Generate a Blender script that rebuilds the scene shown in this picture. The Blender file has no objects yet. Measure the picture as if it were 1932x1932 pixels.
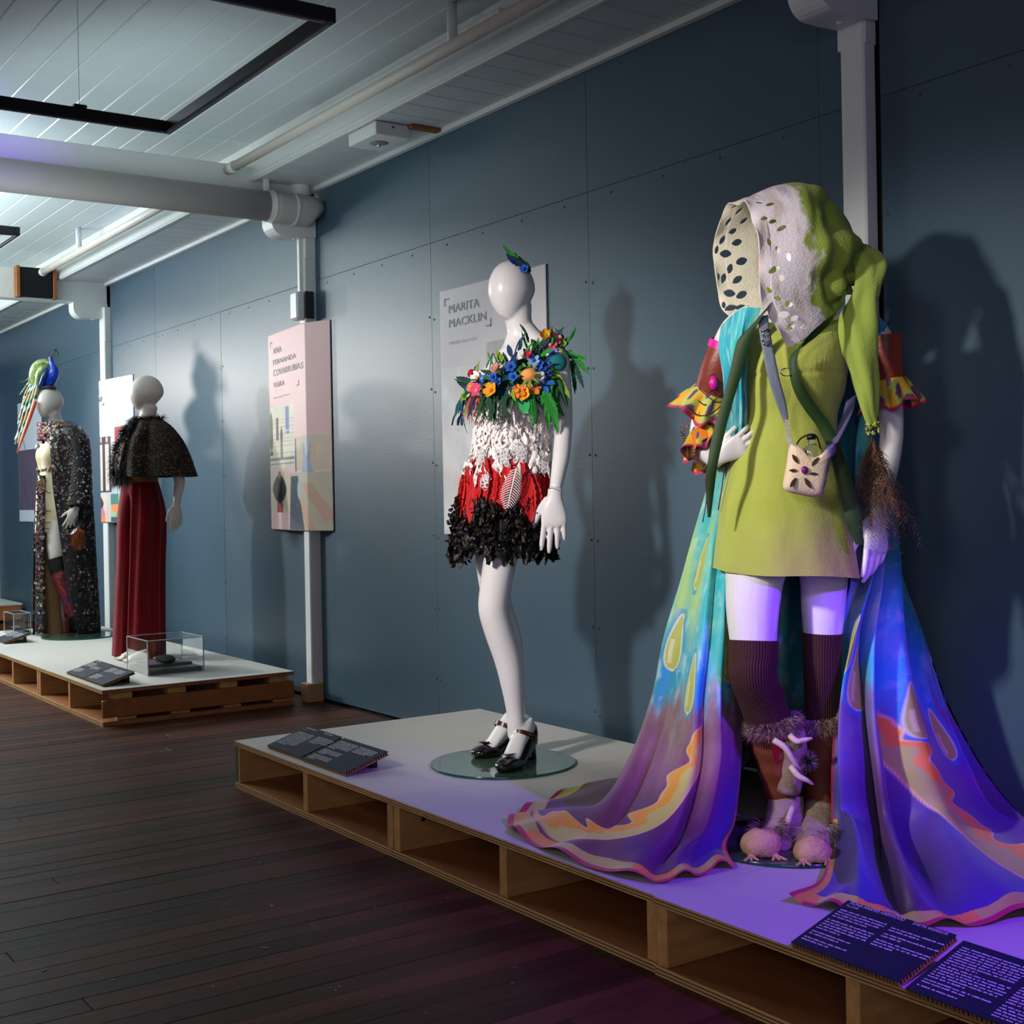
import bpy, math, random
import numpy as np
from mathutils import Vector, Matrix, noise
R = math.radians
PI = math.pi
rng = random.Random(7)
scene = bpy.context.scene
COL = scene.collection

# ------------------------------------------------------------------ camera, exposure, world, large lights
cam_data = bpy.data.cameras.new('camera')
cam = bpy.data.objects.new('camera', cam_data)
COL.objects.link(cam)
scene.camera = cam
cam_data.sensor_width = 36.0
cam_data.sensor_fit = 'HORIZONTAL'
cam_data.lens = 36.0 * 2461.36 / 1932.0
cam_data.shift_y = -33.95 / 1932.0
cam_data.clip_start = 0.05
cam_data.clip_end = 100
YAW, ROLL = 0.60496, -0.018646
fw = Vector((-math.cos(YAW), math.sin(YAW), 0))
rt = fw.cross(Vector((0, 0, 1)))
up = Vector((0, 0, 1))
r2 = math.cos(ROLL) * rt + math.sin(ROLL) * up
u2 = -math.sin(ROLL) * rt + math.cos(ROLL) * up
cam.matrix_world = Matrix(((r2.x, u2.x, -fw.x, 0), (r2.y, u2.y, -fw.y, 0), (r2.z, u2.z, -fw.z, 1.15), (0, 0, 0, 1)))

scene.view_settings.view_transform = 'Standard'
scene.view_settings.look = 'None'
scene.view_settings.gamma = 1.0
scene.view_settings.use_curve_mapping = False
scene.view_settings.exposure = 0.0

world = bpy.data.worlds.new('world')
scene.world = world
world.use_nodes = True
bg = world.node_tree.nodes['Background']
bg.inputs[0].default_value = (0.38, 0.43, 0.76, 1)
bg.inputs[1].default_value = 0.06


def aim(o, target):
    d = Vector(target) - Vector(o.location)
    o.rotation_euler = d.to_track_quat('-Z', 'Y').to_euler()


def spot(name, loc, target, power, color, size=40, blend=0.6, radius=0.06):
    l = bpy.data.lights.new(name, 'SPOT')
    l.energy = power
    l.color = color
    l.spot_size = R(size)
    l.spot_blend = blend
    l.shadow_soft_size = radius
    o = bpy.data.objects.new(name, l)
    COL.objects.link(o)
    o.location = loc
    aim(o, target)
    return o


def area(name, loc, target, power, color, sx, sy):
    l = bpy.data.lights.new(name, 'AREA')
    l.energy = power
    l.color = color
    l.shape = 'RECTANGLE'
    l.size = sx
    l.size_y = sy
    o = bpy.data.objects.new(name, l)
    COL.objects.link(o)
    o.location = loc
    aim(o, target)
    return o


WARM = (1.0, 0.94, 0.87)
spot('key_spot_green_costume', (-2.62, -0.62, 2.40), (-2.48, 2.6, 1.18), 440, WARM, 37, 0.9, 0.11)
spot('key_spot_feather_costume', (-2.95, -0.45, 2.2), (-3.95, 2.6, 1.15), 460, WARM, 40, 0.85, 0.13)
spot('key_spot_velvet_costume', (-9.9, 0.3, 2.3), (-7.7, 2.8, 1.1), 330, WARM, 62, 0.9, 0.08)
spot('key_spot_button_coat', (-12.6, 1.35, 2.35), (-9.5, 2.9, 1.1), 250, WARM, 62, 0.9, 0.08)
spot('blue_flood', (-0.2, 2.30, 1.95), (-1.98, 2.42, 0.36), 400, (0.19, 0.02, 1.0), 43, 0.5, 0.05)
spot('fill_spot_green_costume', (-1.0, -0.5, 2.25), (-2.45, 2.6, 1.45), 105, WARM, 24, 1.0, 0.28)  # added soft fill from near the camera, brightens the hood front
spot('blue_flood_beam', (-3.4, -0.9, 1.9), (-6.6, 1.2, 2.85), 620, (0.22, 0.07, 1.0), 18, 1.0, 0.1)
spot('blue_flood_far', (-11.5, 0.5, 2.5), (-15.5, 3.3, 1.8), 160, (0.15, 0.08, 1.0), 50, 0.9, 0.1)
area('frame_uplight', (-8.6, 0.9, 2.5), (-8.6, 0.9, 3.0), 150, (0.84, 1.0, 0.96), 2.6, 1.4)
area('frame_uplight_near', (-5.9, 1.9, 2.35), (-6.1, 2.3, 3.0), 8, (0.82, 0.98, 1.0), 1.6, 1.2)
area('frame_uplight_far', (-12.4, 0.9, 2.5), (-12.4, 0.9, 3.0), 150, (0.84, 1.0, 0.96), 2.6, 1.4)
area('frame_downlight_far', (-10.5, 0.6, 2.45), (-9.5, 3.3, 1.2), 90, (0.85, 0.97, 1.0), 1.6, 1.0)
area('front_fill', (-3.0, -2.7, 2.5), (-3.2, 2.0, 0.1), 18, (1.0, 0.93, 0.86), 2.2, 1.0)
area('room_fill', (1.6, -1.6, 1.9), (-6.6, 2.2, 2.3), 34, (0.86, 0.82, 1.0), 2.0, 1.4)

# ------------------------------------------------------------------ helpers
def lin(c):
    return tuple((x / 255 / 12.92) if x / 255 <= 0.04045 else ((x / 255 + 0.055) / 1.055) ** 2.4 for x in c)


def new_mat(name):
    m = bpy.data.materials.new(name)
    m.use_nodes = True
    nt = m.node_tree
    return m, nt, nt.nodes['Principled BSDF']


def mat(name, rgb, rough=0.5, metal=0.0, var=0.0, vscale=6.0, bump=0.0, bscale=60.0, stretch=(1, 1, 1), spec=0.5,
        rand=0.0, attr=False, sheen=0.0, trans=0.0, ior=1.45, coat=0.0, through=0.0):
    m, nt, p = new_mat(name)
    N, L = nt.nodes, nt.links
    c = lin(rgb)
    p.inputs['Roughness'].default_value = rough
    p.inputs['Metallic'].default_value = metal
    p.inputs['Specular IOR Level'].default_value = spec
    p.inputs['IOR'].default_value = ior
    p.inputs['Transmission Weight'].default_value = trans
    p.inputs['Coat Weight'].default_value = coat
    if sheen:
        p.inputs['Sheen Weight'].default_value = sheen
    src = None
    if attr:
        a = N.new('ShaderNodeAttribute')
        a.attribute_name = 'Col'
        src = a.outputs['Color']
    if var or bump or rand:
        tc = N.new('ShaderNodeTexCoord')
        mp = N.new('ShaderNodeMapping')
        mp.inputs['Scale'].default_value = stretch
        L.new(tc.outputs['Object'], mp.inputs['Vector'])
    if src is None:
        rgbn = N.new('ShaderNodeRGB')
        rgbn.outputs[0].default_value = (*c, 1)
        src = rgbn.outputs[0]
    if rand:
        oi = N.new('ShaderNodeObjectInfo')
        mr = N.new('ShaderNodeMapRange')
        mr.inputs['To Min'].default_value = 1 - rand
        mr.inputs['To Max'].default_value = 1 + rand
        L.new(oi.outputs['Random'], mr.inputs['Value'])
        mx = N.new('ShaderNodeVectorMath')
        mx.operation = 'SCALE'
        L.new(src, mx.inputs[0])
        L.new(mr.outputs[0], mx.inputs['Scale'])
        src = mx.outputs[0]
    if var:
        nz = N.new('ShaderNodeTexNoise')
        nz.inputs['Scale'].default_value = vscale
        nz.inputs['Detail'].default_value = 6
        nz.inputs['Roughness'].default_value = 0.65
        L.new(mp.outputs[0], nz.inputs['Vector'])
        if rand:
            oi2 = N.new('ShaderNodeObjectInfo')
            ad = N.new('ShaderNodeVectorMath')
            ad.operation = 'MULTIPLY_ADD'
            ad.inputs[1].default_value = (17, 31, 11)
            L.new(oi2.outputs['Random'], ad.inputs[0])
            L.new(mp.outputs[0], ad.inputs[2])
            L.new(ad.outputs[0], nz.inputs['Vector'])
        mr = N.new('ShaderNodeMapRange')
        mr.inputs['From Min'].default_value = 0.25
        mr.inputs['From Max'].default_value = 0.75
        mr.inputs['To Min'].default_value = 1 - var
        mr.inputs['To Max'].default_value = 1 + var
        L.new(nz.outputs['Fac'], mr.inputs['Value'])
        mx = N.new('ShaderNodeVectorMath')
        mx.operation = 'SCALE'
        L.new(src, mx.inputs[0])
        L.new(mr.outputs[0], mx.inputs['Scale'])
        src = mx.outputs[0]
    L.new(src, p.inputs['Base Color'])
    if bump:
        nb = N.new('ShaderNodeTexNoise')
        nb.inputs['Scale'].default_value = bscale
        nb.inputs['Detail'].default_value = 4
        L.new(mp.outputs[0], nb.inputs['Vector'])
        b = N.new('ShaderNodeBump')
        b.inputs['Strength'].default_value = bump
        b.inputs['Distance'].default_value = 0.004
        L.new(nb.outputs['Fac'], b.inputs['Height'])
        L.new(b.outputs[0], p.inputs['Normal'])
    if through:
        tl = N.new('ShaderNodeBsdfTranslucent')
        L.new(src, tl.inputs['Color'])
        ms = N.new('ShaderNodeMixShader')
        ms.inputs[0].default_value = through
        L.new(p.outputs[0], ms.inputs[1])
        L.new(tl.outputs[0], ms.inputs[2])
        L.new(ms.outputs[0], N['Material Output'].inputs['Surface'])
    return m


class MB:
    """collects vertices and faces for one mesh object, optionally with a colour per vertex"""
    def __init__(s):
        s.v, s.f, s.c = [], [], []

    def add(s, verts, faces, col=None):
        o = len(s.v)
        s.v += [tuple(v) for v in verts]
        s.f += [tuple(i + o for i in f) for f in faces]
        if col is None:
            col = (0.8, 0.8, 0.8)
        if len(col) and not hasattr(col[0], '__len__'):
            s.c += [tuple(col)] * len(verts)
        else:
            s.c += [tuple(c) for c in col]

    def box(s, x0, x1, y0, y1, z0, z1, col=None, bev=0.0):
        if bev <= 0:
            v = [(x, y, z) for x in (x0, x1) for y in (y0, y1) for z in (z0, z1)]
            f = [(0, 1, 3, 2), (4, 6, 7, 5), (0, 4, 5, 1), (2, 3, 7, 6), (0, 2, 6, 4), (1, 5, 7, 3)]
            s.add(v, f, col)
            return
        b = bev
        X = (x0, x1); Y = (y0, y1); Z = (z0, z1)
        v, idx = [], {}
        for i in (0, 1):
            for j in (0, 1):
                for k in (0, 1):
                    sx, sy, sz = (1 - 2 * i) * b, (1 - 2 * j) * b, (1 - 2 * k) * b
                    idx[i, j, k] = len(v)
                    v += [(X[i], Y[j] + sy, Z[k] + sz), (X[i] + sx, Y[j], Z[k] + sz), (X[i] + sx, Y[j] + sy, Z[k])]
        q = lambda i, j, k, a: idx[i, j, k] + a
        f = []
        for t in (0, 1):
            f.append((q(t, 0, 0, 0), q(t, 0, 1, 0), q(t, 1, 1, 0), q(t, 1, 0, 0)))
            f.append((q(0, t, 0, 1), q(0, t, 1, 1), q(1, t, 1, 1), q(1, t, 0, 1)))
            f.append((q(0, 0, t, 2), q(0, 1, t, 2), q(1, 1, t, 2), q(1, 0, t, 2)))
        for a in (0, 1):
            for c in (0, 1):
                f.append((q(a, c, 0, 0), q(a, c, 1, 0), q(a, c, 1, 1), q(a, c, 0, 1)))
                f.append((q(a, 0, c, 0), q(a, 1, c, 0), q(a, 1, c, 2), q(a, 0, c, 2)))
                f.append((q(0, a, c, 1), q(1, a, c, 1), q(1, a, c, 2), q(0, a, c, 2)))
        for k_ in idx.values():
            f.append((k_, k_ + 1, k_ + 2))
        s.add(v, f, col)

    def grid(s, P, closed=False, col=None, keep=None):
        P = np.asarray(P, float)
        nr, nc = P.shape[:2]
        f = []
        for i in range(nr - 1):
            for j in range(nc if closed else nc - 1):
                if keep is not None and not keep[i, j]:
                    continue
                k = (j + 1) % nc
                f.append((i * nc + j, i * nc + k, (i + 1) * nc + k, (i + 1) * nc + j))
        if col is not None and not isinstance(col, tuple):
            col = np.asarray(col).reshape(-1, 3).tolist()
        s.add(P.reshape(-1, 3).tolist(), f, col)

    def loft(s, pts, rad, n=16, lat=(1, 0, 0), sub=4, caps=True, col=None, power=2.0):
        """tube with elliptical rings; rad entries are r or (r along lat, r across)"""
        pts = [np.array(p, float) for p in pts]
        rad = [np.array((r, r) if not hasattr(r, '__len__') else r, float) for r in rad]
        if sub > 1:
            pts, rad = cr(pts, sub), cr(rad, sub)
        lat0 = np.array(lat, float)
        rings = []
        m = len(pts)
        for i in range(m):
            t = pts[min(i + 1, m - 1)] - pts[max(i - 1, 0)]
            t = t / (np.linalg.norm(t) + 1e-9)
            u = lat0 - t * (lat0 @ t)
            if np.linalg.norm(u) < 1e-3:
                u = np.array((0, 1, 0.3)) - t * (np.array((0, 1, 0.3)) @ t)
            u /= np.linalg.norm(u)
            w = np.cross(t, u)
            a = np.arange(n) * 2 * PI / n
            ca, sa = np.cos(a), np.sin(a)
            if power != 2.0:
                ca = np.sign(ca) * np.abs(ca) ** (2 / power)
                sa = np.sign(sa) * np.abs(sa) ** (2 / power)
            rings.append(pts[i] + np.outer(ca * rad[i][0], u) + np.outer(sa * rad[i][1], w))
        P = np.array(rings)
        V = P.reshape(-1, 3).tolist()
        f = []
        for i in range(m - 1):
            for j in range(n):
                k = (j + 1) % n
                f.append((i * n + j, i * n + k, (i + 1) * n + k, (i + 1) * n + j))
        if caps:
            V.append(P[0].mean(0).tolist()); V.append(P[-1].mean(0).tolist())
            for j in range(n):
                k = (j + 1) % n
                f.append((m * n, k, j))
                f.append((m * n + 1, (m - 1) * n + j, (m - 1) * n + k))
        s.add(V, f, col)

    def ball(s, c, r, n=10, col=None):
        r = r if hasattr(r, '__len__') else (r, r, r)
        v, f = [], []
        m = max(4, n * 2 // 3)
        for i in range(1, m):
            th = PI * i / m
            for j in range(n):
                a = 2 * PI * j / n
                v.append((c[0] + r[0] * math.sin(th) * math.cos(a), c[1] + r[1] * math.sin(th) * math.sin(a), c[2] + r[2] * math.cos(th)))
        for i in range(m - 2):
            for j in range(n):
                k = (j + 1) % n
                f.append((i * n + j, (i + 1) * n + j, (i + 1) * n + k, i * n + k))
        v += [(c[0], c[1], c[2] + r[2]), (c[0], c[1], c[2] - r[2])]
        t = len(v) - 2
        for j in range(n):
            k = (j + 1) % n
            f.append((t, j, k)); f.append((t + 1, (m - 2) * n + k, (m - 2) * n + j))
        s.add(v, f, col)

    def build(s, name, m, parent=None, smooth=False, auto=None):
        me = bpy.data.meshes.new(name)
        me.from_pydata(s.v, [], s.f)
        me.materials.append(m)
        finish_mesh(me, s.c, smooth)
        return link(name, me, parent)


def finish_mesh(me, cols, smooth):
    if cols is not None and len(cols) == len(me.vertices):
        at = me.color_attributes.new('Col', 'FLOAT_COLOR', 'POINT')
        a = np.ones((len(cols), 4), np.float32)
        a[:, :3] = np.asarray(cols, np.float32)
        at.data.foreach_set('color', a.ravel())
    if smooth:
        me.polygons.foreach_set('use_smooth', [True] * len(me.polygons))
    me.update()


def link(name, me, parent=None):
    o = bpy.data.objects.new(name, me)
    COL.objects.link(o)
    if parent is not None:
        o.parent = parent
    return o


def cr(P, sub):
    """Catmull-Rom through the control values"""
    P = np.asarray(P, float)
    n = len(P)
    E = np.concatenate([[2 * P[0] - P[1]], P, [2 * P[-1] - P[-2]]])
    out = []
    for i in range(n - 1):
        a, b, c, d = E[i], E[i + 1], E[i + 2], E[i + 3]
        for k in range(sub):
            t = k / sub
            out.append(0.5 * (2 * b + (c - a) * t + (2 * a - 5 * b + 4 * c - d) * t * t + (3 * b - a - 3 * c + d) * t ** 3))
    out.append(P[-1])
    return np.array(out)


def crv(P, subs):
    """Catmull-Rom with its own number of steps per segment; also returns the parameter"""
    P = np.asarray(P, float)
    n = len(P)
    E = np.concatenate([[2 * P[0] - P[1]], P, [2 * P[-1] - P[-2]]])
    out, par = [], []
    for i in range(n - 1):
        a, b, c, d = E[i], E[i + 1], E[i + 2], E[i + 3]
        for k in range(subs[i]):
            t = k / subs[i]
            out.append(0.5 * (2 * b + (c - a) * t + (2 * a - 5 * b + 4 * c - d) * t * t + (3 * b - a - 3 * c + d) * t ** 3))
            par.append((i + t) / (n - 1))
    out.append(P[-1]); par.append(1.0)
    return np.array(out), np.array(par)


def crgrid(ctrl, sr, sc):
    G = cr(np.asarray(ctrl, float), sr)
    return cr(G.transpose(1, 0, 2), sc).transpose(1, 0, 2)


def thing(name, label, cat, loc=(0, 0, 0), rz=0.0, group=None):
    o = bpy.data.objects.new(name, None)
    o.empty_display_size = 0.1
    COL.objects.link(o)
    o.location = loc
    o.rotation_euler = (0, 0, rz)
    return tag(o, label, cat, group)


def tag(o, label=None, cat=None, group=None, kind=None):
    if label: o['label'] = label
    if cat: o['category'] = cat
    if group: o['group'] = group
    if kind: o['kind'] = kind
    return o


def struct(o):
    o['kind'] = 'structure'
    return o


def empty(name):
    o = bpy.data.objects.new(name, None)
    COL.objects.link(o)
    return o


VOX = []


def voxel(mb, name, m, parent, size, smooth=6):
    """fuses overlapping lofts into one continuous skin"""
    me = bpy.data.meshes.new(name + '_cage')
    me.from_pydata(mb.v, [], mb.f)
    t = bpy.data.objects.new(name + '_cage', me)
    COL.objects.link(t)
    rm = t.modifiers.new('r', 'REMESH')
    rm.mode = 'VOXEL'
    rm.voxel_size = size
    sm = t.modifiers.new('s', 'SMOOTH')
    sm.factor = 0.5
    sm.iterations = smooth
    dg = bpy.context.evaluated_depsgraph_get()
    out = bpy.data.meshes.new_from_object(t.evaluated_get(dg))
    bpy.data.objects.remove(t)
    bpy.data.meshes.remove(me)
    out.name = name
    out.materials.clear()
    out.materials.append(m)
    out.polygons.foreach_set('use_smooth', [True] * len(out.polygons))
    return link(name, out, parent)


def lettering(body, p0, width, height, m, parent, ux=(1, 0, 0), uz=(0, 0, 1), name='lettering', warp=None):
    """flat letters fitted into a box whose lower left corner is p0"""
    cu = bpy.data.curves.new('t', 'FONT')
    cu.body = body
    cu.resolution_u = 2
    cu.offset = 0.018 if height > 0.04 else 0.0
    t = bpy.data.objects.new('t', cu)
    COL.objects.link(t)
    dg = bpy.context.evaluated_depsgraph_get()
    me = bpy.data.meshes.new_from_object(t.evaluated_get(dg))
    bpy.data.objects.remove(t)
    bpy.data.curves.remove(cu)
    n = len(me.vertices)
    a = np.empty(n * 3); me.vertices.foreach_get('co', a); a = a.reshape(-1, 3)
    lo, hi = a.min(0), a.max(0)
    q = (a - lo) / np.maximum(hi - lo, 1e-6)
    P = np.array(p0) + np.outer(q[:, 0] * width, ux) + np.outer(q[:, 1] * height, uz)
    if warp: P = warp(P)
    me.vertices.foreach_set('co', P.ravel())
    me.materials.clear()
    me.materials.append(m)
    me.update()
    me.name = name
    return link(name, me, parent)


def fbm(x, y, z=0.0, o=4):
    return noise.fractal((x, y, z), 1.0, 2.0, o)


def nfield(X, Y, sx, sy, seed=0.0, o=4):
    """smooth noise on arrays"""
    f = np.frompyfunc(lambda a, b: noise.fractal((a * sx + seed, b * sy - seed, seed), 1.0, 2.0, o), 2, 1)
    return f(X, Y).astype(float)


# ------------------------------------------------------------------ room materials
WALL_Y = 3.30
STAGE_Z = 0.186
CEIL_Z = 3.10
BEAM_TOP = 2.966
M_wall = mat('wall_paint', (62, 83, 99), 0.43, spec=0.42, var=0.07, vscale=1.3, bump=0.12, bscale=90, rand=0.03)
M_screw = mat('screw_paint', (44, 56, 68), 0.5)
M_white = mat('white_gloss_paint', (214, 216, 214), 0.38, var=0.03, vscale=4, bump=0.05, bscale=30)
M_soffit = mat('soffit_paint', (196, 202, 203), 0.4, var=0.04, vscale=5, rand=0.03)
M_ceiling = mat('ceiling_paint', (190, 198, 200), 0.45, var=0.04, vscale=3, rand=0.025)
M_duct = mat('duct_paint', (178, 172, 168), 0.5, var=0.06, vscale=4)
M_black = mat('black_metal', (14, 13, 20), 0.35)
M_dark = mat('dark_void', (10, 10, 12), 0.8)
M_floor = mat('stained_floorboard', (64, 32, 21), 0.5, spec=0.14, var=0.5, vscale=2.2, stretch=(6, 0.8, 1), bump=0.25, bscale=14, rand=0.45)
M_ply = mat('plywood', (206, 162, 106), 0.55, var=0.3, vscale=9, stretch=(0.6, 4, 14), bump=0.15, bscale=20, rand=0.06)
M_stud = mat('pine_stud', (190, 140, 82), 0.55, var=0.28, vscale=5, stretch=(8, 1, 6), bump=0.15, bscale=20, rand=0.1)
M_rough_top = mat('stage_grey_paint', (188, 183, 178), 0.5, var=0.05, vscale=3, bump=0.06, bscale=50)
M_plyface = mat('plywood_face', (150, 92, 52), 0.5, var=0.25, vscale=4, stretch=(0.7, 4, 1), rand=0.08)
M_green = mat('green_edge_paint', (28, 84, 58), 0.5)
M_plydark = mat('ply_glue_layer', (116, 74, 42), 0.6)
M_orange_wood = mat('orange_pine', (150, 88, 44), 0.5, var=0.25, vscale=4, stretch=(0.7, 4, 4), rand=0.08)

# ------------------------------------------------------------------ floor: every board a piece
floor = struct(empty('floor'))
sub_mb = MB(); sub_mb.box(-22, 3, -4, 3.4, -0.08, -0.022)
sub_mb.build('subfloor', M_dark, floor)
BW = 0.0865
x = 1.0
nb = 0
board_cache = {}
while x > -15.2:
    cuts = [-3.2, 3.29]
    if rng.random() < 0.55 and -9 < x < -1.5: cuts.insert(1, rng.uniform(-0.5, 2.8))
    for a, b in zip(cuts[:-1], cuts[1:]):
        key = (round(a, 1), round(b, 1))
        mb = MB()
        mb.box(-BW / 2 + 0.0007, BW / 2 - 0.0007, a + 0.0008, b - 0.0008, -0.022, 0.0, bev=0.0009)
        o = mb.build('floorboard', M_floor, floor)
        o.location = (x - BW / 2, 0, rng.uniform(-0.0012, 0.0))
        nb += 1
    x -= BW
far = MB(); far.box(-22, x, -3.2, 3.29, -0.02, 0.0)
tag(far.build('distant_boards', M_floor, floor), kind='stuff')
# specks of dust and paint on the boards
dust = MB()
for i in range(120):
    fx, fy = rng.uniform(-4.2, -1.6), rng.uniform(0.4, 1.95)
    r = rng.choice((0.0015, 0.002, 0.0035)); a = rng.uniform(0, PI); l = r * rng.choice((1, 1, 3))
    ca, sa = math.cos(a), math.sin(a)
    dust.add([(fx + ca * l - sa * r, fy + sa * l + ca * r, .0012), (fx - ca * l - sa * r, fy - sa * l + ca * r, .0012),
              (fx - ca * l + sa * r, fy - sa * l - ca * r, .0012), (fx + ca * l + sa * r, fy + sa * l - ca * r, .0012)], [(0, 1, 2, 3)])
tag(dust.build('dust_specks', mat('dust', (120, 112, 108), 0.9), floor), kind='stuff')

# ------------------------------------------------------------------ back wall: painted sheets with open joints and screws
wall = struct(empty('wall_back'))
bk = MB(); bk.box(-22, 3, 3.322, 3.40, -0.08, 3.4)
bk.build('wall_core', M_dark, wall)
POSTS = [(-2.828, -2.700), (-6.772, -6.688), (-10.49, -10.35), (-14.2, -14.1)]
joints_x = [-1.1, -2.700, None, -2.828, -2.952, -4.192, -5.432, -6.688, None, -6.772, -8.085, -9.325, -10.35, None, -10.49, -11.73, -12.97, -14.1, None,
            -14.2, -15.5, -16.8, -18.1]
joints_x = [1.4, 0.15] + joints_x
prev = None
screws = MB()
for jx in joints_x:
    if jx is None:
        prev = None
        continue
    if prev is not None:
        x0, x1 = jx, prev
        for z0, z1 in ((0.015, 2.376), (2.376, 2.93)):
            mb = MB()
            mb.box(x0 + 0.0008, x1 - 0.0008, 3.30 + rng.uniform(0, 0.0012), 3.3225, z0 + 0.0006, z1 - 0.0006, bev=0.0008)
            mb.build('wall_panel', M_wall, wall)
        if x1 - x0 > 0.5:
            for sx in (x0 + 0.02, x1 - 0.02):
                z = 0.25
                while z < 2.36:
                    screws.ball((sx + rng.uniform(-.003, .003), 3.2995, z + rng.uniform(-.01, .01)), (0.0055, 0.002, 0.0055), 8)
                    z += 0.352
            for k in range(4):
                screws.ball((x0 + 0.15 + k * 0.31, 3.2995, 2.345), (0.005, 0.002, 0.005), 8)
    prev = jx
tag(screws.build('screw_heads', M_screw, wall), kind='stuff')

# ------------------------------------------------------------------ ceiling: lengthwise boards, cornice, soffit, fascia
ceil = struct(empty('ceiling'))
cz = MB(); cz.box(-22, 3, -3.4, 3.4, 3.16, 3.22)
cz.build('ceiling_deck', M_dark, ceil)
BEAM_X = [-2.70, -6.66, -10.40, -14.1]
bays = [(-2.70, 1.5), (-6.66, -2.70), (-10.40, -6.66), (-14.3, -10.40)]
for bx0, bx1 in bays:
    y = 2.928
    k = 0
    while y > -3.0:
        w = 0.146
        mb = MB()
        z = CEIL_Z + rng.uniform(0, 0.0012)
        mb.box(bx0, bx1, y - w + 0.0005, y - 0.0005, z, z + 0.02, bev=0.005)
        mb.build('ceiling_board', M_ceiling, ceil)
        y -= w
    # two-stepped fascia between soffit and ceiling
    f = MB(); f.box(bx0, bx1, 2.926, 2.945, 3.0, CEIL_Z + .01, bev=0.002)
    f.build('upper_fascia', M_white, ceil)
    f = MB(); f.box(bx0, bx1, 2.906, 2.926, 2.884, 3.012, bev=0.003)
    f.build('fascia_board', M_white, ceil)
    f = MB(); f.box(bx0, bx1, 2.900, 2.906, 2.893, 2.915, bev=0.002)
    f.build('fascia_bead', M_white, ceil)
    f = MB(); f.box(bx0, bx1, 3.268, 3.299, 2.868, 2.893, bev=0.002)
    f.build('wall_trim', M_white, ceil)
    x = bx1
    while x > bx0:
        mb = MB()
        mb.box(max(x - 0.1525, bx0), x - 0.0010, 2.926, 3.285, 2.890 + rng.uniform(0, 0.001), 2.905, bev=0.0035)
        mb.build('soffit_board', M_soffit, ceil)
        x -= 0.1535

# ------------------------------------------------------------------ posts, beams and curved brackets
def post(n, x0, x1, y0, notch, wide):
    e = struct(empty('trim_%d' % n))
    mb = MB()
    mb.box(x0, x1, y0, 3.31, 0.0, 2.70, bev=0.006)
    mb.build('post', M_white, e)
    mb = MB()
    mb.box(x0 - wide, x1 + wide * 0.3, y0 + 0.004, 3.31, notch, 2.70, bev=0.004)
    mb.build('post_head', M_white, e)
    return e


post(1, -2.818, -2.722, 3.252, 2.545, 0.014)
p2 = post(2, -6.765, -6.692, 3.235, 2.50, 0.02)
post(3, -10.48, -10.36, 3.25, 2.42, 0.01)
post(4, -14.2, -14.1, 3.25, 2.42, 0.01)
mb = MB(); mb.box(-6.764, -6.674, 3.20, 3.30, 0.0, 0.105, bev=0.004)
mb.build('post_block', mat('raw_timber_block', (176, 132, 92), 0.6, var=0.2), p2)
for n, bx in enumerate(BEAM_X):
    e = struct(empty('trim_%d' % (n + 5)))
    mb = MB(); mb.box(bx - 0.12, bx, -3.0, 3.295 if n != 1 else 3.20, 2.725, BEAM_TOP, bev=0.006)
    mb.build('beam', M_white, e)
    # rounded bracket under the beam end
    prof = [(3.294, 2.73), (3.294, 2.615), (3.16, 2.607)]
    for a in range(7):
        t = a / 6 * PI / 2
        prof.append((3.10 - 0.075 * math.sin(t), 2.607 + 0.075 - 0.075 * math.cos(t)))
    prof.append((3.025, 2.73))
    mb = MB()
    m = len(prof)
    v = [(bx - 0.125, y, z) for y, z in prof] + [(bx + 0.002, y, z) for y, z in prof]
    f = [tuple(range(m)), tuple(range(2 * m - 1, m - 1, -1))] + [(i, i + m, (i + 1) % m + m, (i + 1) % m) for i in range(m)]
    mb.add(v, f)
    mb.build('bracket', M_white, e)
    mb = MB(); mb.ball((bx - 0.06, 3.19, 2.606), (0.012, 0.012, 0.006), 10)
    mb.build('bolt_head', M_white, e)

# big painted pipe strapped along the second beam
pipe = thing('drain_pipe', 'fat grey-white pipe strapped below the cross beam, ending at the wall', 'pipe', (-6.60, 1.0, 2.745))
mb = MB(); mb.loft([(0, -4.0, 0.0), (0, 2.02, 0.0)], [0.081, 0.081], 28, sub=1)
mb.build('pipe_run', M_duct, pipe, True)
mb = MB()
mb.loft([(0, 1.97, 0), (0, 2.10, 0), (0, 2.21, 0), (0, 2.255, -0.006), (0, 2.275, -0.02)], [0.085, 0.085, 0.086, 0.080, 0.06], 28, sub=2)
mb.build('pipe_elbow', M_duct, pipe, True)
for yy in (1.99, 2.12):
    mb = MB(); mb.loft([(0, yy, 0), (0, yy + 0.012, 0)], [0.089, 0.089], 28, sub=1)
    mb.build('pipe_collar', M_white, pipe)
mb = MB(); mb.box(-0.012, 0.012, 1.955, 1.985, 0.07, 0.215, bev=0.003)
mb.build('hanger_strap', M_white, pipe)
mb = MB(); mb.loft([(-0.05, 2.20, 0.02), (-0.05, 2.20, 0.23)], [0.055, 0.055], 20, sub=1)
mb.build('riser', M_white, pipe, True)

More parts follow.
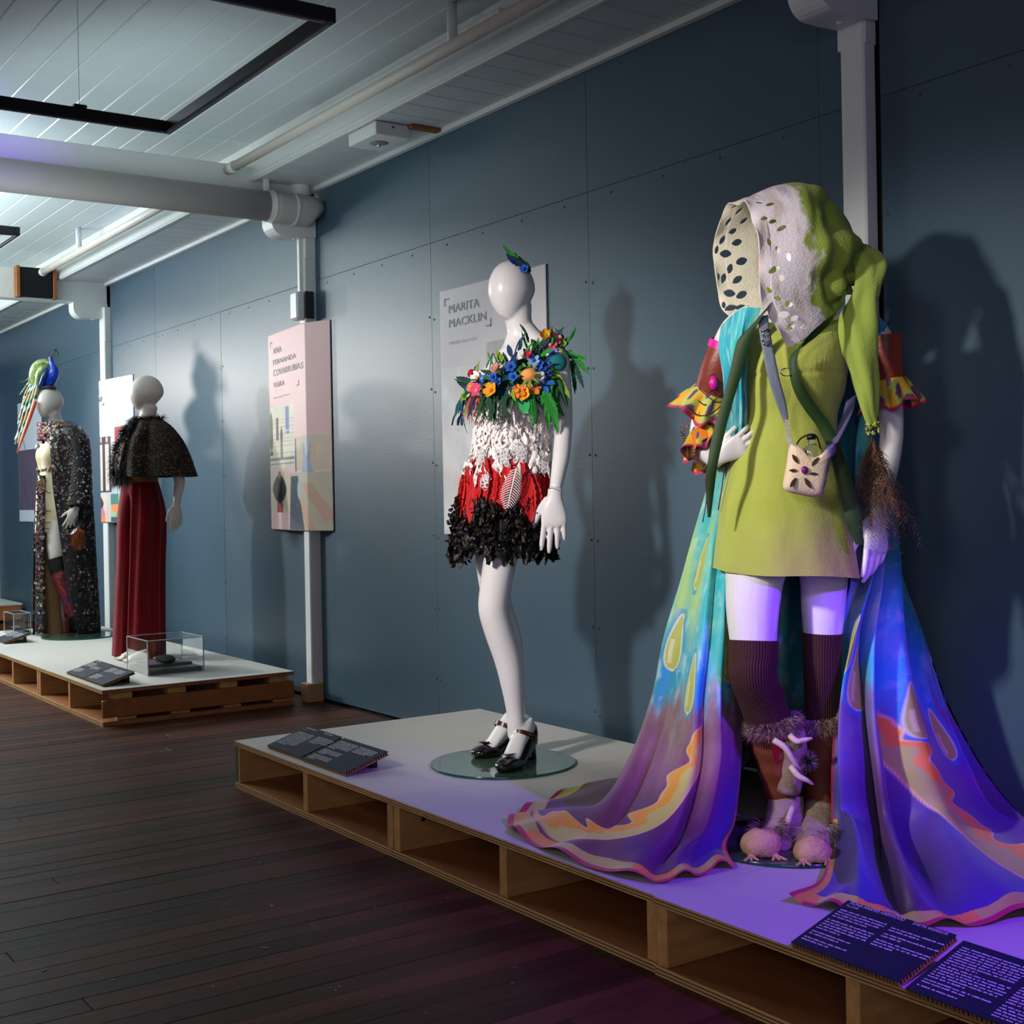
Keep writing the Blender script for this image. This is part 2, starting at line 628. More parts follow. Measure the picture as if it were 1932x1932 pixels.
# slim pipe runs along the soffit, one per bay
LAB = ['slim cream pipe along the soffit, nearest bay, top of picture', 'slim cream pipe along the soffit of the far bay, behind the fat pipe']
for n, (bx0, bx1) in enumerate(((-6.66, -2.82), (-10.40, -6.78))):
    t = thing('ceiling_pipe', LAB[n], 'pipe', (bx1, 2.775, 2.93), 0, 'slim pipes under the ceiling')
    L_ = bx1 - bx0
    mb = MB(); mb.loft([(0, 0, 0), (-L_, 0, 0)], [0.026, 0.026], 16, lat=(0, 1, 0), sub=1)
    mb.build('pipe_run', mat('cream_pipe_paint', (206, 198, 186), 0.45, var=0.05) if n == 0 else bpy.data.materials['cream_pipe_paint'], t, True)
    mb = MB(); mb.loft([(-L_ + 0.10, 0, 0), (-L_ + 0.03, 0, 0)], [0.031, 0.031], 16, lat=(0, 1, 0), sub=1)
    mb.build('pipe_union', M_white, t, True)
    for px in ((-1.55,) if n == 0 else (-0.95, -2.6)):
        mb = MB(); mb.loft([(px, 0.0, 0.0), (px, 0.0, CEIL_Z - 2.93)], [0.021, 0.021], 12, sub=1)
        mb.build('drop_bracket', M_white, t, True)
# thin strip lamp body lying in the recess
t = thing('strip_batten', 'short thin white batten in the recess above the soffit', 'batten', (-5.2, 2.90, 3.035))
mb = MB(); mb.box(-0.70, 1.0, -0.014, 0.014, -0.012, 0.02, bev=0.005)
mb.build('batten_body', M_white, t)

# conduit and junction box on the second post
t = thing('cable_trunking', 'white cable trunking with a junction box on the middle post', 'conduit', (-6.728, 3.232, 2.3))
mb = MB(); mb.box(-0.018, 0.012, -0.016, 0.004, 0.0, 0.35, bev=0.003); mb.build('trunking', M_white, t)
mb = MB(); mb.box(-0.052, 0.040, -0.05, 0.004, -0.145, 0.01, bev=0.010); mb.build('junction_box', M_white, t)
mb = MB(); mb.box(0.046, 0.053, -0.005, 0.05, -0.14, 0.012, bev=0.002); mb.build('side_plate', mat('dark_plate', (44, 46, 58), 0.5), t)

# emergency light box on the soffit
t = thing('emergency_light', 'square white emergency light box on the soffit', 'emergency light', (-5.43, 3.025, 2.888))
mb = MB(); mb.box(-0.135, 0.135, -0.09, 0.09, -0.062, 0.0, bev=0.003); mb.build('housing', M_white, t)
mb = MB(); mb.loft([(0, 0, -0.0635), (0, 0, -0.066), (0, 0, -0.074)], [0.045, 0.042, 0.012], 20, sub=1)
mb.build('lens', mat('lens_plastic', (190, 190, 196), 0.15, trans=0.6), t, True)
mb = MB(); mb.ball((0, 0, -0.072), 0.011, 10); mb.build('bulb', mat('bulb_glass', (220, 190, 200), 0.1, metal=0.6), t, True)
mb = MB(); mb.ball((0.137, 0.0, -0.02), 0.005, 8); mb.build('screw', M_black, t)
mb = MB(); mb.box(0.13, 0.17, 0.08, 0.24, -0.016, 0.0, bev=0.002); mb.build('packing_batten', M_orange_wood, t)

# black speaker box strapped to the third beam
t = thing('speaker_box', 'black cloth-front speaker box with bare wood sides, fixed on the far beam', 'speaker', (-10.38, 2.73, 2.85))
mb = MB(); mb.box(-0.02, 0.045, -0.125, 0.125, -0.112, 0.112, bev=0.006); mb.build('grille', mat('speaker_cloth', (10, 10, 14), 0.85, bump=0.3, bscale=300), t)
for s in (-1, 1):
    mb = MB(); mb.box(-0.02, 0.055, s * 0.138 - 0.014, s * 0.138 + 0.014, -0.12, 0.12, bev=0.003); mb.build('side_board', M_orange_wood, t)

# suspended black frames of linear lamps
FL = ['large black suspended light frame at top left', 'second black light frame, small, further down the room at left edge']
for n, fx in enumerate((-3.572, -7.312)):
    t = thing('light_frame', FL[n], 'light', (fx, 1.85, 2.6), 0, 'suspended black light frames')
    b, h, S = 0.030, 0.046, 1.44
    def bar(x0, x1, y0, y1, nm):
        mb = MB(); mb.box(x0, x1, y0, y1, 0, h, bev=0.003); mb.build(nm, M_black, t)
        mb = MB()
        if x1 - x0 > y1 - y0: mb.box(x0 + .02, x1 - .02, (y0 + y1) / 2 - .006, (y0 + y1) / 2 + .006, -0.002, 0.004)
        else: mb.box((x0 + x1) / 2 - .006, (x0 + x1) / 2 + .006, y0 + .02, y1 - .02, -0.002, 0.004)
        o = mb.build('diffuser', mat('switched_off_diffuser', (92, 92, 104), 0.3) if 'switched_off_diffuser' not in bpy.data.materials else bpy.data.materials['switched_off_diffuser'], t)
    bar(-S, 0, -b, 0, 'frame_bar')
    bar(-S, 0, -S, -S + b, 'frame_bar')
    bar(-b, 0, -S + b, -b, 'frame_bar')
    bar(-S, -S + b, -S + b, -b, 'frame_bar')
    for wx, wy in ((-S + b / 2, -0.36), (-S + b / 2, -S + 0.36), (-b / 2, -0.36), (-b / 2, -S + 0.36)):
        mb = MB(); mb.box(wx - .018, wx + .018, wy - .025, wy + .025, h, h + .012, bev=.003); mb.build('wire_clip', M_black, t)
        mb = MB(); mb.loft([(wx, wy, h), (wx, wy, CEIL_Z - 2.6)], [0.0009, 0.0009], 6, sub=1); mb.build('hanging_wire', mat('steel_wire', (120, 120, 124), 0.4, 0.8) if 'steel_wire' not in bpy.data.materials else bpy.data.materials['steel_wire'], t)

# ------------------------------------------------------------------ low stage units
GAP = 0.002
def stage(name, label, x0, x1, y0, y1, studs, stud_w=0.036, edge=None, ply=0.020, base=0.022, end_board=False, frontboard=False):
    t = thing(name, label, 'stage', (x0, y0, 0), 0, 'low plywood stage units')
    w, d, H = x1 - x0, y1 - y0, STAGE_Z
    def plysheet(nm, z0, z1):
        k = 5
        mb = MB(); mb.box(0.0, w, 0.003, d, z0, z1); mb.build(nm, M_plyface, t)
        ly = MB()
        for i in range(k):
            a = z0 + (z1 - z0) * i / k
            b_ = z0 + (z1 - z0) * (i + 1) / k
            if i % 2: ly.box(0, w, 0.0015, 0.004, a, b_)
            else: ly.box(0, w, 0.0, 0.004, a, b_)
        return ly
    ly = plysheet('top_sheet', H - ply, H - 0.0012)
    ly.build('top_edge_plies', M_ply, t)
    mb = MB(); mb.box(0.0, w, 0.0, d, H - 0.0014, H); mb.build('painted_top', M_rough_top, t)
    ly = plysheet('base_sheet', 0.0, base)
    ly.build('base_edge_plies', M_ply, t)
    gl = MB()
    for z0, z1 in ((H - ply, H - 0.0012), (0.0, base)):
        for i in (1, 3):
            gl.box(0, w, -0.0004, 0.002, z0 + (z1 - z0) * (i + 0.15) / 5, z0 + (z1 - z0) * (i + 0.7) / 5)
    tag(gl.build('glue_layers', M_plydark, t), kind='stuff')
    for sx in studs:
        mb = MB(); mb.box(sx - x0 - stud_w / 2, sx - x0 + stud_w / 2, 0.004, d - 0.004, base + 0.0003, H - ply - 0.0003, bev=0.002)
        o = mb.build('stud', M_stud, t)
    mb = MB(); mb.box(0.01, w - 0.01, d - 0.03, d - 0.006, base + 0.001, H - ply - 0.03)
    mb.build('back_rail', M_stud, t)
    if edge:
        mb = MB(); mb.box(-0.0012, 0.020, 0.0015, 0.012, base + 0.002, H - ply - 0.001); mb.build('painted_edge', edge, t)
    if end_board:
        mb = MB(); mb.box(w - 0.024, w - 0.002, 0.002, d, 0.040, 0.130, bev=0.003); mb.build('end_board', M_orange_wood, t)
        for k in range(4):
            yb = 0.06 + k * (d - 0.2) / 3
            mb = MB(); mb.box(w - 0.09, w - 0.014, yb, yb + 0.10, 0.1305, H - ply - 0.0006, bev=0.002); mb.build('spacer_block', M_stud, t)
            mb = MB(); mb.box(w - 0.09, w - 0.014, yb + .02, yb + 0.12, base + 0.0004, 0.0395, bev=0.002); mb.build('spacer_block', M_stud, t)
    return t


A0, A1, A2 = -4.925, -3.651, -2.374
Y0, Y1 = 2.036, 3.205
s1 = stage('stage_unit', 'low plywood stage unit with a green-painted left corner, below the feather costume', A0, A1 - GAP, Y0, Y1, [A0 + 0.019, -4.292, A1 - 0.022], edge=M_green)
s2 = stage('stage_unit', 'low plywood stage unit in the middle, carrying the left train of the cape', A1, A2 - GAP, Y0, Y1, [A1 + 0.022, -3.030, A2 - 0.022])
s3 = stage('stage_unit', 'low plywood stage unit at right under the toad-boot costume, tinted violet', A2, -0.9, Y0 - 0.006, Y1, [A2 + 0.022, -1.775, -1.2])
mb = MB(); mb.loft([(A1 - s2.location.x + 0.042, 0.09, 0.115), (A1 - s2.location.x + 0.0445, 0.09, 0.115)], [0.008, 0.008], 10, lat=(0, 1, 0), sub=1)
mb.build('bolt', mat('bolt_steel', (120, 120, 124), 0.35, 0.9), s2)
# far stage
B0, B1, B2, B3 = -6.68, -7.90, -9.12, -10.34
stage('stage_unit', 'orange-edged stage unit with the acrylic case and open pallet end', B1 + GAP, B0, 2.052, 3.12, [B1 + 0.022, -7.28], end_board=True)
stage('stage_unit', 'stage unit holding the mirror-button coat figure', B2 + GAP, B1, 2.052, 3.12, [B2 + 0.022, -8.5, B1 - 0.022])
stage('stage_unit', 'stage unit cut by the left picture edge, behind the far label', B3 + GAP, B2, 2.052, 3.12, [B3 + 0.022, -9.7, B2 - 0.022])
t = thing('stage_unit', 'furthest stage unit at left edge with a plank side', 'stage', (-13.05, 2.95, 0), 0, 'low plywood stage units')
mb = MB(); mb.box(-2.6, 0, 0, 0.30, 0.03, 0.168, bev=0.003); mb.build('side_plank', M_orange_wood, t)
mb = MB(); mb.box(-2.6, 0.005, -0.005, 0.305, 0.168, 0.186, bev=0.002); mb.build('top_sheet', M_rough_top, t)
mb = MB(); mb.box(-2.55, -0.05, 0.02, 0.28, 0.0, 0.03); mb.build('runner', M_dark, t)


# ------------------------------------------------------------------ mannequins: shared builders
FIG_RZ = R(55.338)
M_man = mat('mannequin_white_gloss', (226, 222, 224), 0.28, spec=0.5, coat=0.15)
M_man_matt = mat('mannequin_cream', (196, 184, 176), 0.45)
M_glass = mat('green_glass', (196, 224, 210), 0.04, trans=1.0, ior=1.5)
M_glass_edge = mat('green_glass_edge', (40, 110, 84), 0.12, trans=0.5, ior=1.5)


def vec(*a):
    return np.array(a, float)


def unit(v):
    v = np.array(v, float)
    return v / (np.linalg.norm(v) + 1e-9)


def ring_path(t, k=16):
    return [(math.cos(2 * PI * i / k), math.sin(2 * PI * i / k)) for i in range(k)]


def hand_mesh(w, d, n, s, L=0.18, curl=(0.35, 0.4, 0.45, 0.5), thumb=(0.55, 0.5), spread=0.10, pinch=None, fl=(1, 1, 1, 1)):
    """five-fingered hand: w wrist, d pointing to fingertips, n out of the back of the hand, s towards the thumb"""
    d, s = unit(d), unit(s)
    n = unit(np.array(n) - d * (np.array(n) @ d))
    s = unit(s - d * (s @ d) - n * (s @ n))
    w = np.array(w, float)
    k = L / 0.18
    mb = MB()
    P = lambda a, b, c: w + d * a * k + s * b * k + n * c * k
    mb.loft([P(-.012, 0, 0), P(.012, 0, 0), P(.045, .002, .001), P(.08, .0, .002), P(.097, -.002, 0)],
            [(.021 * k, .016 * k), (.023 * k, .016 * k), (.034 * k, .015 * k), (.038 * k, .012 * k), (.034 * k, .009 * k)], 18, lat=s, sub=4)
    base = [(.090, .028), (.096, .0095), (.093, -.0095), (.084, -.027)]
    lens = [.070, .080, .074, .058]
    rad = [.0082, .0084, .0080, .0070]
    for i in range(4):
        a0, b0 = base[i]
        a_sp = spread * (1.4 - i) * 0.9
        pts, r = [], []
        ang = 0.0
        p = P(a0 - .03, b0 * .95, 0)
        pts.append(p); r.append(rad[i] * k * 1.15)
        p = P(a0, b0, 0)
        pts.append(p); r.append(rad[i] * k * 1.05)
        for seg, fr in enumerate((.45, .31, .24)):
            ang += curl[i] * (0.55, 0.9, 0.7)[seg]
            dirv = (d * math.cos(a_sp) + s * math.sin(a_sp)) * math.cos(ang) - n * math.sin(ang)
            p = p + dirv * lens[i] * fr * k * fl[i]
            pts.append(p); r.append(rad[i] * k * (1.0, .92, .62)[seg])
        mb.loft(pts, r, 12, lat=s, sub=4)
    ta, tc = thumb
    p0 = P(.018, .018, -.004)
    p1 = P(.045, .038, -.010)
    dv = d * math.cos(ta) + s * math.sin(ta) - n * tc * .4
    p2 = p1 + unit(dv) * .034 * k
    dv2 = d * math.cos(ta * .7) + s * math.sin(ta * .7) - n * tc * .6
    p3 = p2 + unit(dv2) * .028 * k
    mb.loft([p0, p1, p2, p3], [.013 * k, .0115 * k, .0098 * k, .0068 * k], 12, lat=n, sub=4)
    return mb


def head_mesh(mb, c, w, dpt, h, f, tilt=0.0, chin=0.03):
    """smooth egg head: c centre, f facing (horizontal)"""
    f = unit(f); l = unit((-f[1], f[0], 0)); u = np.array((0, 0, 1.0))
    rings, n, m = [], 28, 22
    V, F = [], []
    for i in range(m + 1):
        th = PI * i / m
        z = math.cos(th)
        r = math.sin(th) ** 0.92
        lower = max(0.0, -z)
        ww = w * (1 - 0.30 * lower ** 1.3)
        dd = dpt * (1 - 0.30 * lower ** 1.2)
        off = f * (chin * lower ** 1.1 + tilt * z)
        for j in range(n):
            a = 2 * PI * j / n
            cx, sy = math.cos(a), math.sin(a)
            V.append(c + l * ww * r * sy + f * dd * r * cx + u * h * z + off)
    for i in range(m):
        for j in range(n):
            k = (j + 1) % n
            F.append((i * n + j, (i + 1) * n + j, (i + 1) * n + k, i * n + k))
    mb.add(V, F)


def disc(name, label, centre, r, group=True):
    t = thing(name, label, 'base', centre, 0, 'round glass mannequin bases')
    mb = MB(); mb.loft([(0, 0, 0.0006), (0, 0, 0.0094)], [r, r], 72, sub=1)
    mb.build('glass_plate', M_glass, t)
    mb = MB()
    P = []
    for zz, rr in ((0.0006, r + .0003), (0.003, r + .0018), (0.007, r + .0018), (0.0094, r + .0003)):
        P.append([(rr * math.cos(2 * PI * i / 72), rr * math.sin(2 * PI * i / 72), zz) for i in range(72)])
    mb.grid(P, closed=True)
    mb.build('polished_rim', M_glass_edge, t, True)
    return t


def ribbon(mb, pts, wid, wdir, sub=6, n=5, curl=0.0, col=None, crease=0.0):
    pts = cr(pts, sub)
    wid = cr([[w] for w in wid], sub)[:, 0]
    wd = cr([unit(w) for w in wdir], sub)
    P = []
    for i, p in enumerate(pts):
        u = unit(wd[i])
        t = unit(pts[min(i + 1, len(pts) - 1)] - pts[max(i - 1, 0)])
        nn = np.cross(u, t)
        P.append([p + u * wid[i] * q + nn * (curl * (q * q) * wid[i] * 4 + crease * math.sin(q * 9 + i * .4)) for q in np.linspace(-.5, .5, n)])
    mb.grid(P, col=col)


def hair_tuft(mb, p, d, L, w, n=4, bend=None, col=(0.2, 0.15, 0.1)):
    """one thin tapered bent blade"""
    d = unit(d)
    s = unit(np.cross(d, (rng.uniform(-1, 1), rng.uniform(-1, 1), rng.uniform(-1, 1))))
    b = np.array(bend if bend is not None else (0, 0, 0), float)
    V = []
    for i in range(n):
        t = i / (n - 1)
        q = np.array(p) + d * L * t + b * L * t * t
        ww = w * (1 - t) ** 0.7
        V += [q - s * ww, q + s * ww]
    F = [(2 * i, 2 * i + 1, 2 * i + 3, 2 * i + 2) for i in range(n - 1)]
    mb.add(V, F, col)


def leaf_data(L, w, kind='leaf', ser=0.0, cup=0.15, fold=0.1, n=7):
    """a leaf or feather-like piece in its own frame: grows along +x, flat in xy, thickness from relief"""
    rows = []
    for i in range(n + 1):
        t = i / n
        if kind == 'leaf': ww = w * math.sin(PI * min(1, t * 0.92 + 0.06)) ** 0.8
        elif kind == 'strap': ww = w * (0.75 + 0.25 * math.sin(PI * t)) * (1 if t < .8 else (1 - (t - .8) / .22))
        elif kind == 'jag': ww = w * math.sin(PI * min(1, t * 0.9 + 0.08)) ** 0.6 * (0.75 + 0.4 * (i % 2))
        else: ww = w * (t ** 0.5) * (1.02 - t) ** 0.35 * 1.5
        bend = -cup * L * t * t
        row = []
        for q in (-1, -.5, 0, .5, 1):
            row.append((L * t, ww * q * (1 + ser * (-1) ** i * abs(q)), bend + fold * w * (q * q) + (.10 * w if q == 0 else 0)))
        rows.append(row)
    return rows


def frill_data(L, w, r, n=9, ragged=.35, curl=.35):
    """a torn, curly scrap of cloth growing along +x"""
    rows = []
    ph, ph2 = r.uniform(0, 6), r.uniform(0, 6)
    lean = r.uniform(-.35, .35)
    for i in range(n + 1):
        t = i / n
        env = math.sin(PI * min(1, t * .93 + .05)) ** .55
        wl = w * env * (1 - ragged * r.random()); wr = w * env * (1 - ragged * r.random())
        row = []
        for q in (-1, -.6, -.2, .2, .6, 1):
            ww = (wl if q < 0 else wr) * q
            z = curl * w * (math.sin(t * 7 + ph + q * 1.2) * abs(q) + .6 * math.sin(q * 4 + ph2)) + .12 * w * math.sin(t * 17 + ph)
            row.append((L * t, ww + lean * L * t * t, z))
        rows.append(row)
    return rows




# ------------------------------------------------------------------ mannequin in the feather costume (middle)
B2_ = (-3.859, 2.621, 0.186)
m2 = thing('mannequin', 'white faceless mannequin in a leaf-collared white, red and black feathered mini dress', 'mannequin', B2_, FIG_RZ, 'costumed mannequins')
F2 = unit((-.56, -.83, 0)); L2 = vec(.83, -.56, 0)
b = MB()
head_mesh(b, vec(*(0.051, 0.000, 1.692)) , .079, .094, .106, unit((-.62, -.78, 0)), chin=.022)
b.loft([(0.068, 0.010, 1.636), (0.075, 0.015, 1.576), (0.083, 0.020, 1.519), (0.083, 0.020, 1.472)], [.055, .047, .052, .085], 20)
b.loft([(0.077, 0.010, 1.480), (0.078, -0.010, 1.417), (0.057, -0.010, 1.336), (0.042, 0.000, 1.252), (0.035, 0.000, 1.158), (0.025, 0.010, 1.044), (0.018, 0.010, 0.959), (0.013, 0.010, 0.902)],
       [(.09,.055), (.135,.085), (.142,.105), (.118,.092), (.112,.088), (.150,.105), (.165,.115), (.12,.09)], 24, lat=L2)
for sx in (-1, 1):
    c0 = vec(*(0.046, 0.000, 1.324)) + L2 * sx * .065 + F2 * .06
    b.ball(c0, (.058, .055, .058), 14)
# shoulders and arms
sh = vec(*(0.202, -0.100, 1.436))
b.loft([(0.135, -0.040, 1.466), sh, (0.210, -0.105, 1.391), (0.220, -0.100, 1.308), (0.224, -0.085, 1.225), (0.221, -0.095, 1.165), (0.213, -0.118, 1.094), (0.200, -0.140, 1.029), (0.189, -0.160, 0.976)],
       [.05, .043, .041, .036, .033, .031, .031, .026, .0225], 18)
b.loft([(0.040, 0.040, 1.427), (-0.023, 0.100, 1.403), (-0.048, 0.140, 1.356), (-0.062, 0.200, 1.266), (-0.059, 0.220, 1.168), (-0.040, 0.200, 1.068), (-0.022, 0.160, 0.979)],
       [.05, .042, .039, .035, .031, .028, .023], 16)
b.loft([(0.092, 0.015, 1.547), (0.128, -0.010, 1.505), (0.179, -0.070, 1.466)], [.045, .042, .036], 14)
b.loft([(0.072, 0.015, 1.528), (0.048, 0.020, 1.472), (-0.003, 0.070, 1.423)], [.042, .042, .034], 14)
# near leg, far leg
b.loft([(0.043, -0.030, 0.968), (0.016, -0.045, 0.856), (-0.007, -0.060, 0.735), (-0.027, -0.060, 0.623), (-0.034, -0.060, 0.558), (-0.017, -0.050, 0.481), (0.011, -0.035, 0.385), (0.025, -0.030, 0.300), (0.034, -0.025, 0.204), (0.037, -0.030, 0.143), (0.040, -0.030, 0.098)],
       [.085, .074, .061, .056, .054, .052, .049, .042, .032, .031, .034], 20)
b.loft([(-0.011, 0.050, 0.969), (-0.029, 0.060, 0.854), (-0.035, 0.070, 0.729), (-0.029, 0.075, 0.613), (-0.015, 0.075, 0.545), (0.014, 0.090, 0.456), (0.026, 0.100, 0.378), (0.034, 0.100, 0.281), (0.048, 0.130, 0.179), (0.056, 0.150, 0.111), (0.049, 0.155, 0.063)],
       [.085, .075, .064, .055, .051, .047, .044, .037, .029, .028, .03], 20)
# feet, set on the stage through the shoes
tz = vec(0, 0, .0095)
T1 = vec(*(-0.017, -0.200, 0.000)) + tz; H1 = vec(*(0.088, 0.029, 0.000)) + tz
T2 = vec(*(-0.119, 0.057, 0.000)) + tz; H2 = T2 + unit(vec(*(0.021, 0.159, 0.000)) + tz - T2) * .215
UZ = vec(0, 0, 1)
for TT, HH, an in ((T1, H1, (0.040, -0.030, 0.111)), (T2, H2, (0.054, 0.150, 0.091))):
    ff = unit(TT - HH); ll = unit(np.cross(UZ, ff)); D = np.linalg.norm(TT - HH)
    b.loft([vec(*an) , HH + ff * .03 + UZ * .125, HH + ff * .40 * D + UZ * .085, HH + ff * .62 * D + UZ * .043, HH + ff * .8 * D + UZ * .02], [.031, (.030, .036), (.031, .027), (.034, .018), (.030, .010)], 16, lat=ll)
    b.loft([HH + ff * .04 + UZ * .15, HH + UZ * .10, HH + ff * .01 + UZ * .085], [.026, .027, .022], 14)
voxel(b, 'body', M_man, m2, .006, 5)
hm = hand_mesh((0.187, -0.165, 0.965), vec(-.05, 0.02, -1), F2 * .2 + vec(.05, -1, 0) , vec(-1, -.1, 0), L=.215, curl=(.02, .10, .14, .18), thumb=(.42, .3), spread=.07, fl=(1.12, 1.0, .95, .95))
voxel(hm, 'hand', M_man, m2, .003, 3)
hm = hand_mesh((-0.018, 0.155, 0.969), vec(.3, -.1, -.9), vec(-.6, .6, 0), vec(.4, -.7, 0), L=.18)
voxel(hm, 'hand', M_man, m2, .0045, 3)
mb = MB(); mb.loft([(0.188, -0.162, 0.972), (0.187, -0.163, 0.969)], [.0236, .0236], 18, sub=1); mb.build('wrist_seam', mat('seam_grey', (150, 146, 150), .5), m2)

# under-dress
M_under = mat('slip_cloth', (232, 216, 212), .8)
ud = MB()
ur = [((0.051, -0.005, 1.403), .150, .108), ((0.053, -0.010, 1.318), .146, .130), ((0.051, 0.000, 1.233), .118, .105), ((0.040, 0.000, 1.138), .122, .108), ((0.029, 0.005, 1.063), .135, .118), ((0.016, 0.005, 0.968), .150, .130), ((0.005, 0.005, 0.864), .160, .140), ((0.002, 0.005, 0.794), .160, .140)]
UP = cr([np.concatenate([vec(*p), (a, c)]) for p, a, c in ur], 5)


def dress2(t, ang, off=0.0):
    """point and outward normal on the dress surface: t 0 (collar) .. 1 (hem), ang 0 = facing front"""
    q = t * (len(UP) - 1)
    i = min(int(q), len(UP) - 2); k = q - i
    a = UP[i] * (1 - k) + UP[i + 1] * k
    nrm = unit(F2 * math.cos(ang) / a[4] + L2 * math.sin(ang) / a[3])
    return a[:3] + F2 * math.cos(ang) * a[4] + L2 * math.sin(ang) * a[3] + nrm * off, nrm


rows = [[dress2(t, j * 2 * PI / 48, 0)[0] for j in range(48)] for t in np.linspace(0, 1, 30)]
ud.grid(rows, closed=True)
dress = ud.build('dress_slip', M_under, m2, True)
dress['label'] = 'slip covered in fabric feathers'


def piece_meshes(nm, kinds, m, k, seed):
    out = []
    r = random.Random(seed)
    for i in range(k):
        kind, L, w, ser, cup = r.choice(kinds)
        mb = MB()
        if kind == 'frill': rows = frill_data(L * r.uniform(.85, 1.15), w * r.uniform(.85, 1.15), r, 9, ser, cup)
        elif ser > .04: rows = leaf_data(L * r.uniform(.85, 1.15), w * r.uniform(.85, 1.15), kind, ser, cup * r.uniform(-.3, 1.6), r.uniform(-.05, .35), 13)
        else: rows = leaf_data(L * r.uniform(.85, 1.15), w * r.uniform(.85, 1.15), kind, ser, cup * r.uniform(-.3, 1.6), r.uniform(-.05, .35))
        mb.grid(rows)
        me = bpy.data.meshes.new(nm)
        me.from_pydata(mb.v, [], mb.f)
        me.materials.append(m)
        me.polygons.foreach_set('use_smooth', [True] * len(me.polygons))
        out.append(me)
    return out


def put(me, nm, parent, p, n, d, s=1.0, roll=0.0):
    """place a flat piece: x along d, z along n"""
    d = unit(d); n = np.array(n, float); n = unit(n - d * (n @ d)); y = np.cross(n, d)
    if roll:
        n, y = n * math.cos(roll) + y * math.sin(roll), y * math.cos(roll) - n * math.sin(roll)
    o = link(nm, me, parent)
    o.matrix_local = Matrix(((d[0] * s, y[0] * s, n[0] * s, p[0]), (d[1] * s, y[1] * s, n[1] * s, p[1]), (d[2] * s, y[2] * s, n[2] * s, p[2]), (0, 0, 0, 1)))
    return o


M_wf = mat('cream_felt_feather', (250, 240, 238), .85, var=.14, vscale=30, rand=.10, bump=.5, bscale=160)
M_rf = mat('red_felt_leaf', (190, 18, 24), .75, var=.18, vscale=25, rand=.16, bump=.5, bscale=140)
M_bf = mat('black_organza_leaf', (14, 10, 10), .46, var=.4, vscale=20, rand=.5, spec=.35, bump=.3, bscale=90)
M_br = mat('brown_organza_leaf', (52, 28, 20), .3, var=.3, vscale=20, rand=.4)
M_lace = mat('white_lace', (232, 228, 230), .7)
wf = piece_meshes('cream_feather', [('frill', .062, .015, .4, .3), ('frill', .05, .017, .4, .35), ('frill', .07, .011, .45, .35)], M_wf, 16, 3)
rf = piece_meshes('red_leaf', [('leaf', .12, .021, .09, .08), ('frill', .10, .020, .25, .3), ('leaf', .10, .018, .12, .1), ('frill', .12, .018, .3, .3)], M_rf, 10, 4)
bf = piece_meshes('black_leaf', [('frill', .085, .022, .45, .4), ('frill', .07, .018, .55, .5), ('leaf', .08, .016, .2, .25), ('jag', .075, .016, .2, .3)], M_bf, 16, 5)
bf2 = piece_meshes('black_leaf', [('frill', .07, .017, .6, .6), ('frill', .06, .014, .6, .6)], M_br, 5, 6)
r3 = random.Random(11)
DN = vec(0, 0, -1)


def scatter(meshes, nm, t0, t1, count, tilt, out, lift=0.01, a0=-2.6, a1=2.3, side=.35):
    for i in range(count):
        t = r3.uniform(t0, t1)
        a = a0 + (a1 - a0) * ((i + r3.random()) / count)
        p, n = dress2(t, a, lift * r3.uniform(.4, 1.5))
        tang = np.cross(n, DN)
        d = DN + n * r3.uniform(tilt * .4, tilt) + tang * r3.uniform(-side, side)
        put(r3.choice(meshes), nm, dress, p, n, d, out * r3.uniform(.8, 1.2), r3.uniform(-.4, .4))


scatter(bf, 'black_leaf', .70, 1.0, 200, .35, 1.0, .014, side=.8)
scatter(bf2, 'black_leaf', .68, .96, 50, .3, 1.0, .018, side=.7)
scatter(bf, 'black_leaf', .94, 1.0, 48, .3, 1.0, .012, side=.6)
# red leaves in clusters, leaving the black showing between
for a_c, t_c, k in ((-1.15, .66, 14), (-1.45, .72, 12), (-.80, .64, 12), (-.55, .66, 12), (-.25, .64, 12), (.38, .64, 9), (.52, .58, 6), (1.05, .64, 10), (1.25, .67, 12), (1.6, .66, 10), (-2.1, .66, 6), (.1, .56, 9), (-.6, .55, 8), (.85, .56, 7), (-1.2, .57, 8)):
    for i in range(k):
        p, n = dress2(t_c + r3.uniform(-.06, .05), a_c + r3.uniform(-.16, .16), r3.uniform(.012, .03))
        tang = np.cross(n, DN)
        d = DN + n * r3.uniform(.05, .22) - tang * (a_c * .10 + r3.uniform(-.16, .16))
        put(r3.choice(rf), 'red_leaf', dress, p, n, d, r3.uniform(.85, 1.15), r3.uniform(-.35, .35))
scatter(wf, 'cream_feather', .08, .52, 262, .30, 1.0, .010, a0=-2.2, a1=2.0, side=.55)
scatter(wf, 'cream_feather', .47, .55, 38, .25, 1.15, .022, a0=-2.2, a1=2.0, side=.3)
mb = MB()
for i in range(330):
    p, n = dress2(r3.uniform(.06, .54), r3.uniform(-2.2, 2.0), r3.uniform(.012, .026))
    d = unit(DN + n * r3.uniform(0, .35) + np.cross(n, DN) * r3.uniform(-.7, .7)); nn = unit(n - d * (n @ d)); y = np.cross(nn, d)
    rows = frill_data(r3.uniform(.02, .045), r3.uniform(.005, .010), r3, 6, .5, .4)
    mb.grid([[p + d * a + y * c + nn * e for a, c, e in r] for r in rows])
tag(mb.build('cream_scraps', M_wf, dress, True), kind='stuff')
mb = MB()
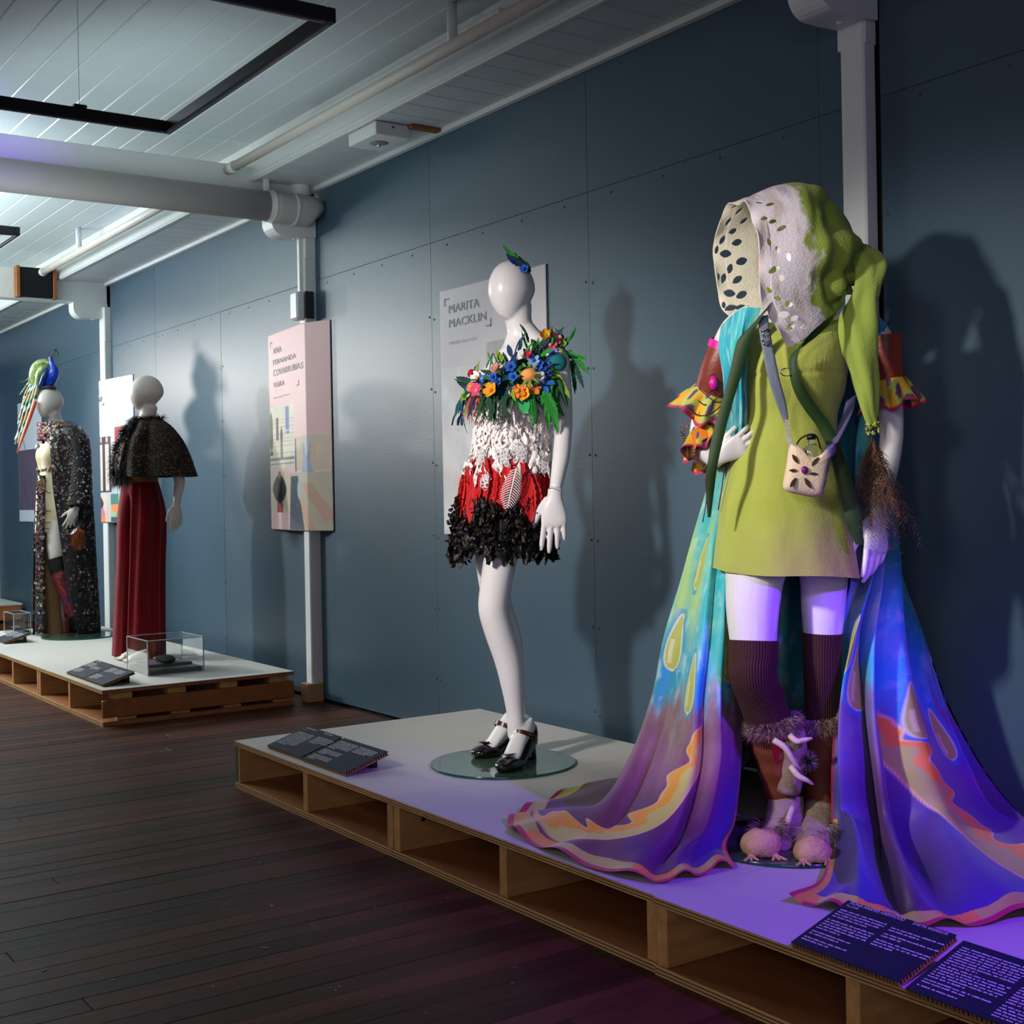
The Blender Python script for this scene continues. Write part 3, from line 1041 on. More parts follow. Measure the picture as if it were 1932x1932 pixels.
for i in range(300):
    p, n = dress2(r3.uniform(.72, 1.03), r3.uniform(-2.3, 2.1), r3.uniform(.010, .03))
    d = unit(DN + n * r3.uniform(0, .6) + np.cross(n, DN) * r3.uniform(-1.2, 1.2)); nn = unit(n - d * (n @ d)); y = np.cross(nn, d)
    rows = frill_data(r3.uniform(.02, .05), r3.uniform(.005, .011), r3, 6, .6, .8)
    mb.grid([[p + d * a + y * c + nn * e for a, c, e in r] for r in rows])
tag(mb.build('black_scraps', M_bf, dress, True), kind='stuff')
# white lace sprays over the red tier
def fern(L, w, k, rad):
    mb = MB()
    mb.loft([(0, 0, 0), (L * .5, 0, .004), (L, 0, 0)], [rad * 1.6, rad * 1.4, rad], 6, lat=(0, 1, 0), sub=3)
    for i in range(k):
        t = (i + .6) / k
        ww = w * math.sin(PI * (.15 + .8 * t)) + .004
        for s in (-1, 1):
            mb.loft([(L * t, 0, .001), (L * t + ww * .35, s * ww * .6, .003), (L * t + ww * .75, s * ww, .0)], [rad, rad * .9, rad * .8], 5, lat=(0, 0, 1), sub=2)
    return mb
me = fern(.145, .030, 16, .0021)
o = me.build('lace_fern', M_lace, dress, True)
p, n = dress2(.585, .72, .070); d = DN * 1 + L2 * -.30
o2 = put(o.data, 'lace_fern', dress, p, n, d); bpy.data.objects.remove(o)
def lace_net(L, w, loops, rad, seed):
    mb = MB(); r = random.Random(seed)
    for i in range(loops):
        cx, cy = L * r.uniform(.05, .95), w * r.uniform(-.6, .6)
        a, b_ = r.uniform(.008, .016), r.uniform(.005, .010)
        th = r.uniform(0, PI)
        pts = []
        for q in range(9):
            u_, v_ = a * math.cos(q * PI / 4), b_ * math.sin(q * PI / 4)
            pts.append((cx + u_ * math.cos(th) - v_ * math.sin(th), cy + u_ * math.sin(th) + v_ * math.cos(th), .002 * math.sin(q)))
        mb.loft(pts, [rad] * 9, 5, lat=(0, 0, 1), sub=1, caps=False)
    return mb
for k, (t, a, L_, w_, lp, dx, sc) in enumerate(((.50, .78, .11, .020, 30, -.25, 1), (.62, .12, .05, .018, 14, -.4, 1), (.46, .35, .06, .03, 26, .1, 1), (.49, 1.25, .07, .016, 22, .35, 1), (.43, .75, .06, .03, 24, 0, 1), (.46, -.2, .05, .025, 20, 0, 1))):
    o = lace_net(L_, w_, lp, .0013, k).build('lace_motif', M_lace, dress, True)
    p, n = dress2(t, a, .036)
    put(o.data, 'lace_motif', dress, p, n, DN + L2 * dx, sc); bpy.data.objects.remove(o)
M_pearl = mat('white_felt_bead', (226, 220, 218), .5)
for t, a in ((.50, 1.15), (.55, 1.22), (.60, 1.15), (.33, .2), (.28, .75), (.38, .55)):
    mb = MB(); mb.ball((0, 0, 0), (.011, .008, .014), 10)
    p, n = dress2(t, a, .035)
    o = mb.build('felt_bead', M_pearl, dress, True); o.location = p
M_jet = mat('jet_bead', (12, 12, 16), .06, spec=.8)
jb = MB()
for i in range(70):
    p, n = dress2(r3.uniform(.78, 1.0), r3.uniform(-1.6, 1.5), .045)
    jb.ball(p, r3.choice((.003, .004, .006)), 8)
p, n = dress2(.97, .05, .045); jb.ball(p, (.012, .012, .018), 12)
p, n = dress2(.90, -.12, .045); jb.ball(p, (.010, .010, .014), 12)
tag(jb.build('jet_beads', M_jet, dress, True), kind='stuff')

# leaf and flower collar
collar = MB()
cp = []
def collar_pt(u, v, off=0.0):
    """u 0 right shoulder .. 1 left shoulder, v 0 neckline .. 1 lower edge"""
    top = cr([(-0.085, 0.030, 1.375), (-0.043, -0.060, 1.388), (0.008, -0.125, 1.404), (0.064, -0.135, 1.427), (0.120, -0.120, 1.450), (0.177, -0.090, 1.482), (0.232, -0.050, 1.486)], 6)
    bot = cr([(-0.100, 0.030, 1.295), (-0.069, -0.080, 1.294), (-0.012, -0.160, 1.291), (0.061, -0.170, 1.292), (0.126, -0.150, 1.300), (0.171, -0.140, 1.342), (0.256, -0.080, 1.411)], 6)
    q = u * (len(top) - 1); i = min(int(q), len(top) - 2); k = q - i
    a = top[i] * (1 - k) + top[i + 1] * k; c = bot[i] * (1 - k) + bot[i + 1] * k
    n = unit(F2 * .9 + L2 * (u - .45) * 1.2 + vec(0, 0, .25))
    return a * (1 - v) + c * v + n * off, n
rows = [[collar_pt(u, v, 0)[0] for u in np.linspace(0, 1, 30)] for v in np.linspace(0, 1, 8)]
collar.grid(rows)
colr = collar.build('leaf_collar', mat('collar_backing', (24, 70, 44), .9), m2, True)
FM = lambda nm, rgb, k=.12: mat(nm, rgb, .8, var=k, vscale=40, rand=.12, bump=.4, bscale=180)
GREENS = [FM('leaf_green_%s' % n, c) for n, c in (('deep', (16, 78, 40)), ('bottle', (12, 62, 44)), ('bright', (34, 128, 44)), ('teal', (14, 82, 92)), ('lime', (120, 148, 40)), ('navy', (16, 52, 96)))]
gl = []
for gi, gm in enumerate(GREENS):
    gl.append(piece_meshes('leaf', [('leaf', .075, .009, .16, .2), ('leaf', .055, .012, .12, .1), ('strap', .08, .0055, .1, .3), ('leaf', .07, .010, .2, .25)], gm, 6, 20 + gi))
gln = [piece_meshes('leaf', [('leaf', .075, .0065, .22, .25), ('strap', .08, .0045, .15, .3), ('frill', .075, .007, .45, .4)], gm, 5, 60 + gi) for gi, gm in enumerate(GREENS)]
for i in range(230):
    u, v = r3.random(), r3.uniform(-.05, 1.1)
    p, n = collar_pt(min(1, u), v, r3.uniform(.006, .03))
    if v > .75: d = DN + n * r3.uniform(0, .4) + L2 * r3.uniform(-.5, .5)
    elif v < .2: d = vec(0, 0, .8) + n * r3.uniform(.1, .6) + L2 * r3.uniform(-.9, .9)
    else: d = DN * r3.uniform(-.4, 1) + L2 * r3.uniform(-1, 1) + n * .35
    fam = r3.choices(range(6), (5, 4, 4, 2, 2, 2))[0]
    put(r3.choice(gl[fam] if i % 3 else gln[fam]), 'leaf', colr, p, n, d, r3.uniform(.55, .95), r3.uniform(-.4, .4))
# long leaves trailing from both ends and the fern leaf in front
for u, v, fam, s, dx in ((.02, .8, 3, 1.5, -.2), (.03, 1.0, 5, 1.6, -.1), (.06, .9, 4, 1.1, .1), (.28, 1, 0, 1.3, .15), (.34, 1, 1, 1.3, .0), (.40, 1.0, 0, 1.5, -.05), (.43, 1, 1, 1.3, .1), (.80, 1, 2, 1.6, .2), (.84, 1, 2, 1.9, .15), (.88, 1, 0, 1.8, .1), (.90, .9, 4, 1.9, .05), (.82, 1.05, 2, 2.1, .3),
                         (.99, .4, 2, 1.4, .9), (.98, .2, 2, 1.2, 1.2), (1.0, .9, 1, 1.7, .15), (.53, -.05, 5, .9, .3), (.50, 0, 5, .8, -.3), (.58, -.1, 0, .8, .2), (.66, -.2, 1, 1.1, -.1), (.56, -.1, 5, 1.0, .4)):
    p, n = collar_pt(u, v, .035)
    d = (DN if v > .35 else vec(0, 0, 1)) + L2 * dx + n * .12
    for q in range(3 if s > 1.2 else 1):
        put(r3.choice(gln[fam] if s > 1.05 else gl[fam]), 'leaf', colr, p + L2 * r3.uniform(-.012, .012) * q, n, d + L2 * r3.uniform(-.25, .25) * q, s * r3.uniform(.8, 1.05), r3.uniform(-.3, .3))
o = fern(.11, .014, 14, .0028).build('leaf', GREENS[2], colr, True)
p, n = collar_pt(.66, 1.0, .05); put(o.data, 'leaf', colr, p, n, DN + L2 * .12); bpy.data.objects.remove(o)
mb = MB(); mb.grid(leaf_data(.06, .022, 'leaf', 0, .1, .2)); o = mb.build('leaf', FM('leaf_mint', (40, 150, 84)), colr, True)
p, n = collar_pt(.60, 1.05, .04); put(o.data, 'leaf', colr, p, n, DN); bpy.data.objects.remove(o)
# coral strands at the right side
cs = MB()
for i in range(26):
    p, n = collar_pt(r3.uniform(.10, .24), .95, .03)
    hair_tuft(cs, p, DN + L2 * r3.uniform(-.35, .3) + n * r3.uniform(0, .3), r3.uniform(.06, .12), .0028, 5, L2 * r3.uniform(-.15, .15))
tag(cs.build('coral_strands', FM('coral_felt', (206, 72, 92)), colr), kind='stuff')

def flower(nm, petals, L, w, m, mc, parent, p, n, cup=.3, s=1.0, roll=0.0, layers=1, centre=.007):
    t = MB()
    for ly in range(layers):
        for i in range(petals):
            a = 2 * PI * (i + ly * .5) / petals + roll
            rows = leaf_data(L * (1 - .25 * ly), w, 'round', 0, -cup - .3 * ly, .3, 5)
            ca, sa = math.cos(a), math.sin(a)
            t.grid([[(x * ca - y * sa, x * sa + y * ca, z + .003 * ly) for x, y, z in r] for r in rows])
    k = len(t.v)
    nf = len(t.f)
    t.ball((0, 0, .006), (centre, centre, centre * .8), 10)
    me = bpy.data.meshes.new(nm)
    me.from_pydata(t.v, [], t.f)
    me.materials.append(m); me.materials.append(mc)
    me.polygons.foreach_set('material_index', [0] * nf + [1] * (len(t.f) - nf))
    me.polygons.foreach_set('use_smooth', [True] * len(me.polygons))
    return put(me, nm, parent, p, n, np.cross(n, unit((.3, .2, 1))), s)


FC = dict(blue=FM('petal_blue', (36, 92, 190)), navy=FM('petal_navy', (22, 52, 130)), pink=FM('petal_pink', (214, 76, 120)), yellow=FM('petal_yellow', (232, 160, 24)), white=FM('petal_white', (224, 222, 232)), red=FM('petal_red', (186, 26, 36)), rose=FM('petal_rose', (226, 140, 150)), orange=FM('petal_orange', (226, 126, 40)), pale=FM('petal_pale_blue', (130, 156, 216)), lime=GREENS[4], green=GREENS[2])
for u, v, cn, cc, k, L_, w_, cup, ly in ((.74, .45, 'blue', 'pale', 6, .022, .009, .2, 1), (.50, .28, 'blue', 'navy', 6, .022, .010, .2, 1), (.80, .98, 'blue', 'pale', 6, .040, .009, -.1, 1), (.79, .72, 'navy', 'blue', 6, .024, .009, .2, 1), (.52, .55, 'blue', 'navy', 5, .020, .009, .2, 1),
                                       (.36, .45, 'blue', 'navy', 5, .018, .008, .2, 1), (.27, .42, 'blue', 'pale', 5, .016, .008, .2, 1), (.40, .62, 'blue', 'navy', 5, .018, .008, .3, 1), (.10, .6, 'navy', 'blue', 5, .017, .008, .2, 1), (.16, .35, 'blue', 'navy', 5, .016, .007, .2, 1),
                                       (.24, .80, 'pink', 'rose', 5, .026, .014, .5, 1), (.36, .85, 'yellow', 'orange', 5, .028, .014, .4, 1), (.60, 1.02, 'yellow', 'orange', 5, .026, .013, .5, 1), (.82, -.15, 'yellow', 'lime', 5, .020, .012, .8, 2), (.90, -.05, 'rose', 'pink', 6, .026, .010, .2, 1), (.86, .12, 'pink', 'rose', 6, .024, .009, .2, 1),
                                       (.13, .08, 'red', 'red', 6, .015, .010, .9, 2), (.66, .12, 'pink', 'red', 5, .015, .010, .9, 2), (.20, .30, 'white', 'yellow', 5, .022, .011, .7, 1), (.77, .82, 'white', 'pale', 6, .020, .011, .8, 2), (.38, .22, 'rose', 'lime', 6, .019, .009, .5, 2), (.56, .92, 'orange', 'yellow', 5, .028, .012, -.1, 1), (.68, .88, 'orange', 'rose', 6, .032, .012, -.2, 1),
                                       (.16, .62, 'orange', 'rose', 5, .020, .012, .3, 1), (.92, .5, 'lime', 'green', 5, .022, .010, .3, 1), (.88, .35, 'pale', 'blue', 6, .018, .008, .4, 1), (.70, .30, 'pale', 'blue', 6, .024, .009, .3, 1), (.08, .9, 'lime', 'green', 5, .022, .010, .2, 1), (.72, .62, 'blue', 'pale', 6, .026, .008, .1, 1), (.85, .6, 'navy', 'blue', 5, .022, .009, .2, 1), (.95, .1, 'lime', 'green', 5, .022, .012, .3, 1)):
    p, n = collar_pt(min(u, 1), v, .042)
    flower('flower', k, L_, w_, FC[cn], FC[cc], colr, p, n + vec(0, -.2, .1), cup, 1.0, r3.uniform(0, 3), ly)
# large bud with green sepals, and the butterfly pieces
p, n = collar_pt(.665, .62, .055)
mb = MB(); mb.ball((0, 0, 0), (.030, .030, .026), 16); o = mb.build('felt_bud', FM('bud_peach', (222, 150, 84)), colr, True); o.location = p
for k in range(9):
    a = 2 * PI * k / 9
    put(gl[4][k % 4], 'leaf', colr, p + n * .012 + (L2 * math.cos(a) + vec(0, 0, 1) * math.sin(a)) * .022, n, L2 * math.cos(a) + vec(0, 0, 1) * math.sin(a) + n * .35, .36)
mb = MB(); mb.ball((0, 0, 0), (.032, .018, .030), 14); o = mb.build('felt_bud', FM('bud_teal', (14, 108, 116)), colr, True)
o.location = vec(*(0.205, -0.150, 1.416))
mb = MB(); mb.grid(leaf_data(.03, .02, 'round', 0, .2, .2)); mb.grid([[(x, y, z - .004) for x, y, z in r] for r in leaf_data(.036, .022, 'round', 0, .2, .2)])
o = mb.build('felt_butterfly', FC['yellow'], colr, True); put(o.data, 'felt_butterfly', colr, dress2(.20, -.35, .045)[0], F2, L2 + DN * .3); bpy.data.objects.remove(o)

# leaf hair ornament
ho = MB(); ho.ball((0.096, -0.020, 1.778), (.02, .012, .012), 10)
orn = ho.build('hair_ornament', GREENS[0], m2, True)
for P0, P1, fam, w_ in (((0.108, -0.030, 1.754), (0.023, -0.040, 1.846), 2, .007), ((0.114, -0.020, 1.754), (0.032, -0.020, 1.836), 0, .010), ((0.120, -0.020, 1.753), (0.066, -0.010, 1.815), 4, .008), ((0.102, -0.040, 1.752), (0.034, -0.060, 1.810), 5, .008), ((0.118, -0.030, 1.752), (0.071, -0.050, 1.792), 1, .012), ((0.099, -0.040, 1.760), (0.058, -0.060, 1.791), 5, .009)):
    d = vec(*P1) - vec(*P0)
    mb = MB(); mb.grid(leaf_data(float(np.linalg.norm(d)), w_ * 1.5, 'leaf', .12, .02, .3, 12))
    o = mb.build('leaf', GREENS[fam], orn, True)
    put(o.data, 'leaf', orn, P0, vec(-.3, -1, .3), d); bpy.data.objects.remove(o)
flower('flower', 5, .016, .008, FC['blue'], FC['navy'], orn, vec(*(0.097, -0.055, 1.757)), vec(-.2, -1, .2), .4)

# black bar shoes
M_patent = mat('black_patent_leather', (13, 10, 11), .16, spec=.6, coat=.3)
M_oxblood = mat('oxblood_strap', (60, 20, 20), .3)
def shoe(toe, ball_, arch, heel, heel_foot, lat, strap, up_h=.035):
    s = MB()
    toe, ball_, arch, heel, hf = map(np.array, (toe, ball_, arch, heel, heel_foot))
    z = vec(0, 0, 1)
    # upper round the toes
    s.loft([toe + z * .012, toe * .8 + ball_ * .2 + z * .017, toe * .45 + ball_ * .55 + z * .02, ball_ + z * .018], [(.016, .012), (.036, .018), (.042, .024), (.041, .020)], 20, lat=lat, power=2.3)
    # sole and side walls up to the heel cup
    s.loft([ball_ + z * .008, arch, heel * .6 + arch * .4 - z * .008, heel - z * .0], [(.039, .014), (.034, .016), (.030, .022), (.027, .030)], 18, lat=lat, power=2.4)
    s.loft([heel - z * .02, heel + z * .022, heel + z * .05], [(.030, .028), (.031, .027), (.026, .020)], 16, lat=lat)
    sh = voxel(s, 'shoe', M_patent, m2, .0035, 4)
    h = MB(); h.loft([heel - z * .01, heel * .5 + hf * .5, hf + z * .001], [(.026, .026), (.021, .019), (.022, .020)], 16, lat=lat, sub=3)
    h.build('shoe_heel', M_patent, sh, True)
    a, c, wv, rr = strap
    st = MB()
    P = [[np.array(a) + (lat * math.cos(q) + c * math.sin(q)) * rr + wv * k for q in np.linspace(-.5, PI + .5, 20)] for k in (-.009, -.003, .003, .009)]
    st.grid(P)
    st.build('shoe_strap', M_oxblood, sh, True)
    bt = MB(); bt.ball(np.array(a) + lat * rr * 1.02 + c * .012, (.010, .010, .010), 10); bt.build('strap_button', M_patent, sh, True)
    bow = MB()
    bc = toe * .35 + ball_ * .65 + z * .046
    for k in range(10):
        ang = k * PI / 5
        hair_tuft(bow, bc, lat * math.cos(ang) + unit(toe - ball_) * math.sin(ang) + z * .5, .035, .006, 4, z * -.3)
    bow.build('shoe_bow', mat('black_feather_bow', (22, 14, 13), .4) if 'black_feather_bow' not in bpy.data.materials else bpy.data.materials['black_feather_bow'], sh)
    return sh
for t_, h_ in ((T1, H1), (T2, H2)):
    fl = unit(t_ - h_); la = unit(np.cross(UZ, fl))
    shoe(t_, t_ + (h_ - t_) * .42, t_ + (h_ - t_) * .66 + UZ * .030, t_ + (h_ - t_) * .98 + UZ * .075, h_, la, (h_ + fl * .075 + UZ * .098, fl * .75 + UZ * .5, UZ * .8 - fl * .4, .040))
disc('glass_base', 'round green glass disc under the black bar shoes', vec(*(-3.859, 2.607, 0.186)), .258)


# ------------------------------------------------------------------ mannequin in the green hooded costume (right)
B1_ = (-2.503, 2.629, 0.186)
m1 = thing('mannequin', 'white mannequin in a lime green hooded mini dress with painted silk cape and toad boots', 'mannequin', B1_, FIG_RZ, 'costumed mannequins')
F1 = unit((-.2, -.98, 0)); L1 = vec(.98, -.2, 0)
b = MB()
head_mesh(b, vec(*(0.083, 0.030, 1.590)), .075, .092, .108, unit((-.85, -.5, 0)))
b.loft([(0.092, 0.040, 1.521), (0.080, 0.040, 1.463), (0.070, 0.040, 1.412)], [.05, .046, .075], 18)
b.loft([(0.068, 0.030, 1.444), (0.062, 0.020, 1.402), (0.046, 0.000, 1.328), (0.031, -0.010, 1.233), (0.021, 0.000, 1.141), (0.008, 0.000, 1.025), (0, 0.000, 0.910), (0.001, 0.000, 0.809), (0.002, 0.000, 0.751)],
       [(.09,.05), (.17,.075), (.145,.1), (.13,.11), (.112,.085), (.135,.095), (.155,.11), (.155,.11), (.14,.1)], 24, lat=L1)
for sx in (-1, 1): b.ball(vec(*(0.034, 0.000, 1.299)) + L1 * sx * .062 + F1 * .048, (.052, .048, .054), 14)
# her right arm, hand on hip
b.loft([(-0.062, 0.030, 1.428), (-0.114, 0.040, 1.401), (-0.151, 0.060, 1.323), (-0.177, 0.090, 1.238), (-0.198, 0.120, 1.159), (-0.205, 0.120, 1.097), (-0.191, 0.060, 1.063), (-0.181, -0.010, 1.046)],
       [.05, .045, .041, .037, .033, .032, .028, .024], 16)
# her left arm, hanging
b.loft([(0.179, 0.030, 1.428), (0.248, 0.020, 1.396), (0.279, 0.010, 1.339), (0.295, 0.020, 1.253), (0.306, 0.030, 1.166), (0.306, 0.030, 1.093), (0.285, 0.000, 1.020), (0.260, -0.030, 0.948), (0.242, -0.050, 0.897)],
       [.05, .045, .040, .037, .034, .032, .031, .026, .0225], 16)
# legs
b.loft([(-0.056, 0.000, 0.853), (-0.077, -0.010, 0.767), (-0.086, -0.020, 0.725), (-0.095, -0.030, 0.640), (-0.097, -0.040, 0.548), (-0.101, -0.045, 0.467), (-0.074, -0.020, 0.394), (-0.049, 0.000, 0.326), (-0.028, 0.030, 0.240), (-0.007, 0.050, 0.133), (0.005, 0.060, 0.043)],
       [.10, .09, .080, .072, .063, .058, .056, .056, .05, .038, .036], 20)
b.loft([(0.095, 0.030, 0.849), (0.108, 0.030, 0.762), (0.113, 0.030, 0.718), (0.110, 0.030, 0.631), (0.107, 0.030, 0.558), (0.104, 0.030, 0.456), (0.108, 0.050, 0.351), (0.108, 0.060, 0.232), (0.106, 0.070, 0.127), (0.101, 0.070, 0.038)],
       [.09, .075, .066, .06, .053, .046, .044, .044, .036, .034], 20)
voxel(b, 'body', M_man, m1, .006, 5)
hm = hand_mesh((-0.180, -0.020, 1.048), vec(.72, -.35, .45), vec(-.35, -.75, -.35), vec(-.1, -.4, .9), L=.155, curl=(.75, .7, .6, .5), thumb=(.3, .4), spread=.10)
voxel(hm, 'hand', M_man, m1, .003, 3)
hm = hand_mesh((0.242, -0.050, 0.895), vec(-.10, -.10, -1), vec(.45, -.88, -.1), vec(-.9, -.45, 0), L=.20, curl=(.05, .30, .5, .6), thumb=(.42, .25), spread=.06)
voxel(hm, 'hand', M_man, m1, .003, 3)

# dress
M_wool = mat('lime_wool', (166, 174, 74), .9, var=.05, vscale=8, bump=.35, bscale=260, sheen=.3)
ctr = [((0.049, 0.000, 1.412), .128, .085, -.004), ((0.043, -0.005, 1.356), .138, .120, 0), ((0.036, -0.010, 1.284), .140, .142, 0), ((0.031, -0.005, 1.230), .137, .132, 0), ((0.020, 0.000, 1.152), .127, .108, 0),
       ((0.005, 0.000, 1.043), .146, .118, 0), ((-0.001, 0.000, 0.930), .168, .130, 0), ((0.001, 0.000, 0.820), .185, .145, 0), ((0.005, 0.000, 0.736), .194, .152, 0)]
D1 = cr([np.concatenate([vec(*p), (a, c, 0)]) for p, a, c, _ in ctr], 8)
nr, nc = len(D1), 160
P = np.zeros((nr, nc, 3))
for i in range(nr):
    t = i / (nr - 1)
    for j in range(nc):
        a = 2 * PI * j / nc
        p = D1[i, :3] + F1 * math.cos(a) * D1[i, 4] + L1 * math.sin(a) * D1[i, 3]
        n = unit(F1 * math.cos(a) / D1[i, 4] + L1 * math.sin(a) / D1[i, 3])
        fr = max(0, math.cos(a))
        off = 0.0
        # gathers under the bust, soft folds in the skirt
        g = math.exp(-((t - .25) / .04) ** 2)
        for s in (-.52, .52): off += .0035 * g * math.exp(-((a - s + PI) % (2 * PI) - PI) ** 2 / .02) * math.sin(a * 70)
        off -= .006 * math.exp(-((t - .285) / .012) ** 2) * fr
        off += (.004 * math.sin(a * 5 + 2 * t) + .003 * math.sin(a * 9 - 3 * t)) * max(0, t - .45) * 1.6
        off += .0025 * fbm(a * 2, t * 6, 3)
        q = p + n * off
        # slanting neckline and hem
        if t < .12: q[2] -= .03 * fr * (1 - t / .12) * math.exp(-(math.sin(a) / .25) ** 2)
        if t > .8: q[2] += (t - .8) / .2 * (-.012 * math.sin(a) + .004 * math.sin(3 * a))
        P[i, j] = q
mb = MB(); mb.grid(P, closed=True)
# turned hem
H_ = P[-1:]; inn = P[-1:].copy(); c0 = P[-1].mean(0); inn[0] = c0 + (P[-1] - c0) * .975
up_ = inn.copy(); up_[:, :, 2] += .03
mb.grid(np.concatenate([H_, inn, up_]), closed=True)
mb.build('dress', M_wool, m1, True)

# hood: leaf-cut felt front running into a green wool back
hood_ctrl = [
    # far lower tip ... over the crown ... near lower tip (front edge first)
    [(-0.094, 0.080, 1.407), (-0.133, 0.150, 1.490), (-0.149, 0.178, 1.608), (-0.142, 0.165, 1.709), (-0.112, 0.100, 1.763), (-0.101, -0.060, 1.729), (-0.093, -0.140, 1.662), (-0.085, -0.170, 1.560), (-0.085, -0.160, 1.465), (-0.044, -0.145, 1.390), (-0.003, -0.130, 1.332)],
    [(-0.071, 0.100, 1.415), (-0.089, 0.160, 1.501), (-0.091, 0.178, 1.615), (-0.087, 0.165, 1.718), (-0.065, 0.080, 1.776), (-0.049, -0.050, 1.751), (-0.038, -0.130, 1.684), (-0.036, -0.165, 1.573), (-0.034, -0.160, 1.471), (-0.002, -0.145, 1.410), (0.043, -0.125, 1.362)],
    [(-0.039, 0.110, 1.427), (-0.034, 0.168, 1.514), (-0.030, 0.178, 1.621), (-0.026, 0.165, 1.732), (-0.011, 0.070, 1.790), (0.010, -0.040, 1.775), (0.022, -0.125, 1.705), (0.026, -0.160, 1.594), (0.028, -0.155, 1.491), (0.054, -0.135, 1.431), (0.095, -0.110, 1.396)],
    [(0.025, 0.130, 1.447), (0.045, 0.185, 1.530), (0.056, 0.205, 1.640), (0.054, 0.170, 1.742), (0.065, 0.080, 1.797), (0.078, -0.020, 1.785), (0.086, -0.110, 1.714), (0.090, -0.145, 1.602), (0.084, -0.140, 1.513), (0.095, -0.115, 1.460), (0.138, -0.085, 1.430)],
    [(0.102, 0.140, 1.462), (0.127, 0.190, 1.537), (0.137, 0.200, 1.637), (0.137, 0.165, 1.729), (0.143, 0.100, 1.770), (0.147, 0.020, 1.755), (0.149, -0.060, 1.696), (0.156, -0.095, 1.604), (0.150, -0.100, 1.533), (0.144, -0.080, 1.494), (0.162, -0.050, 1.466)],
    [(0.175, 0.130, 1.489), (0.196, 0.150, 1.537), (0.209, 0.150, 1.604), (0.214, 0.130, 1.665), (0.214, 0.090, 1.690), (0.209, 0.040, 1.677), (0.210, 0.000, 1.640), (0.212, -0.030, 1.594), (0.206, -0.040, 1.549), (0.194, -0.030, 1.522), (0.190, -0.010, 1.500)],
    [(0.222, 0.100, 1.521), (0.231, 0.100, 1.550), (0.241, 0.100, 1.580), (0.247, 0.090, 1.603), (0.251, 0.070, 1.614), (0.252, 0.050, 1.611), (0.252, 0.030, 1.598), (0.251, 0.020, 1.576), (0.244, 0.010, 1.554), (0.236, 0.020, 1.538), (0.227, 0.030, 1.529)],
]
HG = crgrid(hood_ctrl, 44, 44)            # rows front to back, columns far tip over the crown to near tip
nr, nc = HG.shape[:2]
S_ = np.linspace(0, 1, nr)[:, None] * np.ones((1, nc)); U_ = np.ones((nr, 1)) * np.linspace(0, 1, nc)[None, :]
du = np.gradient(HG, axis=1); ds = np.gradient(HG, axis=0)
NN = np.cross(ds, du); NN /= np.linalg.norm(NN, axis=2, keepdims=True) + 1e-9
N1 = nfield(S_, U_, 4, 5, 3.1, 2); N2 = nfield(S_, U_, 2.2, 9, 9.7, 2)
edge = np.exp(-S_ / .035)
back = np.clip((S_ - .40) / .2, 0, 1)
disp = .011 * edge * np.sin(U_ * 46) + .006 * N1 * (S_ > .1) + back * (.030 * N2 + .014 * np.sin(S_ * 34 + U_ * 9 + 2.5 * N1) * np.clip(U_ - .40, 0, 1) * 1.6 + .010 * np.sin(U_ * 40 + S_ * 10) * np.clip(S_ - .5, 0, 1) * 2)
HG = HG + NN * disp[:, :, None]
mix = np.clip((S_ + .10 * nfield(S_, U_, 9, 14, 5.5) - .385) / .05, 0, 1)[:, :, None]
far = (U_ < .44)[:, :, None]
lace = np.where(far, vec(*lin((244, 238, 216))), vec(*lin((240, 230, 238))))
blot = np.clip(nfield(S_, U_, 12, 12, 2.2) * 1.6, 0, 1)[:, :, None] * (1 - far)
lace = lace * (1 - .55 * blot) + vec(*lin((190, 164, 140))) * .55 * blot
vio = np.clip(nfield(S_, U_, 10, 9, 7.7) * 1.5 - .1, 0, 1)[:, :, None] * (1 - far)
lace = lace * (1 - .5 * vio) + vec(*lin((150, 128, 170))) * .5 * vio
green = vec(*lin((146, 166, 66)))
hc = lace * (1 - mix) + green * mix
# leaf-shaped cut-outs: (u, s, half length, half width, angle)
keep = np.ones((nr - 1, nc - 1), bool)
cu = np.cumsum(np.linalg.norm(np.gradient(HG, axis=1), axis=2), axis=1)
cs_ = np.cumsum(np.linalg.norm(np.gradient(HG, axis=0), axis=2), axis=0)
holes = [(.075, .20, .017, .008, -.3), (.085, .085, .017, .008, .0), (.115, .22, .016, .008, .3), (.125, .11, .016, .008, -.4), (.155, .19, .014, .007, .5), (.165, .07, .013, .006, 1.2), (.185, .13, .013, .006, 1.3), (.20, .23, .015, .008, .2),
         (.225, .10, .015, .008, -.2), (.25, .19, .013, .007, .1), (.265, .07, .012, .005, 1.1), (.285, .15, .011, .006, .2), (.31, .23, .011, .006, .4), (.32, .09, .012, .005, 1.2), (.35, .15, .012, .005, 1.2), (.375, .08, .011, .004, .9),
         (.10, .03, .010, .004, 1.4), (.17, .025, .010, .004, 1.5), (.24, .03, .011, .004, 1.4),
         (.53, .10, .014, .006, 1.0), (.56, .17, .013, .007, .1), (.60, .09, .011, .007, .2), (.62, .15, .012, .006, .2), (.645, .21, .014, .006, -.1), (.665, .10, .013, .006, 1.3), (.69, .17, .013, .005, 1.2), (.715, .24, .015, .006, 1.2), (.735, .13, .016, .007, -.3), (.76, .19, .012, .006, 1.3),
         (.785, .09, .012, .006, .5), (.815, .15, .011, .005, .5), (.845, .21, .011, .008, .3), (.875, .13, .016, .009, .1), (.905, .19, .013, .006, -.3), (.93, .12, .014, .007, -.1), (.955, .20, .011, .005, .2), (.48, .13, .012, .005, .8)]
inside = np.zeros((nr, nc), bool)
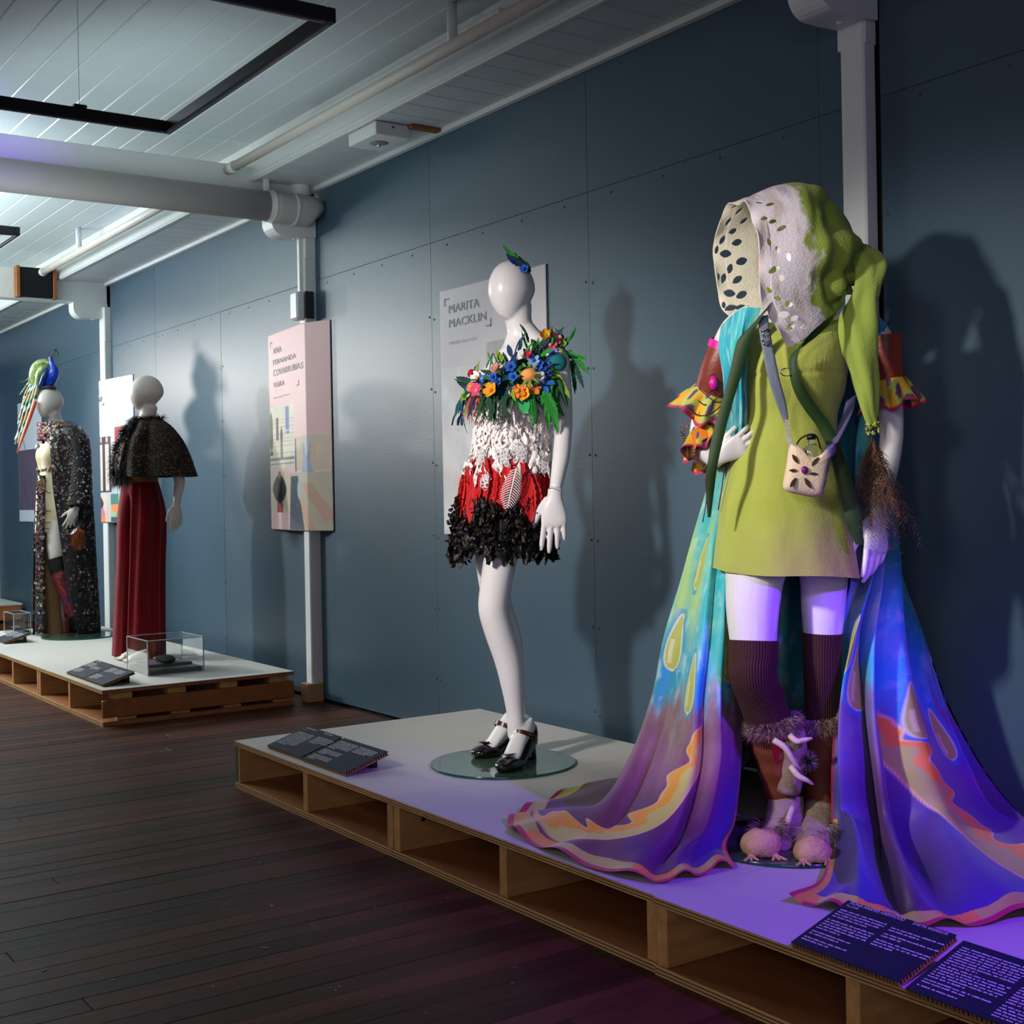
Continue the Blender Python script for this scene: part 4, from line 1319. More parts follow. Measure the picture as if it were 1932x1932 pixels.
tr_ = np.gradient(HG, axis=0); tr_ /= np.linalg.norm(tr_, axis=2, keepdims=True) + 1e-9
tc_ = np.gradient(HG, axis=1); tc_ /= np.linalg.norm(tc_, axis=2, keepdims=True) + 1e-9
shift = np.zeros_like(HG)
for hu, hs, hl, hw, ha in holes:
    k_ = 1.25 if hu < .45 else 1.12
    hl, hw = hl * k_, hw * k_ * (1.12 if hu < .45 else 1.0)
    i0 = int(hs * (nr - 1)); j0 = int(hu * (nc - 1))
    for i in range(max(0, i0 - 40), min(nr, i0 + 41)):
        for j in range(max(0, j0 - 40), min(nc, j0 + 41)):
            X = cs_[i, j0] - cs_[i0, j0]; Y = cu[i0, j] - cu[i0, j0]
            x_ = X * math.cos(ha) + Y * math.sin(ha); y_ = -X * math.sin(ha) + Y * math.cos(ha)
            lim = hw * (1 - (x_ / hl) ** 2)
            if abs(x_) < hl and abs(y_) < lim:
                inside[i, j] = True
                dy = math.copysign(lim, y_) - y_
                shift[i, j] = tr_[i, j] * (-math.sin(ha) * dy) + tc_[i, j] * (math.cos(ha) * dy)
keep = ~(inside[:-1, :-1] & inside[1:, :-1] & inside[:-1, 1:] & inside[1:, 1:])
HG = HG + shift
mb = MB(); mb.grid(HG, col=hc, keep=keep)
M_felt = mat('hood_felt', (200, 200, 200), .92, attr=True, bump=.55, bscale=190, var=.05, vscale=60, sheen=.1, through=.2)
hood = mb.build('hood', M_felt, m1, True)
md = hood.modifiers.new('thickness', 'SOLIDIFY'); md.thickness = .0035; md.offset = 0
# long hood tail with beaded band and feather tassel
M_hoodwool = mat('hood_wool', (142, 162, 64), .92, var=.08, vscale=8, bump=.4, bscale=220, sheen=.25)
mb = MB()
tp = cr([(0.188, 0.020, 1.618), (0.217, -0.030, 1.596), (0.229, -0.060, 1.552), (0.211, -0.090, 1.487), (0.188, -0.110, 1.425), (0.187, -0.120, 1.354), (0.194, -0.120, 1.277), (0.202, -0.120, 1.207), (0.208, -0.120, 1.152), (0.213, -0.120, 1.122)], 12)
tw = cr([[.05], [.045], [.040], [.036], [.046], [.048], [.038], [.027], [.018], [.013]], 12)[:, 0]
rows = []
for i, p in enumerate(tp):
    row = []
    t = i / (len(tp) - 1)
    for j in range(40):
        a = 2 * PI * j / 40
        rr_ = 1 + .13 * math.sin(3 * a + 9 * t) + .10 * math.sin(5 * a - 14 * t) + .10 * fbm(math.cos(a) * 1.5, math.sin(a) * 1.5, t * 6)
        row.append(p + vec(math.cos(a) * tw[i] * rr_, math.sin(a) * tw[i] * .55 * rr_, .2 * math.cos(a) * tw[i] * (1 - t)))
    rows.append(row)
mb.grid(rows, closed=True)
tail = mb.build('hood_tail', M_hoodwool, m1, True)
mb = MB()
for k in range(60):
    a = rng.uniform(0, 2 * PI)
    mb.ball(vec(*(0.213, -0.120, 1.119)) + vec(.016 * math.cos(a), .016 * math.sin(a), rng.uniform(-.016, .016)), .0035, 6, lin(rng.choice(((150, 170, 80), (96, 112, 50), (196, 176, 96)))))
tag(mb.build('bead_band', mat('glass_beads', (150, 160, 80), .25, attr=True), tail, True), kind='stuff')
M_plume = mat('brown_plume', (90, 60, 45), .7, attr=True)
mb = MB()
r5 = random.Random(5)
tip = vec(*(0.214, -0.120, 1.100))
for q in range(46):
    d = unit(vec(r5.uniform(-.36, .46), r5.uniform(-.4, .3), -1))
    Lq = r5.uniform(.16, .30) * (1.0 if d[0] < .2 else 1.05)
    bend = vec(r5.uniform(-.10, .16), r5.uniform(-.1, .1), -.05)
    c0 = lin(r5.choice(((92, 58, 44), (74, 46, 40), (112, 76, 58), (54, 36, 34), (132, 96, 80))))
    prevp = None
    steps = 26
    for i in range(steps):
        t = i / (steps - 1)
        p = tip + d * Lq * t + bend * Lq * t * t
        tang = unit(d + bend * 2 * t)
        if i > 3:
            side = unit(np.cross(tang, vec(r5.uniform(-.4, .4), -1, r5.uniform(-.3, .3))))
            ln = .034 * math.sin(PI * min(1, .15 + t * .8)) ** .7 * r5.uniform(.6, 1.2)
            for s in (-1, 1):
                hair_tuft(mb, p, tang * .75 + side * s * .6, ln, .0008, 3, vec(0, 0, -.15), c0)
    hair_tuft(mb, tip, d, Lq, .0011, 8, bend, c0)
tag(mb.build('feather_tassel', M_plume, tail), kind='stuff')

# dark green ties of the hood
M_tie = mat('moss_green_silk', (30, 58, 18), .62, var=.1, vscale=6)
mb = MB()
ribbon(mb, [(-0.049, -0.150, 1.455), (-0.089, -0.165, 1.412), (-0.123, -0.165, 1.366), (-0.144, -0.155, 1.287), (-0.168, -0.145, 1.206), (-0.193, -0.140, 1.123), (-0.213, -0.150, 1.040), (-0.219, -0.130, 0.957), (-0.221, -0.120, 0.893)], [.03, .046, .05, .04, .034, .034, .028, .02, .008],
       [(.5, -.2, .8), (.6, -.3, .7), (.8, -.3, .4), (.95, -.2, .25), (.95, -.2, .3), (1, -.2, .2), (1, -.2, .1), (1, -.1, 0), (1, 0, 0)], 8, 6, .15)
mb.build('hood_tie', M_tie, m1, True)
mb = MB()
ribbon(mb, [(0.149, -0.100, 1.481), (0.112, -0.150, 1.421), (0.064, -0.175, 1.378), (0.015, -0.190, 1.338), (-0.007, -0.200, 1.310), (-0.011, -0.205, 1.266), (0.005, -0.200, 1.219), (0.037, -0.185, 1.171), (0.074, -0.170, 1.124), (0.103, -0.165, 1.061), (0.124, -0.165, 0.992), (0.138, -0.170, 0.923), (0.148, -0.170, 0.875), (0.163, -0.160, 0.815)],
       [.035, .04, .042, .035, .022, .024, .03, .032, .034, .034, .036, .04, .04, .02], [(.5, -.2, .8), (.5, -.3, .8), (.4, -.2, .9), (.5, -.2, .8), (.8, -.5, .3), (.8, -.5, .2), (.8, -.3, .4), (.9, -.2, .35), (.95, -.2, .2), (1, -.2, .1), (1, -.2, .1), (1, -.2, .1), (1, -.2, .1), (1, -.2, 0)], 8, 6, .15)
mb.build('hood_tie', M_tie, m1, True)

# painted silk cape: one sheet from left front edge round the back to right front edge
cape_ctrl = [
    [(-0.075, -0.125, 1.442), (-0.128, -0.110, 1.440), (-0.165, -0.020, 1.404), (-0.089, 0.120, 1.439), (0.091, 0.160, 1.453), (0.229, 0.110, 1.434), (0.295, 0.020, 1.395), (0.261, -0.050, 1.418), (0.235, -0.060, 1.417)],
    [(-0.105, -0.110, 1.347), (-0.142, -0.115, 1.350), (-0.172, -0.030, 1.350), (-0.085, 0.130, 1.367), (0.087, 0.180, 1.369), (0.223, 0.140, 1.362), (0.299, 0.060, 1.344), (0.276, 0.000, 1.345), (0.256, 0.000, 1.346)],
    [(-0.110, -0.085, 1.258), (-0.137, -0.095, 1.262), (-0.158, -0.030, 1.264), (-0.080, 0.150, 1.278), (0.082, 0.200, 1.280), (0.212, 0.160, 1.274), (0.303, 0.120, 1.269), (0.283, 0.080, 1.265), (0.257, 0.060, 1.264)],
    [(-0.107, -0.030, 1.141), (-0.130, -0.040, 1.138), (-0.134, 0.090, 1.130), (-0.071, 0.200, 1.130), (0.084, 0.250, 1.130), (0.218, 0.220, 1.126), (0.308, 0.190, 1.123), (0.273, 0.120, 1.120), (0.238, 0.100, 1.120)],
    [(-0.115, 0.040, 1.028), (-0.134, 0.050, 1.026), (-0.149, 0.140, 1.024), (-0.069, 0.240, 1.016), (0.087, 0.290, 1.014), (0.232, 0.270, 1.011), (0.323, 0.230, 1.009), (0.274, 0.130, 1.008), (0.233, 0.100, 1.008)],
    [(-0.120, 0.080, 0.896), (-0.155, 0.080, 0.897), (-0.180, 0.170, 0.893), (-0.064, 0.280, 0.877), (0.090, 0.330, 0.873), (0.251, 0.320, 0.870), (0.350, 0.270, 0.861), (0.286, 0.140, 0.865), (0.236, 0.100, 0.867)],
    [(-0.119, 0.100, 0.733), (-0.183, 0.070, 0.736), (-0.230, 0.180, 0.727), (-0.062, 0.330, 0.702), (0.094, 0.380, 0.696), (0.279, 0.380, 0.693), (0.392, 0.310, 0.703), (0.281, 0.100, 0.718), (0.205, 0.060, 0.717)],
    [(-0.120, 0.100, 0.555), (-0.209, 0.020, 0.565), (-0.287, 0.190, 0.548), (-0.065, 0.370, 0.508), (0.097, 0.410, 0.501), (0.310, 0.400, 0.498), (0.446, 0.300, 0.522), (0.258, 0.050, 0.553), (0.160, 0.030, 0.557)],
    [(-0.116, 0.090, 0.378), (-0.240, -0.030, 0.399), (-0.327, 0.190, 0.369), (-0.068, 0.390, 0.314), (0.097, 0.430, 0.304), (0.346, 0.380, 0.308), (0.495, 0.270, 0.323), (0.247, -0.030, 0.376), (0.130, 0.000, 0.373)],
    [(-0.123, 0.050, 0.209), (-0.258, -0.080, 0.238), (-0.396, 0.170, 0.201), (-0.083, 0.400, 0.136), (0.094, 0.430, 0.126), (0.397, 0.360, 0.135), (0.559, 0.220, 0.165), (0.250, -0.110, 0.235), (0.104, -0.040, 0.223)],
    [(-0.150, 0.000, 0.068), (-0.315, -0.160, 0.097), (-0.497, 0.100, 0.079), (-0.091, 0.826, 0.030), (0.172, 0.803, 0.030), (0.428, 0.470, 0.030), (0.632, 0.150, 0.046), (0.264, -0.190, 0.073), (0.088, -0.080, 0.055)],
    [(-0.190, -0.104, 0.020), (-0.399, -0.251, 0.045), (-0.614, 0.167, 0.050), (-0.288, 0.812, 0.010), (0.173, 0.985, 0.010), (0.513, 0.703, 0.010), (0.672, -0.122, 0.020), (0.208, -0.605, 0.050), (-0.011, -0.404, 0.025)],
    [(-0.188, -0.239, 0.004), (-0.450, -0.334, 0.006), (-0.769, 0.222, 0.004), (-0.481, 0.689, 0.004), (0.160, 1.107, 0.004), (0.592, 0.847, 0.004), (0.666, -0.353, 0.004), (0.222, -0.719, 0.006), (-0.114, -0.523, 0.004)],
]
G_, pv = crv(cape_ctrl, [14] * 4 + [56] * 8)
G_, pu = crv(G_.transpose(1, 0, 2), [100, 100, 30, 14, 14, 30, 100, 100])
CG = G_.transpose(1, 0, 2)
nr, nc = CG.shape[:2]
pv = np.interp(pv, [0, 1 / 12, 2 / 12, 1], [0, .045, 1 / 11, 1])   # keep the dye pattern where it lies
V_ = pv[:, None] * np.ones((1, nc)); U_ = np.ones((nr, 1)) * pu[None, :]
du = np.gradient(CG, axis=1); dv = np.gradient(CG, axis=0)
NN = np.cross(du, dv); NN /= np.linalg.norm(NN, axis=2, keepdims=True) + 1e-9
w1 = nfield(U_, V_, 4, 1.2, 1.3, 2); w2 = nfield(U_, V_, 9, 4, 6.1, 2)
def ridge(u0, wd): return np.exp(-((U_ - u0) / wd) ** 2)
env = np.clip(V_ * 3, 0, 1)
fold = (.030 * np.sin(U_ * 62 + 1.5 * w1) * env * (.35 + .65 * (1 - np.abs(U_ - .5) * 1.4)) * (1 - .55 * ((U_ > .06) & (U_ < .2)))
        + .034 * ridge(.085, .012) * env - .045 * ridge(.115, .011) * env + .045 * ridge(.90, .012) * env - .070 * ridge(.923, .009) * env + .05 * ridge(.952, .013) * env - .045 * ridge(.875, .012) * env + .03 * ridge(.845, .016) * env)
fold *= np.clip((1.02 - V_) * 6, 0.12, 1)
CG = CG + NN * (fold + .010 * w2 * env)[:, :, None]
low = np.clip((V_ - .90) / .10, 0, 1)
rip = np.abs(np.sin(U_ * 70 + 2.5 * w1)) ** 3
CG[:, :, 2] = np.where(V_ > .80, np.maximum(CG[:, :, 2], .0035) + low * .030 * rip * (1 - .3 * low), np.maximum(CG[:, :, 2], .004))
# keep the cloth just in front of the wall
FWv, RTv = np.array(fw), np.array(rt)
yw = B1_[1] + CG[:, :, 0] * RTv[1] + CG[:, :, 1] * FWv[1]
CG[:, :, 1] -= np.maximum(yw - (3.20 + .05 * ((U_ > .27) & (U_ < .73))), 0) / FWv[1]
# dye pattern
C = lambda r, g, b_: vec(*lin((r, g, b_)))
n1 = nfield(U_, V_, 22, 12, 2.0)[:, :, None]; n2 = nfield(U_, V_, 60, 30, 8.0)[:, :, None]; n3 = nfield(U_, V_, 8, 3, 4.0)[:, :, None]; n4 = nfield(U_, V_, 120, 14, 3.0)[:, :, None]
sm = lambda x, a, b_: np.clip((x - a) / (b_ - a), 0, 1)[..., None] if x.ndim == 2 else np.clip((x - a) / (b_ - a), 0, 1)
col = np.ones((nr, nc, 3)) * C(40, 178, 190)
k = np.clip(n3 * 1.6 + .3, 0, 1); col = col * (1 - .7 * k) + C(24, 120, 178) * .7 * k
k = np.clip(n1 * 1.6, 0, 1) * .8; col = col * (1 - k) + C(120, 200, 176) * k
k = np.clip(n2 * 2 - .2, 0, 1) * .5; col = col * (1 - k) + C(186, 222, 214) * k
# pale green streaks falling from the shoulders
for u0, wd in ((.03, .018), (.17, .02), (.225, .012), (.80, .018), (.965, .016), (.90, .012)):
    k = np.exp(-((U_ - u0 - .012 * np.sin(V_ * 16 + u0 * 40)) / wd) ** 2)[:, :, None] * sm(V_, .12, .25) * (1 - sm(V_, .50, .58)) * .85
    col = col * (1 - k) + C(166, 196, 96) * k
# mottled brown band, then purple
tb = (V_[:, :, None] + .04 * n1 + .03 * n4)
k = sm(tb[..., 0], .615, .655); col = col * (1 - k) + (C(128, 96, 106) + .06 * n2) * k
k = sm(tb[..., 0], .675, .73); col = col * (1 - k) + C(128, 66, 104) * k
k = sm(tb[..., 0], .735, .80); col = col * (1 - k) + C(98, 44, 74) * k
k = np.clip(n3 * 2.2 + .05, 0, 1) * sm(V_, .76, .9) * .7; col = col * (1 - k) + C(72, 36, 104) * k
k = np.clip(np.exp(-((U_ - .03) / .03) ** 2) + np.exp(-((U_ - .96) / .05) ** 2) * .9, 0, 1)[:, :, None] * sm(V_, .68, .78); col = col * (1 - k) + C(66, 38, 132) * k
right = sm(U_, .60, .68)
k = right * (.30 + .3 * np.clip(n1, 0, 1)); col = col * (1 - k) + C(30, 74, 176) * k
k = np.exp(-((U_ - .912) / .022) ** 2)[:, :, None] * sm(V_, .68, .78) * .75; col = col * (1 - k) + C(84, 34, 50) * k
# the dark blue stripe on the left fold
k = np.exp(-((U_ - .112) / .007) ** 2)[:, :, None] * sm(V_, .42, .5) * (1 - sm(V_, .64, .655)); col = col * (1 - k) + C(20, 108, 164) * k
# drops with pale outlines
def lay(mask, c, a=1.0):
    global col
    k = (np.clip(mask, 0, 1) * a)[:, :, None]
    col = col * (1 - k) + c * k
soft = lambda d, w: np.clip(d / w + .5, 0, 1)
for u0, v0, ru, rv in ((.205, .555, .017, .040), (.045, .565, .018, .046), (.150, .615, .014, .042), (.19, .44, .012, .038), (.955, .56, .013, .040), (.842, .655, .017, .044), (.775, .68, .015, .040), (.935, .60, .011, .045), (.30, .52, .015, .045), (.70, .58, .015, .045), (.60, .52, .013, .04), (.40, .55, .013, .04)):
    y = (V_ - v0) / rv
    wid = np.sqrt(np.clip(1 - y ** 2, 0, 1)) * (.30 + .36 * (1 + y))
    dd = np.abs(U_ - u0) / ru
    lay(soft(wid + .42 - dd, .5) * (np.abs(y) < 1.2), C(24, 132, 176), .7)
    lay(soft(wid + .10 - dd, .10) * (np.abs(y) < 1.05), C(206, 214, 170))
    lay(soft(wid - .04 - dd, .10) * (np.abs(y) < .97), C(166, 172, 70))
    lay(soft(.16 - np.abs(dd - wid * .45), .12) * (U_ > u0) * (y > -.1) * (y < .75), C(204, 210, 140), .8)
# wavy yellow bands sweeping to the hem
for sgn, ua, ub, ca, cb in ((1, .112, .226, (226, 162, 40), (196, 196, 92)), (-1, .872, .778, (226, 138, 44), (172, 172, 84))):
    t = np.clip((V_ - .645) / .30, 0, 1)
    ctr_ = ua + (ub - ua) * t ** 1.25
    wid = .005 + .024 * t ** .8
    wav = (.0075 * np.sin(V_ * 118 + sgn) + .004 * np.sin(V_ * 205)) * np.clip(t * 5, 0, 1)
    e = (U_ - ctr_) * sgn
    on = soft(V_ - .645, .01) * soft(.955 - V_, .01)
    lay(on * soft(wid + wav + .0016 - e, .0018) * soft(e + wid + .0016, .0018), C(236, 206, 150))
    lay(on * soft(wid + wav - e, .0018) * soft(e + wid, .0018), C(*ca))
    lay(on * soft(wid * .05 + wav * .6 - e, .0018) * soft(e + wid, .0018), C(*cb))
# hem border: purple edge, orange and lime wash, pink binding
hw = .022 * np.sin(U_ * 150) + .014 * np.sin(U_ * 67 + 1)
k = (V_ > .962 + .35 * hw * .5) ; col[k] = (C(190, 182, 92) * np.ones((nr, nc, 3)) * (1 + .25 * n1))[k]
kk = k & (np.sin(U_ * 90 + 6 * w1) > .45); col[kk] = C(214, 140, 66)
col[V_ > .990] = C(176, 26, 84)
ed = ((U_ < .009) | (U_ > .991)) & (V_ > .80); col[ed] = C(200, 150, 60)
ed = ((U_ < .003) | (U_ > .997)) & (V_ > .62); col[ed] = C(170, 34, 70)
col = np.clip(col, .003, 1)
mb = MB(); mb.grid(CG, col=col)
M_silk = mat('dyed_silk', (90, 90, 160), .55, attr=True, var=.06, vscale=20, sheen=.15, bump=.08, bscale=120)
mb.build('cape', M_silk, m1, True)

# sleeves: leather cuffs and frilled flounces
M_leather = mat('russet_leather', (120, 46, 34), .42, var=.25, vscale=14, bump=.4, bscale=60)
M_magenta = mat('magenta_satin', (214, 20, 150), .35)
M_frill = mat('frill_silk', (200, 160, 60), .6, attr=True)
def flounce(name, p0, p1, r0, r1, seed, lat):
    p0, p1 = vec(*p0), vec(*p1); ax = unit(p1 - p0)
    u = unit(np.cross(ax, (0.3, 1, .2))); w = np.cross(ax, u)
    rows, cols = [], []
    r = random.Random(seed)
    for i in range(15):
        t = i / 14
        row, cr_ = [], []
        for j in range(120):
            a = 2 * PI * j / 120
            rip = math.sin(9 * a + seed) * .22 * t + math.sin(4 * a + 2 * seed) * .12 * t
            rad = (r0 + (r1 - r0) * t ** .8) * (1 + rip)
            row.append(p0 + (p1 - p0) * t * (1 + .16 * math.sin(5 * a)) + (u * math.cos(a) + w * math.sin(a)) * rad)
            k = math.sin(6 * a + 4 * t + seed) + .8 * math.sin(11 * a - 5 * t)
            c = (222, 164, 40) if k > .3 else ((176, 186, 86) if k > -.7 else (108, 60, 100))
            if t > .9: c = (176, 30, 84)
            cr_.append(lin(c))
        rows.append(row); cols.append(cr_)
    mb = MB(); mb.grid(rows, closed=True, col=np.array(cols))
    return mb.build(name, M_frill, m1, True)
mb = MB(); mb.loft([(-0.136, 0.055, 1.359), (-0.157, 0.065, 1.309), (-0.174, 0.085, 1.255), (-0.181, 0.095, 1.221)], [.050, .049, .047, .045], 20, caps=False)
sl = mb.build('leather_sleeve', M_leather, m1, True)
mb = MB(); mb.loft([(-0.134, 0.050, 1.369), (-0.141, 0.055, 1.349)], [.053, .053], 20, caps=False); mb.build('sleeve_edging', M_magenta, sl, True)
mb = MB()
for k in range(3):
    p0 = vec(*(-0.169, 0.060, 1.277))
    pts = [p0 + vec(.03 * math.cos(a) * (1 + .5 * k) - .02 * k, -.06 + .045 * math.sin(a), -.035 * (k + .6) + .022 * math.sin(2 * a + k)) for a in np.linspace(-2.6, 2.4, 10)]
    mb.loft(pts, [.0017] * 10, 6, sub=3)
mb.build('sleeve_lacing', mat('brown_cord', (70, 30, 20), .5), sl, True)
flounce('flounce', (-0.175, 0.090, 1.245), (-0.206, 0.120, 1.178), .046, .078, 2, L1)
flounce('flounce', (-0.193, 0.115, 1.128), (-0.195, 0.060, 1.057), .040, .062, 5, L1)
mb = MB(); mb.ball((-0.180, 0.030, 1.259), (.012, .012, .02), 10); mb.build('sleeve_knot', M_magenta, sl, True)
# fur-edged cuff with orange suede panel
mb = MB(); mb.loft([(-0.201, 0.100, 1.111), (-0.189, 0.050, 1.074)], [.044, .046], 18, caps=False); cf = mb.build('forearm_cuff', mat('orange_suede', (206, 110, 26), .8, var=.4, vscale=14), m1, True)
mb = MB()
for i in range(700):
    a = rng.uniform(0, 2 * PI); c0 = vec(*(-0.205, 0.115, 1.124)) if i % 2 else vec(*(-0.186, 0.035, 1.065))
    dr = vec(math.cos(a), .55 * math.sin(a), .75 * math.sin(a))
    hair_tuft(mb, c0 + dr * .044, dr + vec(rng.uniform(-.5, .5), rng.uniform(-.5, .5), rng.uniform(-.5, .5)), .020, .0011, 3, None, lin(rng.choice(((120, 92, 82), (92, 68, 60), (146, 120, 108)))))
tag(mb.build('fur_trim', M_plume, cf), kind='stuff')
mb = MB(); mb.loft([(0.286, 0.010, 1.379), (0.290, 0.012, 1.325), (0.295, 0.018, 1.274), (0.298, 0.020, 1.241)], [.048, .046, .044, .043], 20, caps=False)
sl2 = mb.build('leather_sleeve', M_leather, m1, True)
flounce('flounce', (0.299, 0.020, 1.260), (0.308, 0.020, 1.183), .044, .078, 8, L1)
# two thin cords hanging by the hip
mb = MB()
mb.loft([(-0.194, 0.020, 1.058), (-0.208, 0.020, 0.993), (-0.206, 0.020, 0.943), (-0.218, 0.020, 0.877)], [.0016] * 4, 5, sub=4)
mb.loft([(-0.163, -0.020, 1.028), (-0.170, -0.020, 0.971), (-0.180, -0.010, 0.910)], [.0018] * 3, 5, sub=4)
tag(mb.build('hanging_cords', mat('dark_red_cord', (92, 28, 22), .6), m1, True), kind='stuff')

# ribbed brown knee socks
M_sock = mat('brown_knit', (62, 30, 28), .9, bump=.4, bscale=120)
def sock(pts, rad, ribs):
    P_ = cr([vec(*p) for p in pts], 10); r_ = cr([[r] for r in rad], 10)[:, 0]
    rows = []
    for i, p in enumerate(P_):
        t = unit(P_[min(i + 1, len(P_) - 1)] - P_[max(i - 1, 0)]); u = unit(L1 - t * (L1 @ t)); w = np.cross(t, u)
        rows.append([p + (u * math.cos(a) + w * math.sin(a)) * (r_[i] + .0016 * (1 if j % 4 < 2 else -1)) for j, a in enumerate(np.arange(ribs * 4) * 2 * PI / (ribs * 4))])
    mb = MB(); mb.grid(rows, closed=True)
    mb.grid([rows[0], [p + (P_[0] - p) * .10 for p in rows[0]]], closed=True)
    return mb.build('knee_sock', M_sock, m1, True)
sock([(-0.096, -0.039, 0.558), (-0.098, -0.043, 0.513), (-0.101, -0.045, 0.467), (-0.074, -0.020, 0.394), (-0.049, 0.000, 0.322), (-0.036, 0.020, 0.271)], [.0655, .0640, .0615, .0605, .060, .056], 52)
sock([(0.107, 0.030, 0.567), (0.105, 0.030, 0.514), (0.104, 0.030, 0.453), (0.108, 0.050, 0.351), (0.109, 0.060, 0.261)], [.056, .052, .0495, .0475, .048], 46)

# boots of brown leather and pale skins, fur at the cuff, a toad at each toe
M_hide = mat('brown_hide', (122, 62, 36), .55, var=.25, vscale=10, bump=.5, bscale=50)
M_skin = mat('pale_grey_skin', (150, 128, 112), .75, var=.3, vscale=18, bump=.8, bscale=70)
M_toad = mat('toad_skin', (196, 158, 112), .65, var=.2, vscale=30, bump=1.0, bscale=110)
M_redp = mat('red_leather_patch', (150, 20, 36), .35, var=.2)
def fur(name, parent, ring, radius, count, L_, cols, down=.3):
    mb = MB()
    for i in range(count):
        a = rng.uniform(0, 2 * PI)
        dr = unit(vec(math.cos(a), math.sin(a), 0))
        p = vec(*ring) + dr * radius * rng.uniform(.85, 1.1) + vec(0, 0, rng.uniform(-.024, .020) + .008 * math.cos(a))
        hair_tuft(mb, p, dr + vec(rng.uniform(-.6, .6), rng.uniform(-.6, .6), rng.uniform(-.7, .5)), L_ * rng.uniform(.5, 1.2), .0007, 3, vec(0, 0, -down), lin(rng.choice(cols)))
    return tag(mb.build(name, M_plume, parent), kind='stuff')
FURC = ((122, 94, 84), (88, 66, 60), (152, 126, 114), (176, 152, 146))
def boot(shaft, srad, furring, furr, foot, head, side):
    mb = MB(); P_ = cr([vec(*p) for p in shaft], 6); R_ = cr([[r] for r in srad], 6)[:, 0]
    rows = []
    for i, p in enumerate(P_):
        rows.append([p + vec(math.cos(a), math.sin(a), 0) * R_[i] * (1 + .03 * math.sin(i * 1.1) + .05 * fbm(math.cos(a) * 2, math.sin(a) * 2, i * .3)) for a in np.arange(28) * 2 * PI / 28])
    mb.grid(rows, closed=True)
    bt = mb.build('boot', M_hide, m1, True)
    fur('fur_cuff', bt, furring, furr, 4200, .024, FURC)
    # skin over the instep, toad body and toad head
    mb = MB(); mb.loft([vec(*p) for p, r in foot], [r for p, r in foot], 20, lat=L1, sub=5)
    for v_i, v in enumerate(mb.v):
        nse = fbm(v[0] * 30, v[1] * 30, v[2] * 30) * .006
        mb.v[v_i] = (v[0] + nse, v[1] - nse, max(.010, v[2] + nse))
    mb.build('instep_skin', M_skin, bt, True)
    mb = MB(); c, r = head
    mb.ball(c, r, 22)
    mb.ball(vec(*c) + vec(-.022, -.012, r[2] * .62), (.012, .012, .010), 10); mb.ball(vec(*c) + vec(.022, -.012, r[2] * .62), (.012, .012, .010), 10)
    for v_i, v in enumerate(mb.v):
        nse = fbm(v[0] * 55, v[1] * 55, v[2] * 55) * .005
        mb.v[v_i] = (v[0] + nse, v[1] + nse, max(.011, v[2] + nse))
    td = mb.build('toad_head', M_toad, bt, True)
    mb = MB(); c = vec(*c)
    for s in (-1, 1):
        base = vec(c[0] + s * .03, c[1] - r[1] * .6, .016)
        mb.ball(base, (.012, .012, .008), 8)
        for k in (-1, 0, 1):
            mb.loft([base, base + vec(k * .010 + s * .004, -.018, -.002), base + vec(k * .018 + s * .006, -.030, -.003)], [.005, .004, .0028], 8, sub=2)
    mb.build('toad_foot', M_toad, bt, True)
    return bt
bt = boot([(-0.045, 0.000, 0.310), (-0.035, 0.020, 0.257), (-0.024, 0.035, 0.195), (-0.010, 0.050, 0.133), (-0.001, 0.055, 0.094)], [.066, .060, .054, .049, .047], (-0.041, 0.005, 0.326), .066,
          [((0.001, 0.050, 0.118), .048), ((-0.005, 0.040, 0.062), .052), ((-0.023, 0.010, 0.024), (.056,.050)), ((-0.048, -0.040, 0.003), (.058,.044)), ((-0.078, -0.090, 0.003), (.05,.038))],
          ((-0.106, -0.150, 0.039), (.054, .046, .040)), -1)
mb = MB()
for p, n_, pl in (([(-0.061, -0.060, 0.298), (-0.012, -0.058, 0.300), (0.007, -0.030, 0.237), (-0.042, -0.030, 0.224)], 0, 'r'),):
    mb.add([vec(*q) for q in p] + [vec(*q) + vec(0, .012, 0) for q in p], [(0, 1, 2, 3), (4, 7, 6, 5), (0, 4, 5, 1), (1, 5, 6, 2), (2, 6, 7, 3), (3, 7, 4, 0)])
mb.build('red_patch', M_redp, bt)
mb = MB(); mb.loft([(-0.002, -0.020, 0.301), (0.010, 0.000, 0.245), (0.006, 0.010, 0.191), (0.001, 0.020, 0.140)], [(.045,.042), (.042,.045), (.038,.04), (.036,.04)], 18, lat=L1)
mb.build('grey_skin_panel', M_skin, bt, True)
M_claw = mat('bone_claw', (204, 184, 158), .5, var=.15, vscale=30)
for pts in (([(-0.053, -0.075, 0.295), (-0.025, -0.090, 0.275), (-0.001, -0.090, 0.235), (0.015, -0.080, 0.216)]), ([(-0.009, -0.070, 0.305), (0.006, -0.085, 0.293), (0.030, -0.085, 0.296), (0.048, -0.080, 0.299)]), ([(-0.002, -0.040, 0.216), (0.014, -0.060, 0.195), (0.035, -0.065, 0.184), (0.053, -0.060, 0.171)]), ([(0.008, -0.010, 0.098), (-0.010, -0.040, 0.075), (-0.023, -0.060, 0.045), (-0.031, -0.070, 0.022)])):
    mb = MB(); mb.loft(pts, [.009, .0085, .0065, .003], 10, sub=4); mb.build('claw', M_claw, bt, True)
mb = MB(); c_ = vec(*(0.047, -0.030, 0.228))
for i in range(500):
    d = unit(vec(rng.uniform(-1, 1), rng.uniform(-1, 1), rng.uniform(-1, 1))); hair_tuft(mb, c_ + d * .012, d, .022, .001, 3, None, lin(rng.choice(((110, 100, 96), (150, 138, 130), (60, 52, 52)))))
